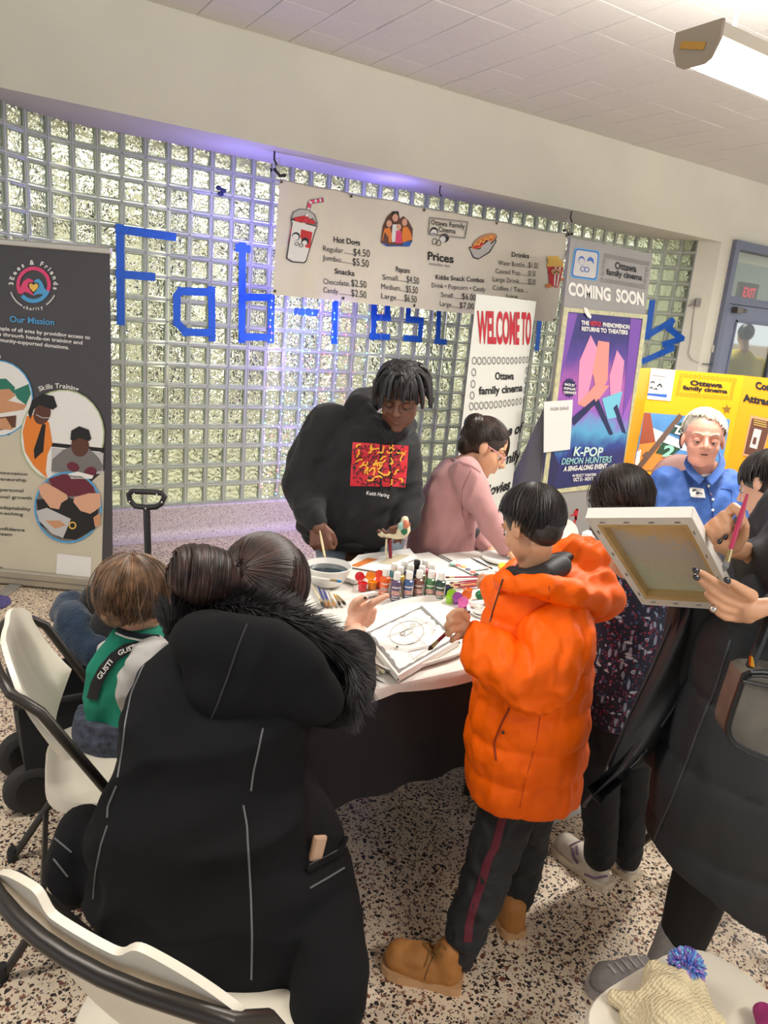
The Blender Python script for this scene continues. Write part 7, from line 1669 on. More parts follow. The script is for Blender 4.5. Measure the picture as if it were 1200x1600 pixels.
# ---- woman with the canvas -----------------------------------------------------------------------
def coatwoman():
    hd = 1.42; fl = onz(1080, 1500, 0); root = thing('person', 'woman in a long dark puffer coat at right holding up a canvas and a brush', 'person', fl)
    zh = zc(860, 680, 1200/340)
    tc_ = F(1250, 900, hd)                       # middle of her back, outside the frame
    hp = 1.16
    def HC(pts, base): return ('c', [(F(*zh(x, y), base+o), rr(*zh(x, y), base+o, r/3.53)) for x, y, o, r in pts])
    body = head_prims(F(1340, 560, hd), frame(camdir(-.8, -.3, .1), ZU), 0.225, True, F(1330, 660, hd))
    body += [chn(hd, [(1330, 660, 0, 40), (1300, 780, 0, 70), (1235, 1000, 0, 85), (1215, 1180, 0, 85)])]
    lower = hp+.005
    body += [chn(hd, [(1305, 760, -.06, 36), (1302, 900, -.16, 30), (1225, 945, -.235, 22)]), HC([(1270, 925, .0, 44), (1190, 945, 0, 50), (1120, 960, 0, 62), (1075, 960, 0, 60)], lower), HC([(1080, 925, 0, 46), (1040, 920, 0, 36)], lower), HC([(1090, 995, 0, 46), (1040, 990, 0, 34)], lower)]
    ff = [[(1050, 890, -.008, 27), (965, 850, -.018, 25), (885, 792, -.024, 22), (838, 762, -.020, 19), (800, 746, -.014, 14)], [(1040, 932, -.004, 27), (950, 900, -.014, 25), (872, 842, -.02, 22), (836, 808, -.018, 19), (803, 784, -.014, 14)],
          [(1035, 972, 0, 26), (950, 952, -.010, 24), (895, 915, -.014, 21), (860, 875, -.014, 16)], [(1045, 1012, .004, 25), (965, 1004, -.004, 22), (918, 975, -.008, 19), (893, 945, -.010, 15)],
          [(1110, 885, -.010, 36), (1055, 850, -.024, 30), (1008, 820, -.032, 25), (972, 798, -.034, 18)]]
    body += [HC(f, lower) for f in ff]
    up = hp+.16
    body += [HC([(1180, 700, .10, 52), (1080, 640, .05, 52), (1000, 620, .02, 58), (930, 580, .01, 62), (890, 540, .01, 46)], up), HC([(950, 530, 0, 52), (985, 490, 0, 36)], up)]
    uf = [[(962, 455, -.008, 30), (1012, 398, -.022, 29), (1050, 425, -.045, 26), (1052, 480, -.052, 22), (1030, 518, -.045, 16)], [(915, 480, -.006, 29), (958, 440, -.02, 28), (990, 482, -.042, 25), (988, 530, -.050, 21), (968, 562, -.044, 15)],
          [(872, 512, -.004, 28), (908, 478, -.018, 27), (940, 516, -.040, 24), (946, 556, -.047, 19), (934, 586, -.042, 14)], [(838, 548, 0, 26), (864, 518, -.014, 25), (893, 552, -.034, 22), (904, 592, -.040, 16)],
          [(1020, 610, 0, 38), (1062, 560, -.016, 30), (1074, 500, -.026, 25), (1064, 455, -.026, 18)]]
    body += [HC(f, up) for f in uf]
    body += [chn(hd, [(1300, 800, -.02, 45), (1240, 880, -.06, 36), (1185, 872, -.03, 26)])]
    body += [chn(hd, [(1150, 1200, .10, 45), (1105, 1360, .15, 32), (1062, 1480, .18, 20)]), chn(hd, [(1260, 1200, .0, 45), (1260, 1400, .0, 32), (1262, 1560, .0, 22)])]
    blob('body', body, [SK_OLIVE], root, 0.0030, 2)
    hcw, Rw, Hw = F(1340, 560, hd), frame(camdir(-.8, -.3, .1), ZU), 0.225
    eyes(hcw, Rw, Hw, root, SK_OLIVE, K, .7, K)
    hmw = hair_mat('hair_long_black', (28, 23, 22), 2.0); capw = blob('hair', [('e', hcw+Rw @ Vector((0, -.09*Hw, .13*Hw)), (.375*Hw, .42*Hw, .39*Hw), Rw), ('e', hcw+Rw @ Vector((0, -.26*Hw, -.30*Hw)), (.32*Hw, .22*Hw, .50*Hw), Rw)], hmw, root, .008, 6)
    hair('hair_locks', hcw+Rw @ Vector((0, -.09*Hw, .08*Hw)), Rw, (.39*Hw, .44*Hw, .44*Hw), (0, -.1, 1), 3, lambda d: 125 if d.y < .3 else 80, 320, .005, hmw, capw, .05, .1, wav=.15, drop=.03)
    # nails and rings
    M_nl = mat('nail_black', (26, 22, 26), 0.15, coat=0.6)
    for (x, y, o, a), base in (((803, 746, -.026, 30), lower), ((806, 784, -.026, 35), lower), ((976, 800, -.049, 40), lower)): 
        blob('nail', [('e', F(*zh(x, y), base+o), (.0075, .003, .0052), CAMR @ Matrix.Rotation(math.radians(a), 3, 'Y'))], M_nl, root, 0.0015, 1)
    for (x, y, a) in ((966, 562, -60), (934, 585, -60), (1030, 518, -40)): blob('nail', [('e', F(*zh(x, y), up-.056), (.006, .003, .0048), CAMR @ Matrix.Rotation(math.radians(a), 3, 'Y'))], M_nl, root, 0.0015, 1)
    M_sv = mat('silver', (200, 196, 190), .2, 1.0)
    MB().ball(F(*zh(897, 960), lower-.028), .006, None, 10, 8).ball(F(*zh(905, 950), lower-.024), .004, None, 8, 6).build('ring', M_sv, root, smooth=True); MB().lathe(F(*zh(1034, 470), up-.055), [(.0, 0), (.008, 0), (.007, .003), (0, .004)], 12, -FW).build('ring', mat('ring_dark', (90, 86, 88), .25, .9), root)
    # coat: back and right panel
    M_ct = mat('coat_charcoal', (32, 33, 35), 0.66, noise=(6, 0.08), bump=(30, 0.1, .004)); M_ci = mat('coat_inner', (15, 15, 17), 0.75)
    def cq(co, no):
        t = (co[:, 2]+0.03*vnoise(co, 4, 2))/0.16; return 0.010*(np.power(np.abs(np.sin(np.pi*t)), .4)-.8)
    coat = blob('coat', [lft(hd, [(1168, 1372, -.02, 158, 128, 16), (1172, 1330, -.02, 158, 128, 14), (1180, 1240, -.01, 148, 122, 8), (1198, 1130, 0, 130, 112), (1218, 1000, 0, 118, 104), (1250, 900, .0, 106, 98), (1300, 790, 0, 96, 84), (1330, 700, 0, 55, 50)])], M_ct, root, 0.010, 5, [cq, folds((.2, 0, 1), 7, .010, 3, 61)])
    sl1 = blob('sleeve', [chn(hd, [(1325, 730, .02, 70), (1300, 800, .0, 72), (1262, 850, -.06, 70), (1236, 885, -.07, 60), (1200, 888, -.03, 44), (1182, 882, -.01, 34)]), chn(hd, [(1250, 800, .04, 52), (1215, 840, .05, 46), (1190, 930, .0, 50)])], M_ct, root, 0.008, 4, [folds((.7, 0, .5), 13, .010, 2.5, 66), lumps(10, .008, 2)])
    sl2 = blob('sleeve', [chn(hd, [(1318, 735, -.03, 70), (1310, 830, -.09, 66), (1304, 905, -.16, 58), (1262, 940, -.205, 48), (1226, 958, -.232, 38)])], M_ct, root, 0.008, 4, [folds((.7, 0, .5), 13, .008, 2.5, 67)])
    # black jumper and the open left panel of the coat
    blob('jumper', [lft(hd, [(1085, 1195, .12, 78, 60), (1092, 1100, .11, 70, 60), (1108, 1000, .10, 64, 60), (1130, 900, .09, 66, 60)])], M_ci, root, 0.010, 4, [folds((0, 0, 1), 8, .008, 3, 70)])
    edge = [(1062, 940), (1040, 985), (1012, 1050), (985, 1110), (958, 1170), (938, 1215), (922, 1245)]; inner = [(1098, 945), (1100, 1000), (1085, 1060), (1062, 1110), (1035, 1160), (1000, 1195), (930, 1243)]
    def fl_(u, v):
        k = v*(len(edge)-1); i = min(int(k), len(edge)-2); t = k-i
        e = Vector(edge[i])*(1-t)+Vector(edge[i+1])*t; n_ = Vector(inner[i])*(1-t)+Vector(inner[i+1])*t; p = e*(1-u)+n_*u
        return F(p.x, p.y, hd+.10-.06*math.sin(u*math.pi)-.05*v+.012*math.sin(u*9+v*7))
    pan = MB().grid(fl_, 16, 40).build('coat_panel', M_ct, root, thick=0.022); autosmooth(pan.data, 70)
    M_zp = mat('zip_grey', (120, 122, 124), .35, .7)
    seam('zip', pan, [(1050, 975), (1018, 1050), (985, 1118), (955, 1190), (938, 1226)], 0.0028, M_black, root, 6, .002); seam('reflective_piping', pan, [(1072, 1062), (1052, 1105), (1032, 1135)], 0.0022, M_zp, root, 5, .001); seam('reflective_piping', pan, [(1010, 1170), (998, 1188), (985, 1200)], 0.0024, M_zp, root, 5, .001)
    MB().tube([fl_(0.2, .98), fl_(0.2, .98)+ZU*-.02-HR*.012, fl_(.2, .98)-ZU*.035-HR*.016], .004, 6).build('zip_pull', M_black, root)
    seam('coat_zip', coat, [(1142, 1000), (1120, 1070), (1092, 1140), (1070, 1200), (1050, 1250), (1028, 1300), (1018, 1325)], 0.0024, mat('zip_dim', (84, 86, 88), .4, .6), root, 6, .001)
    # leggings, sock and shoe
    M_lg = _M['leggings_black']
    blob('leggings', [chn(hd, [(1150, 1220, .10, 66), (1105, 1350, .15, 46), (1085, 1410, .165, 42), (1068, 1462, .175, 36)]), chn(hd, [(1260, 1220, .0, 64), (1260, 1400, .0, 46), (1262, 1540, .0, 34)])], M_lg, root, 0.009, 4)
    blob('sock', [chn(hd, [(1062, 1462, .175, 33), (1050, 1490, .18, 31), (1040, 1510, .18, 30)])], mat('sock_grey', (150, 146, 142), .9, noise=(120, .15), bump=(300, .5, .002)), root, 0.006, 3)
    M_sh = mat('runner_grey', (138, 132, 128), .7, noise=(60, .08), bump=(300, .3, .001))
    s1 = shoe(root, onz(1064, 1532, 0), onz(916, 1552, 0), .095, .085, M_sh, mat('runner_sole', (160, 150, 146), .6), 'running_shoe', .022, vox=.005)
    for k in range(5): seam('lace', s1, [(950+k*11, 1508-k*3.4), (962+k*11, 1521-k*3)], 0.003, mat('lace_pale', (190, 178, 172), .7), s1, 4, .002)
    a2 = F(1262, 1560, hd); a2 = Vector((a2.x, a2.y, 0)); d2_ = (onz(916, 1552, 0)-onz(1064, 1532, 0)).normalized()
    shoe(root, a2-d2_*.06, a2+d2_*.19, .095, .085, M_sh, _M['runner_sole'], 'running_shoe', .022, vox=.008)
    # shoulder bag
    bg_ = thing('shoulder_bag', 'black leather bag with a silver sheen hanging at the woman\'s side', 'bag', F(1185, 1180, 1.16))
    q = [(1166, 1042), (1300, 1072), (1300, 1225), (1205, 1190), (1150, 1168), (1134, 1145), (1140, 1118), (1155, 1075)]
    bm_ = smoothloop([F(x, y, 1.13) for x, y in q], 2); M_le = mat('leather_painted_sheen', (92, 88, 80), .38, spec=.6, noise=(9, .5), bump=(16, .25, .006))  # black leather with its silvery sheen painted in as a paler mottled colour
    MB().prism(bm_, HF*.05).build('bag_body', M_le, bg_); cI = sum((p for p in bm_), Vector())/len(bm_); M_pp = mat('piping_black', (14, 14, 15), .35)
    MB().tube(bm_+[bm_[0]], .004, 6).build('piping', M_pp, bg_); MB().tube([cI+(p-cI)*.93-HF*.001 for p in bm_]+[cI+(bm_[0]-cI)*.93-HF*.001], .0025, 6).build('stitching', M_pp, bg_)
    MB().tube([F(1160, 1064, 1.125), F(1300, 1095, 1.125)], .003, 6).build('flap_seam', M_pp, bg_); MB().prism([F(*p, 1.125) for p in [(1171, 1024), (1174, 1026), (1177, 1042), (1170, 1040)]], -FW*.006).build('gold_clip', mat('gold', (206, 160, 60), .25, 1.0), bg_)
    MB().tube([F(1172, 1042, 1.15), F(1230, 900, 1.2), F(1280, 740, 1.3)], .008, 6).build('strap', M_pp, bg_)
coatwoman()
# canvas in her hands, seen from the back
def heldcanvas():
    zh = zc(860, 680, 1200/340)
    o = [(918, 808), (1086, 807), (1136, 912), (1006, 944)]
    A, B, D = F(*zh(198, 455), 1.36), F(*zh(778, 452), 1.30), F(*zh(510, 928), 1.18)
    # make it a flat rectangle-ish frame: C follows from the other three
    rA, rB, rC, rD = (ray(*zh(*q)) for q in ((198, 455), (778, 452), (1040, 962), (510, 928)))
    aa = 1.40; sol = Matrix((rB, rD, -rC)).transposed().inverted() @ (rA*aa)
    A, B, D = CAM+rA*aa, CAM+rB*sol[0], CAM+rD*sol[1]; C = B+(D-A); print('canvas depths', aa, sol[:], (B-A).length, (D-A).length)
    root = thing('stretched_canvas', 'square stretched canvas seen from behind with staples and show-through paint, held by the woman', 'canvas', (A+B+C+D)/4)
    n = (B-A).cross(D-A).normalized(); n = n if n.dot(CAM-A) > 0 else -n; th = .022; M_cv = mat('canvas_fold', (226, 220, 206), .7); M_wd = mat('bar_pine', (200, 168, 112), .6, noise=(12, .12))
    def P(u, v, w=0): return A+(B-A)*u+(D-A)*v+n*w
    def showthrough(nt, tc):
        nz = nt.nodes.new('ShaderNodeTexNoise'); nz.inputs['Scale'].default_value = 9; nz.inputs['Detail'].default_value = 4; nz.inputs['Distortion'].default_value = 1.5; nt.links.new(tc.outputs['Generated'], nz.inputs['Vector'])
        sx = nt.nodes.new('ShaderNodeSeparateXYZ'); nt.links.new(tc.outputs['Generated'], sx.inputs[0])
        ad = nt.nodes.new('ShaderNodeMath'); ad.operation = 'MULTIPLY_ADD'; ad.inputs[1].default_value = .5; nt.links.new(nz.outputs['Fac'], ad.inputs[0]); nt.links.new(sx.outputs[2], ad.inputs[2])
        r = nt.nodes.new('ShaderNodeValToRGB'); el = r.color_ramp.elements
        for i, (p, c) in enumerate([(.32, (196, 190, 160)), (.5, (186, 190, 162)), (.68, (186, 176, 156)), (.84, (180, 176, 168)), (.98, (206, 172, 120))]):
            e = el[i] if i < 2 else el.new(p); e.position = p; e.color = lin(c)
        nt.links.new(ad.outputs[0], r.inputs[0]); return r.outputs[0]
    MB().prism([P(0, 0, -th), P(1, 0, -th), P(1, 1, -th), P(0, 1, -th)], n*.003).build('cloth', ramp_mat('canvas_showthrough', .7, showthrough), root)
    bw = .10; bars = [[(0, 0), (1, 0), (1-bw, bw), (bw, bw)], [(1, 0), (1, 1), (1-bw, 1-bw), (1-bw, bw)], [(1, 1), (0, 1), (bw, 1-bw), (1-bw, 1-bw)], [(0, 1), (0, 0), (bw, bw), (bw, 1-bw)]]
    for k, q in enumerate(bars):
        b = MB().prism([P(u, v, -th+.003) for u, v in q], n*(th-.003)).build('stretcher_bar', M_wd, root)
        q2 = [q[0], q[1], tuple(Vector(q[1])*.35+Vector(q[2])*.65), tuple(Vector(q[0])*.35+Vector(q[3])*.65)]
        MB().prism([P(u, v, 0) for u, v in q2], n*.0015).build('folded_cloth', M_cv, b)
        a_, b_ = Vector(q[0]), Vector(q[1]); i_ = (Vector(q[3])+Vector(q[2]))/2-(a_+b_)/2
        for t in (.14, .38, .62, .86):
            c_ = a_*(1-t)+b_*t+i_*.4; p_ = P(c_.x, c_.y, .003); d_ = (P(b_.x, b_.y)-P(a_.x, a_.y)).normalized(); MB().tube([p_-d_*.005, p_+d_*.005], .0009, 5).build('staple', mat('staple_steel', (120, 116, 110), .3, .9), b)
    for e0, e1 in (((0, 0), (1, 0)), ((1, 0), (1, 1)), ((1, 1), (0, 1)), ((0, 1), (0, 0))):
        a_, b_ = P(*e0), P(*e1); c_ = P(.5, .5); o_ = ((a_+b_)/2-c_).normalized()*.0015
        MB().prism([P(*e0, -th)+o_*.2, P(*e1, -th)+o_*.2, P(*e1, .0018)+o_*.2, P(*e0, .0018)+o_*.2], o_).build('cloth_edge', mat('canvas_edge', (238, 234, 224), .6), root)
heldcanvas()
brush(F(1168, 772, 1.275), F(1131, 893, 1.235), (176, 52, 84), 'crimson brush in the raised hand of the woman in the dark coat', .0045, .018, (120, 120, 120))
# ---- woman in the black coat, seated with her back to us -----------------------------------------
def seated():
    hd = 1.30; fl = Vector((0.45, 1.0, 0)); root = thing('person', 'seated woman in a black fur-hooded coat with a hair bun, pointing', 'person', fl)
    zq = zc(460, 850, 1200/180)
    hc = F(418, 915, hd+.27); R = frame(camdir(.62, -.22, -.72), camdir(-.05, 1, .25)); H = rr(418, 915, hd+.27, 150)
    body = head_prims(hc, R, H, True, F(392, 1010, hd+.18))
    body += [chn(hd, [(390, 1010, .18, 50), (365, 1110, .12, 80), (345, 1280, .06, 100), (350, 1400, .02, 100)]), chn(hd, [(480, 1045, .18, 34), (528, 1085, .25, 28), (548, 1020, .42, 22)]), chn(hd, [(270, 1045, .16, 34), (215, 1150, .14, 28), (260, 1190, .34, 22), (300, 1120, .5, 18)])]
    hb_ = hd+.56
    def HC(pts): return ('c', [(F(*zq(x, y), hb_+o), rr(*zq(x, y), hb_+o, r/6.667)) for x, y, o, r in pts])
    body += [chn(hd, [(548, 1020, .42, 20), (556, 990, .50, 17)]), HC([(600, 900, -.03, 92), (625, 830, -.01, 100), (660, 760, 0, 108), (700, 720, 0, 100)]), HC([(640, 700, 0, 92), (720, 680, 0, 84)]),
             HC([(760, 660, -.004, 46), (830, 605, -.008, 42), (900, 568, -.008, 37), (966, 540, -.006, 29)]), HC([(620, 650, -.010, 58), (650, 600, -.018, 48), (695, 578, -.02, 41), (745, 566, -.018, 32)]),
             HC([(770, 700, 0, 46), (825, 690, .008, 40), (820, 730, .018, 36), (770, 745, .02, 30)]), HC([(760, 760, 0, 46), (812, 760, .008, 40), (800, 805, .018, 34), (750, 800, .02, 28)]), HC([(730, 815, 0, 42), (775, 820, .008, 36), (755, 850, .018, 30)])]
    body += hand_prims(F(300, 1120, hd+.5), camdir(.4, .3, -.85), camdir(0, 1, .2), .16, side=1, curl=.4)
    for s in (-1, 1): body.append(('c', [(fl+Vector((.11+s*.07, .17, .52)), .08), (fl+Vector((.14+s*.09, .40, .48)), .06), (fl+Vector((.12+s*.09, .42, .08)), .045)]))
    blob('body', body, [SK_LIGHT, LIP_L], root, 0.0038, 3, None, lip_fn([(hc, R, H)]), face_post([(hc, R, H)])); eyes(hc, R, H, root, SK_LIGHT, K, .6, mat('brow_brown', (60, 42, 34), .7))
    for x, y, a in ((740, 562, 10),): blob('nail', [('e', F(*zq(x, y), hb_-.032 if x < 800 else hb_-.020), (.006, .003, .0045), CAMR @ Matrix.Rotation(math.radians(a), 3, 'Y'))], mat('nail_dark', (60, 46, 44), .2, coat=.5), root, .0015, 1)
    hm = hair_mat('hair_chestnut', (44, 29, 25), 2.2, .5)
    cap = blob('hair', [('e', hc+R @ Vector((0, -.09*H, .14*H)), (.375*H, .42*H, .39*H), R), ('e', hc+R @ Vector((0, -.22*H, -.10*H)), (.31*H, .27*H, .30*H), R), ('e', hc+R @ Vector((.06*H, .02*H, -.12*H)), (.33*H, .30*H, .30*H), R)], hm, root, 0.006, 4, [lumps(40, .003)])
    bdir = R.transposed() @ ((F(372, 905, hd+.16)-hc).normalized())
    hair('hair_locks', hc+R @ Vector((0, -.09*H, .10*H)), R, (.385*H, .435*H, .42*H), bdir, 8, lambda d: 128, 900, .0042, hm, cap, .035, .08, wav=.08, seg=11)
    hair('side_locks', hc+R @ Vector((0, -.02*H, .08*H)), R, (.40*H, .43*H, .42*H), (-.1, -.1, 1), 30, 126, 130, .0040, hm, cap, .05, .12, wav=.15, az=(0, 360), drop=.02)
    bo = hd+.20
    bun = blob('hair_bun', [chn(bo, [(372, 915, .02, 31), (345, 905, .0, 36), (318, 893, -.01, 36), (306, 890, -.01, 30)])], hm, cap, .006, 4)
    b = MB(); A_ = F(378, 918, bo+.02); B_ = F(270, 882, bo-.01); ax = (B_-A_); L_ = ax.length; ax.normalize(); e1 = ax.orthogonal().normalized(); e2 = ax.cross(e1); r0 = rr(330, 900, bo, 44)
    for k in range(420):        # locks wound round the bun
        a0 = random.uniform(0, 6.28); t0 = random.uniform(-.05, .85); P = []
        for i in range(10):
            s_ = i/9; t = t0+s_*.22; a = a0+s_*2.4; prof = math.sqrt(max(.03, 1-((t-.50)/.62)**2)); P.append(A_+ax*L_*t+(e1*math.cos(a)+e2*math.sin(a))*r0*prof*(1.02+.03*math.sin(k)))
        b.tube(P, [.0045*math.sin(math.pi*(.1+.8*i/9)) for i in range(10)], 4)
    b.build('bun_locks', hm, bun, smooth=True, fixn=False)
    # coat
    M_wo = mat('wool_black', (12, 12, 14), .9, spec=.25, noise=(12, .12), bump=(350, .35, .0015)); M_pi = mat('piping_grey', (92, 92, 94), .5)
    coat = blob('coat', [lft(hd, [(372, 1508, -.05, 165, 118), (362, 1470, -.05, 185, 130), (350, 1400, -.03, 205, 140), (338, 1320, .0, 200, 138), (330, 1250, .03, 172, 122), (328, 1190, .06, 150, 108), (340, 1120, .10, 140, 98), (366, 1055, .15, 138, 88), (384, 1010, .18, 100, 68), (392, 975, .20, 64, 54)]),
        chn(hd, [(318, 1032, .16, 52), (270, 1082, .15, 54), (236, 1130, .17, 47), (222, 1178, .24, 42), (270, 1165, .42, 36)]), chn(hd, [(470, 1050, .17, 54), (520, 1085, .22, 48), (545, 1058, .32, 42), (548, 1018, .42, 34), (549, 1006, .455, 31)]),
        elp(hd, 505, 1400, -.02, 52, 92, 70, 4), elp(hd, 130, 1340, .02, 44, 70, 70, 0), chn(hd, [(505, 1430, -.08, 52), (512, 1500, -.16, 54), (508, 1560, -.22, 52), (492, 1640, -.26, 48)])], M_wo, root, .0095, 6, [folds((1, 0, .15), 7, .014, 3, 81), lumps(6, .008, 3)])
    seams = [[(246, 1006), (222, 1045), (205, 1085), (196, 1130), (192, 1170), (184, 1215)], [(182, 1228), (168, 1262), (168, 1278)], [(168, 1290), (158, 1320), (150, 1360), (146, 1405)], [(411, 1138), (403, 1175), (396, 1205), (392, 1236)], [(380, 1258), (386, 1290), (388, 1330), (392, 1400), (394, 1470), (393, 1530)]]
    for p in seams: seam('reflective_piping', coat, p, .0022, M_pi, root, 6, .0005)
    for p in ([(483, 1352), (512, 1338), (540, 1322)], [(484, 1388), (512, 1372), (538, 1356)], [(86, 1310), (112, 1332)], [(84, 1342), (106, 1370)]): seam('pocket_stitching', coat, p, .0020, M_pi, root, 5, .0005)
    hood = blob('hood', [elp(hd, 392, 1030, .075, 128, 72, 40, 16), elp(hd, 375, 1062, .06, 92, 66, 34, 14), elp(hd, 448, 1068, .075, 98, 56, 36, 26), elp(hd, 325, 1000, .10, 66, 52, 40, -10), elp(hd, 350, 1080, .05, 60, 50, 30, 10)], M_wo, root, .007, 26, [folds((.4, 0, 1), 8, .004, 3, 90)])
    seam('hood_seam', hood, [(386, 975), (372, 1010), (355, 1060), (338, 1105), (330, 1122)], .0022, mat('seam_dark', (36, 36, 38), .8), root, 6)
    # fur trim
    path = [(262, 985, .16), (275, 955, .19), (305, 938, .20), (345, 935, .18), (390, 945, .16), (435, 958, .15), (475, 975, .15), (515, 1002, .16), (545, 1030, .16), (556, 1060, .14), (548, 1090, .12), (530, 1110, .11)]
    P = [F(x, y, hd+o) for x, y, o in path]; core = blob('fur_trim', [('c', [(p, .020 if 0 < i < 11 else .012) for i, p in enumerate(P)])], mat('fur_black', (22, 19, 20), .8, noise=(80, .4)), root, .006, 4)
    fb = MB(); cen = F(400, 1060, hd+.1)
    for k in range(5200):
        t = random.random()*(len(P)-1.001); i = int(t); f = t-i; p = P[i].lerp(P[i+1], f); d = (P[i+1]-P[i]).normalized()
        o = Vector((random.gauss(0, 1), random.gauss(0, 1), random.gauss(0, 1))); o = (o-d*o.dot(d)).normalized(); out = (p-cen).normalized()
        v = (o*.8+out*.55+d*.5+ZU*.05).normalized(); L = random.uniform(.022, .052); q = p+o*.014
        fb.tube([q, q+v*L*.5+d*.004, q+v*L+d*.012-ZU*.004], [.0011, .0009, .0002], 3, caps=False)
    tag(fb.build('fur_hairs', hair_mat('fur_hair', (30, 25, 26), 1.8, .6), core, fixn=False), kind='stuff')
    # trousers and boots under the coat
    blob('trousers', [('c', [(fl+Vector((.11+s*.07, .17, .52)), .09), (fl+Vector((.14+s*.09, .40, .48)), .075), (fl+Vector((.12+s*.09, .42, .10)), .06)]) for s in (-1, 1)], mat('trousers_black', (14, 14, 16), .8), root, .010, 4)
    for s in (-1, 1): shoe(root, fl+Vector((.10+s*.10, .36, 0)), fl+Vector((.16+s*.10, .61, 0)), .095, .07, M_black, M_black, 'boot', vox=.01)
    # phone in the pocket
    ph = thing('phone', 'phone in a tan case sticking out of the black coat pocket', 'phone', F(494, 1335, hd-.17))
    ctr = F(494, 1316, hd-.185); Rp = CAMR @ Matrix.Rotation(math.radians(14), 3, 'Y') @ Matrix.Rotation(math.radians(35), 3, 'Z')
    q = surf(coat, 500, 1335, 0.0)
    if q is not None: ctr = q+CAMR @ Vector((-.004, -.012, .018))
    MB().bbox(ctr, (.030, .012, .052), .004, Rp).build('case', mat('case_tan', (176, 140, 112), .4), ph); MB().bbox(ctr+Rp @ Vector((0, -.0065, .002)), (.022, .002, .042), .001, Rp).build('case_back', mat('case_rose', (190, 156, 130), .35), ph)
    seam('pocket_edge', coat, [(478, 1362), (500, 1350), (530, 1335), (542, 1300)], .006, M_wo, root, 5, .003)
seated()

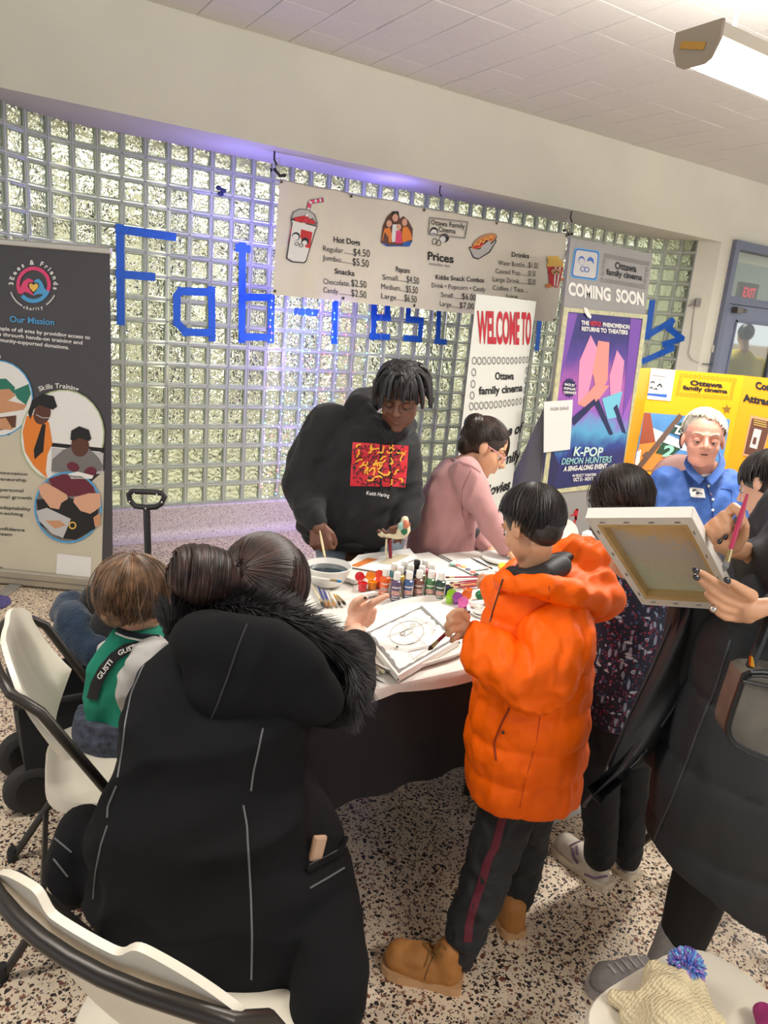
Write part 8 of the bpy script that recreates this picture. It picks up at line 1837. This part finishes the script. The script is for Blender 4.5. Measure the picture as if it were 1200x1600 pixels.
# ---- toddler in the green varsity jacket ------------------------------------------------------------
def toddler():
    hd = 1.86; fl = Vector((0.44, 1.86, 0)); root = thing('person', 'toddler with a brown bob in a green and grey varsity jacket and overalls, seated', 'person', fl)
    hc = F(216, 930, hd+.01); R = frame(camdir(.72, -.05, -.68), camdir(.08, 1, .1)); H = rr(216, 930, hd, 122)
    body = head_prims(hc, R, H, True, F(214, 1000, hd))
    body += [chn(hd, [(212, 1000, 0, 22), (200, 1060, 0, 38), (190, 1130, 0, 42)]), chn(hd, [(228, 1025, -.04, 18), (205, 1080, -.08, 15), (250, 1100, .04, 12)]), chn(hd, [(180, 1030, .06, 18), (170, 1080, .10, 15), (230, 1090, .2, 12)]), chn(hd, [(190, 1150, -.02, 34), (260, 1180, .12, 28), (270, 1260, .14, 20)])]
    body += hand_prims(F(250, 1100, hd+.04), camdir(.8, .2, -.5), camdir(0, 1, .3), .10, side=-1, curl=.4); body += hand_prims(F(230, 1090, hd+.2), camdir(.8, .2, -.5), camdir(0, 1, .3), .10, side=1, curl=.4)
    blob('body', body, [SK_LIGHT, LIP_L], root, .0045, 3, None, lip_fn([(hc, R, H)]), face_post([(hc, R, H)])); eyes(hc, R, H, root, SK_LIGHT, K, .5, mat('brow_brown', (60, 42, 34), .7))
    hm = hair_mat('hair_light_brown', (92, 68, 48), 1.9, .42)
    cap = blob('hair', [('e', hc+R @ Vector((0, -.08*H, .10*H)), (.39*H, .43*H, .40*H), R), ('e', hc+R @ Vector((0, -.24*H, -.12*H)), (.34*H, .27*H, .28*H), R)], hm, root, .006, 4, [lumps(40, .004)])
    hair('hair_locks', hc+R @ Vector((0, -.08*H, .06*H)), R, (.415*H, .455*H, .455*H), (.1, -.15, 1), 3, lambda d: 120-10*max(0, d.y), 1100, .0042, hm, cap, .07, .12, wav=.22, tip=.2, seg=10)
    hair('loose_wisps', hc+R @ Vector((0, -.08*H, .06*H)), R, (.43*H, .48*H, .47*H), (.1, -.15, 1), 8, 125, 60, .0014, hm, cap, .14, .25, wav=.6)
    M_gr = mat('varsity_green', (16, 128, 104), .85, noise=(10, .08)); M_gy = mat('varsity_grey', (176, 172, 168), .9, noise=(30, .05)); M_nv = mat('varsity_navy', (20, 30, 44), .85)
    jk = blob('jacket', [lft(hd, [(190, 1118, 0, 54, 50), (188, 1085, 0, 56, 50), (196, 1040, 0, 54, 46), (208, 1008, 0, 46, 40), (216, 984, 0, 36, 34), (218, 976, 0, 30, 28)])], M_gr, root, .006, 5, [folds((.5, 0, 1), 14, .006, 2.5, 91)])
    blob('sleeve', [chn(hd, [(236, 1018, -.05, 27), (222, 1045, -.09, 29), (205, 1078, -.10, 27), (215, 1105, -.04, 22), (245, 1105, .03, 16)])], M_gy, root, .006, 4, [folds((1, 0, .2), 18, .005, 2, 95)])
    blob('sleeve', [chn(hd, [(176, 1025, .07, 26), (168, 1060, .10, 26), (190, 1085, .18, 20), (225, 1090, .2, 15)])], M_gy, root, .006, 4, [folds((1, 0, .2), 18, .005, 2, 96)])
    seam('collar', [jk], [(184, 984), (198, 990), (218, 994), (246, 994)], .006, M_nv, root, 4, .004); seam('collar_stripe', [jk], [(183, 990), (198, 996), (218, 1000), (248, 1000)], .003, KW, root, 4, .004)
    # overalls, strap with lettering
    M_ov = mat('overall_print', (58, 62, 76), .8, noise=(55, .6)); 
    ov = blob('overalls', [lft(hd, [(185, 1175, 0, 56, 52), (178, 1140, -.01, 58, 54), (180, 1108, -.005, 57, 53)]), chn(hd, [(195, 1160, -.03, 40), (262, 1185, .12, 34), (272, 1260, .14, 26)]), chn(hd, [(180, 1160, .04, 40), (240, 1160, .2, 34), (250, 1240, .22, 26)])], M_ov, root, .007, 4, [folds((0, 0, 1), 16, .005, 2, 99)])
    blob('bib_back', [chn(hd, [(140, 1120, -.02, 7), (146, 1075, -.01, 7), (158, 1040, .0, 6)])], M_ov, root, .004, 3)
    sp_ = [(146, 1092), (152, 1068), (164, 1046), (180, 1026), (198, 1013), (220, 1008), (242, 1012)]; S_ = Surf([jk]); vs = []
    for i, (x, y) in enumerate(sp_):
        a, c_ = Vector(sp_[max(0, i-1)]), Vector(sp_[min(len(sp_)-1, i+1)]); d = (c_-a).normalized(); nn_ = Vector((-d.y, d.x)); vs += [S_(x+nn_.x*8, y+nn_.y*8, .006), S_(x, y, .008), S_(x-nn_.x*8, y-nn_.y*8, .006)]
    MB().add(vs, [(3*i+k, 3*i+k+1, 3*i+4+k, 3*i+3+k) for i in range(len(sp_)-1) for k in (0, 1)]).build('strap', mat('strap_black', (24, 24, 26), .8), root, smooth=True, fixn=False)
    S2 = Surf([o for o in root.children if o.name.startswith('strap')]+[jk])
    text('lettering', S2, 'GUSTI', (186, 1024), (214, 1012), 7, KW, root, .03, off=.003, rise=(-.2, -1)); text('lettering', S2, 'GUSTI', (157, 1062), (177, 1034), 7, KW, root, .03, off=.003, rise=(-.75, -.7)); text('lettering', S2, 'GUSTI', (222, 1011), (246, 1017), 7, KW, root, .03, off=.003, rise=(.1, -1))
    for x, y in ((268, 1268),): pass
    shoe(root, F(262, 1290, hd+.14), F(300, 1280, hd+.26), .07, .06, M_black, M_black, 'shoe', vox=.008)
toddler()

# ---- knitted hat and mitten on the chair seat ------------------------------------------------------
def hat():
    zt_ = .445; P = lambda x, y, z=0: onz(x, y, zt_+z)
    root = thing('knit_hat', 'cream knitted hat with a blue and pink pompom on the chair seat', 'hat', P(1050, 1590))
    def knit(nt, tc):
        return None
    m = bpy.data.materials.new('cream_knit'); m.use_nodes = True; nt = m.node_tree; b = nt.nodes['Principled BSDF']; b.inputs['Base Color'].default_value = lin((232, 216, 176)); b.inputs['Roughness'].default_value = .9
    tc = nt.nodes.new('ShaderNodeTexCoord'); v = nt.nodes.new('ShaderNodeTexVoronoi'); v.inputs['Scale'].default_value = 150; v.inputs['Randomness'].default_value = .25; mp = nt.nodes.new('ShaderNodeMapping'); mp.inputs['Scale'].default_value = (1, 1, .7); nt.links.new(tc.outputs['Object'], mp.inputs[0]); nt.links.new(mp.outputs[0], v.inputs['Vector'])
    bp = nt.nodes.new('ShaderNodeBump'); bp.inputs['Strength'].default_value = 1; bp.inputs['Distance'].default_value = .006; bp.invert = True; nt.links.new(v.outputs['Distance'], bp.inputs['Height']); nt.links.new(bp.outputs[0], b.inputs['Normal'])
    blob('hat_body', [('c', [(P(1035, 1545, .03), .036), (P(1045, 1575, .035), .05), (P(1060, 1612, .035), .058)]), ('c', [(P(962, 1560, .010), .014), (P(1010, 1580, .02), .032), (P(1060, 1606, .02), .04)]), ('c', [(P(985, 1590, .012), .016), (P(1050, 1640, .02), .04)]), ('c', [(P(1080, 1545, .03), .03), (P(1102, 1600, .025), .036)]), ('c', [(P(1030, 1524, .04), .024), (P(1062, 1535, .04), .028)])], m, root, .005, 4, [folds((.3, -1, .2), 20, .006, 3, 3)])
    hm = mat('pompom_core', (110, 140, 200), .9); pc = P(1072, 1512, .05)
    core = blob('pompom', [('e', pc, .026)], hm, root, .005, 2)
    for k, c_ in enumerate(((90, 130, 214), (130, 196, 232), (180, 146, 214), (120, 104, 190))):
        yb_ = MB()
        for i in range(140):
            d = Vector((random.gauss(0, 1), random.gauss(0, 1), random.gauss(0, 1))).normalized(); s_ = d.orthogonal().normalized(); q = pc+d*.020; yb_.tube([q, pc+d*.030+s_*.002, pc+d*random.uniform(.033, .038)+s_*.004], [.0026, .0028, .0014], 4)
        tag(yb_.build('yarn', mat('yarn_%d' % k, c_, .9), core, fixn=False), kind='stuff')
    g = thing('mitten', 'magenta mitten at the right edge of the chair seat', 'mitten', P(1195, 1590))
    blob('mitten_body', [('c', [(P(1192, 1580, .02), .018), (P(1215, 1605, .02), .03)]), ('c', [(P(1185, 1590, .012), .012), (P(1200, 1610, .012), .02)])], mat('magenta_cloth', (150, 44, 104), .8), g, .005, 3, [lumps(30, .004)])
hat()

# ---- dark-haired person at the right edge, and someone in yellow outside the door -----------------------
def others():
    hd = 2.5; hc = F(1196, 758, hd); R = frame(camdir(-.5, -.2, -.6), camdir(.2, 1, 0)); H = rr(1196, 758, hd, 100); fl = Vector((hc.x, hc.y, 0))
    root = thing('person', 'person with short black hair at the right edge beyond the dark coat', 'person', fl)
    body = head_prims(hc, R, H, True, hc-ZU*.22)+[('c', [(hc-ZU*.22, .05), (hc-ZU*.45, .13), (hc-ZU*.75, .13)])]+[('c', [(fl+HR*s*.09+ZU*.55, .08), (fl+HR*s*.09+ZU*.06, .045)]) for s in (-1, 1)]
    blob('body', body, [SK_LIGHT, LIP_L], root, .006, 3, None, lip_fn([(hc, R, H)]), face_post([(hc, R, H)])); eyes(hc, R, H, root, SK_LIGHT, K, .6, K)
    hm = _M['hair_black_brown']; cap = blob('hair', [('e', hc+R @ Vector((0, -.09*H, .12*H)), (.375*H, .42*H, .40*H), R), ('e', hc+R @ Vector((0, -.22*H, -.06*H)), (.32*H, .27*H, .28*H), R)], hm, root, .007, 4)
    hair('hair_locks', hc+R @ Vector((0, -.09*H, .10*H)), R, (.385*H, .435*H, .42*H), (0, -.3, .95), 4, 100, 260, .005, hm, cap, .06, .15, wav=.2)
    blob('jacket', [('c', [(hc-ZU*.19, .065), (hc-ZU*.28, .11), (hc-ZU*.48, .17), (hc-ZU*.85, .17)]), ('c', [(hc-ZU*.36-HR*.15, .07), (hc-ZU*.6-HR*.2, .06)]), ('c', [(hc-ZU*.36+HR*.15, .07), (hc-ZU*.6+HR*.2, .06)])], mat('jacket_grey', (70, 72, 78), .7), root, .012, 4)
    blob('trousers', [('c', [(fl+HR*s*.09+ZU*.6, .09), (fl+HR*s*.09+ZU*.08, .065)]) for s in (-1, 1)], mat('trousers_black', (14, 14, 16), .8), root, .014, 4)
    for s in (-1, 1): shoe(root, fl+HR*s*.09-HF*.1, fl+HR*s*.09+HF*.15, .09, .07, M_black, M_black, 'shoe', vox=.01)
    # outside
    hd2 = 8.75; hc = F(1163, 524, hd2); H = .23; R = frame(camdir(0, 0, -1)); fl = Vector((hc.x, hc.y, 0))
    root = thing('person', 'person in a yellow safety jacket seen through the door glass', 'person', fl)
    blob('body', head_prims(hc, R, H)+[('c', [(hc-ZU*.2, .06), (hc-ZU*.5, .14), (hc-ZU*.8, .13)])]+[('c', [(fl+HR*s*.1+ZU*.85, .08), (fl+HR*s*.1+ZU*.05, .05)]) for s in (-1, 1)], SK_LIGHT, root, .012, 3)
    blob('hair', [('e', hc+R @ Vector((0, -.03, .03)), (.09, .10, .10), R)], hm, root, .012, 3)
    jk = blob('jacket', [('l', [(hc-ZU*.75, HR*.25, HF*.16), (hc-ZU*.5, HR*.24, HF*.16), (hc-ZU*.28, HR*.22, HF*.13), (hc-ZU*.16, HR*.09, HF*.08)]), ('c', [(hc-ZU*.3-HR*.22, .08), (hc-ZU*.55-HR*.28, .07), (hc-ZU*.75-HR*.24, .06)]), ('c', [(hc-ZU*.3+HR*.22, .08), (hc-ZU*.55+HR*.28, .07), (hc-ZU*.75+HR*.24, .06)])], mat('safety_yellow', (222, 196, 20), .6), root, .016, 4)
    blob('trousers', [('c', [(fl+HR*s*.1+ZU*.85, .11), (fl+HR*s*.1+ZU*.08, .08)]) for s in (-1, 1)], mat('slacks_dark', (46, 46, 52), .8), root, .02, 3)
    for s in (-1, 1): shoe(root, fl+HR*s*.1-HF*.1, fl+HR*s*.1+HF*.15, .1, .08, M_black, M_black, 'shoe', vox=.014)
others()
bpy.context.view_layer.update()
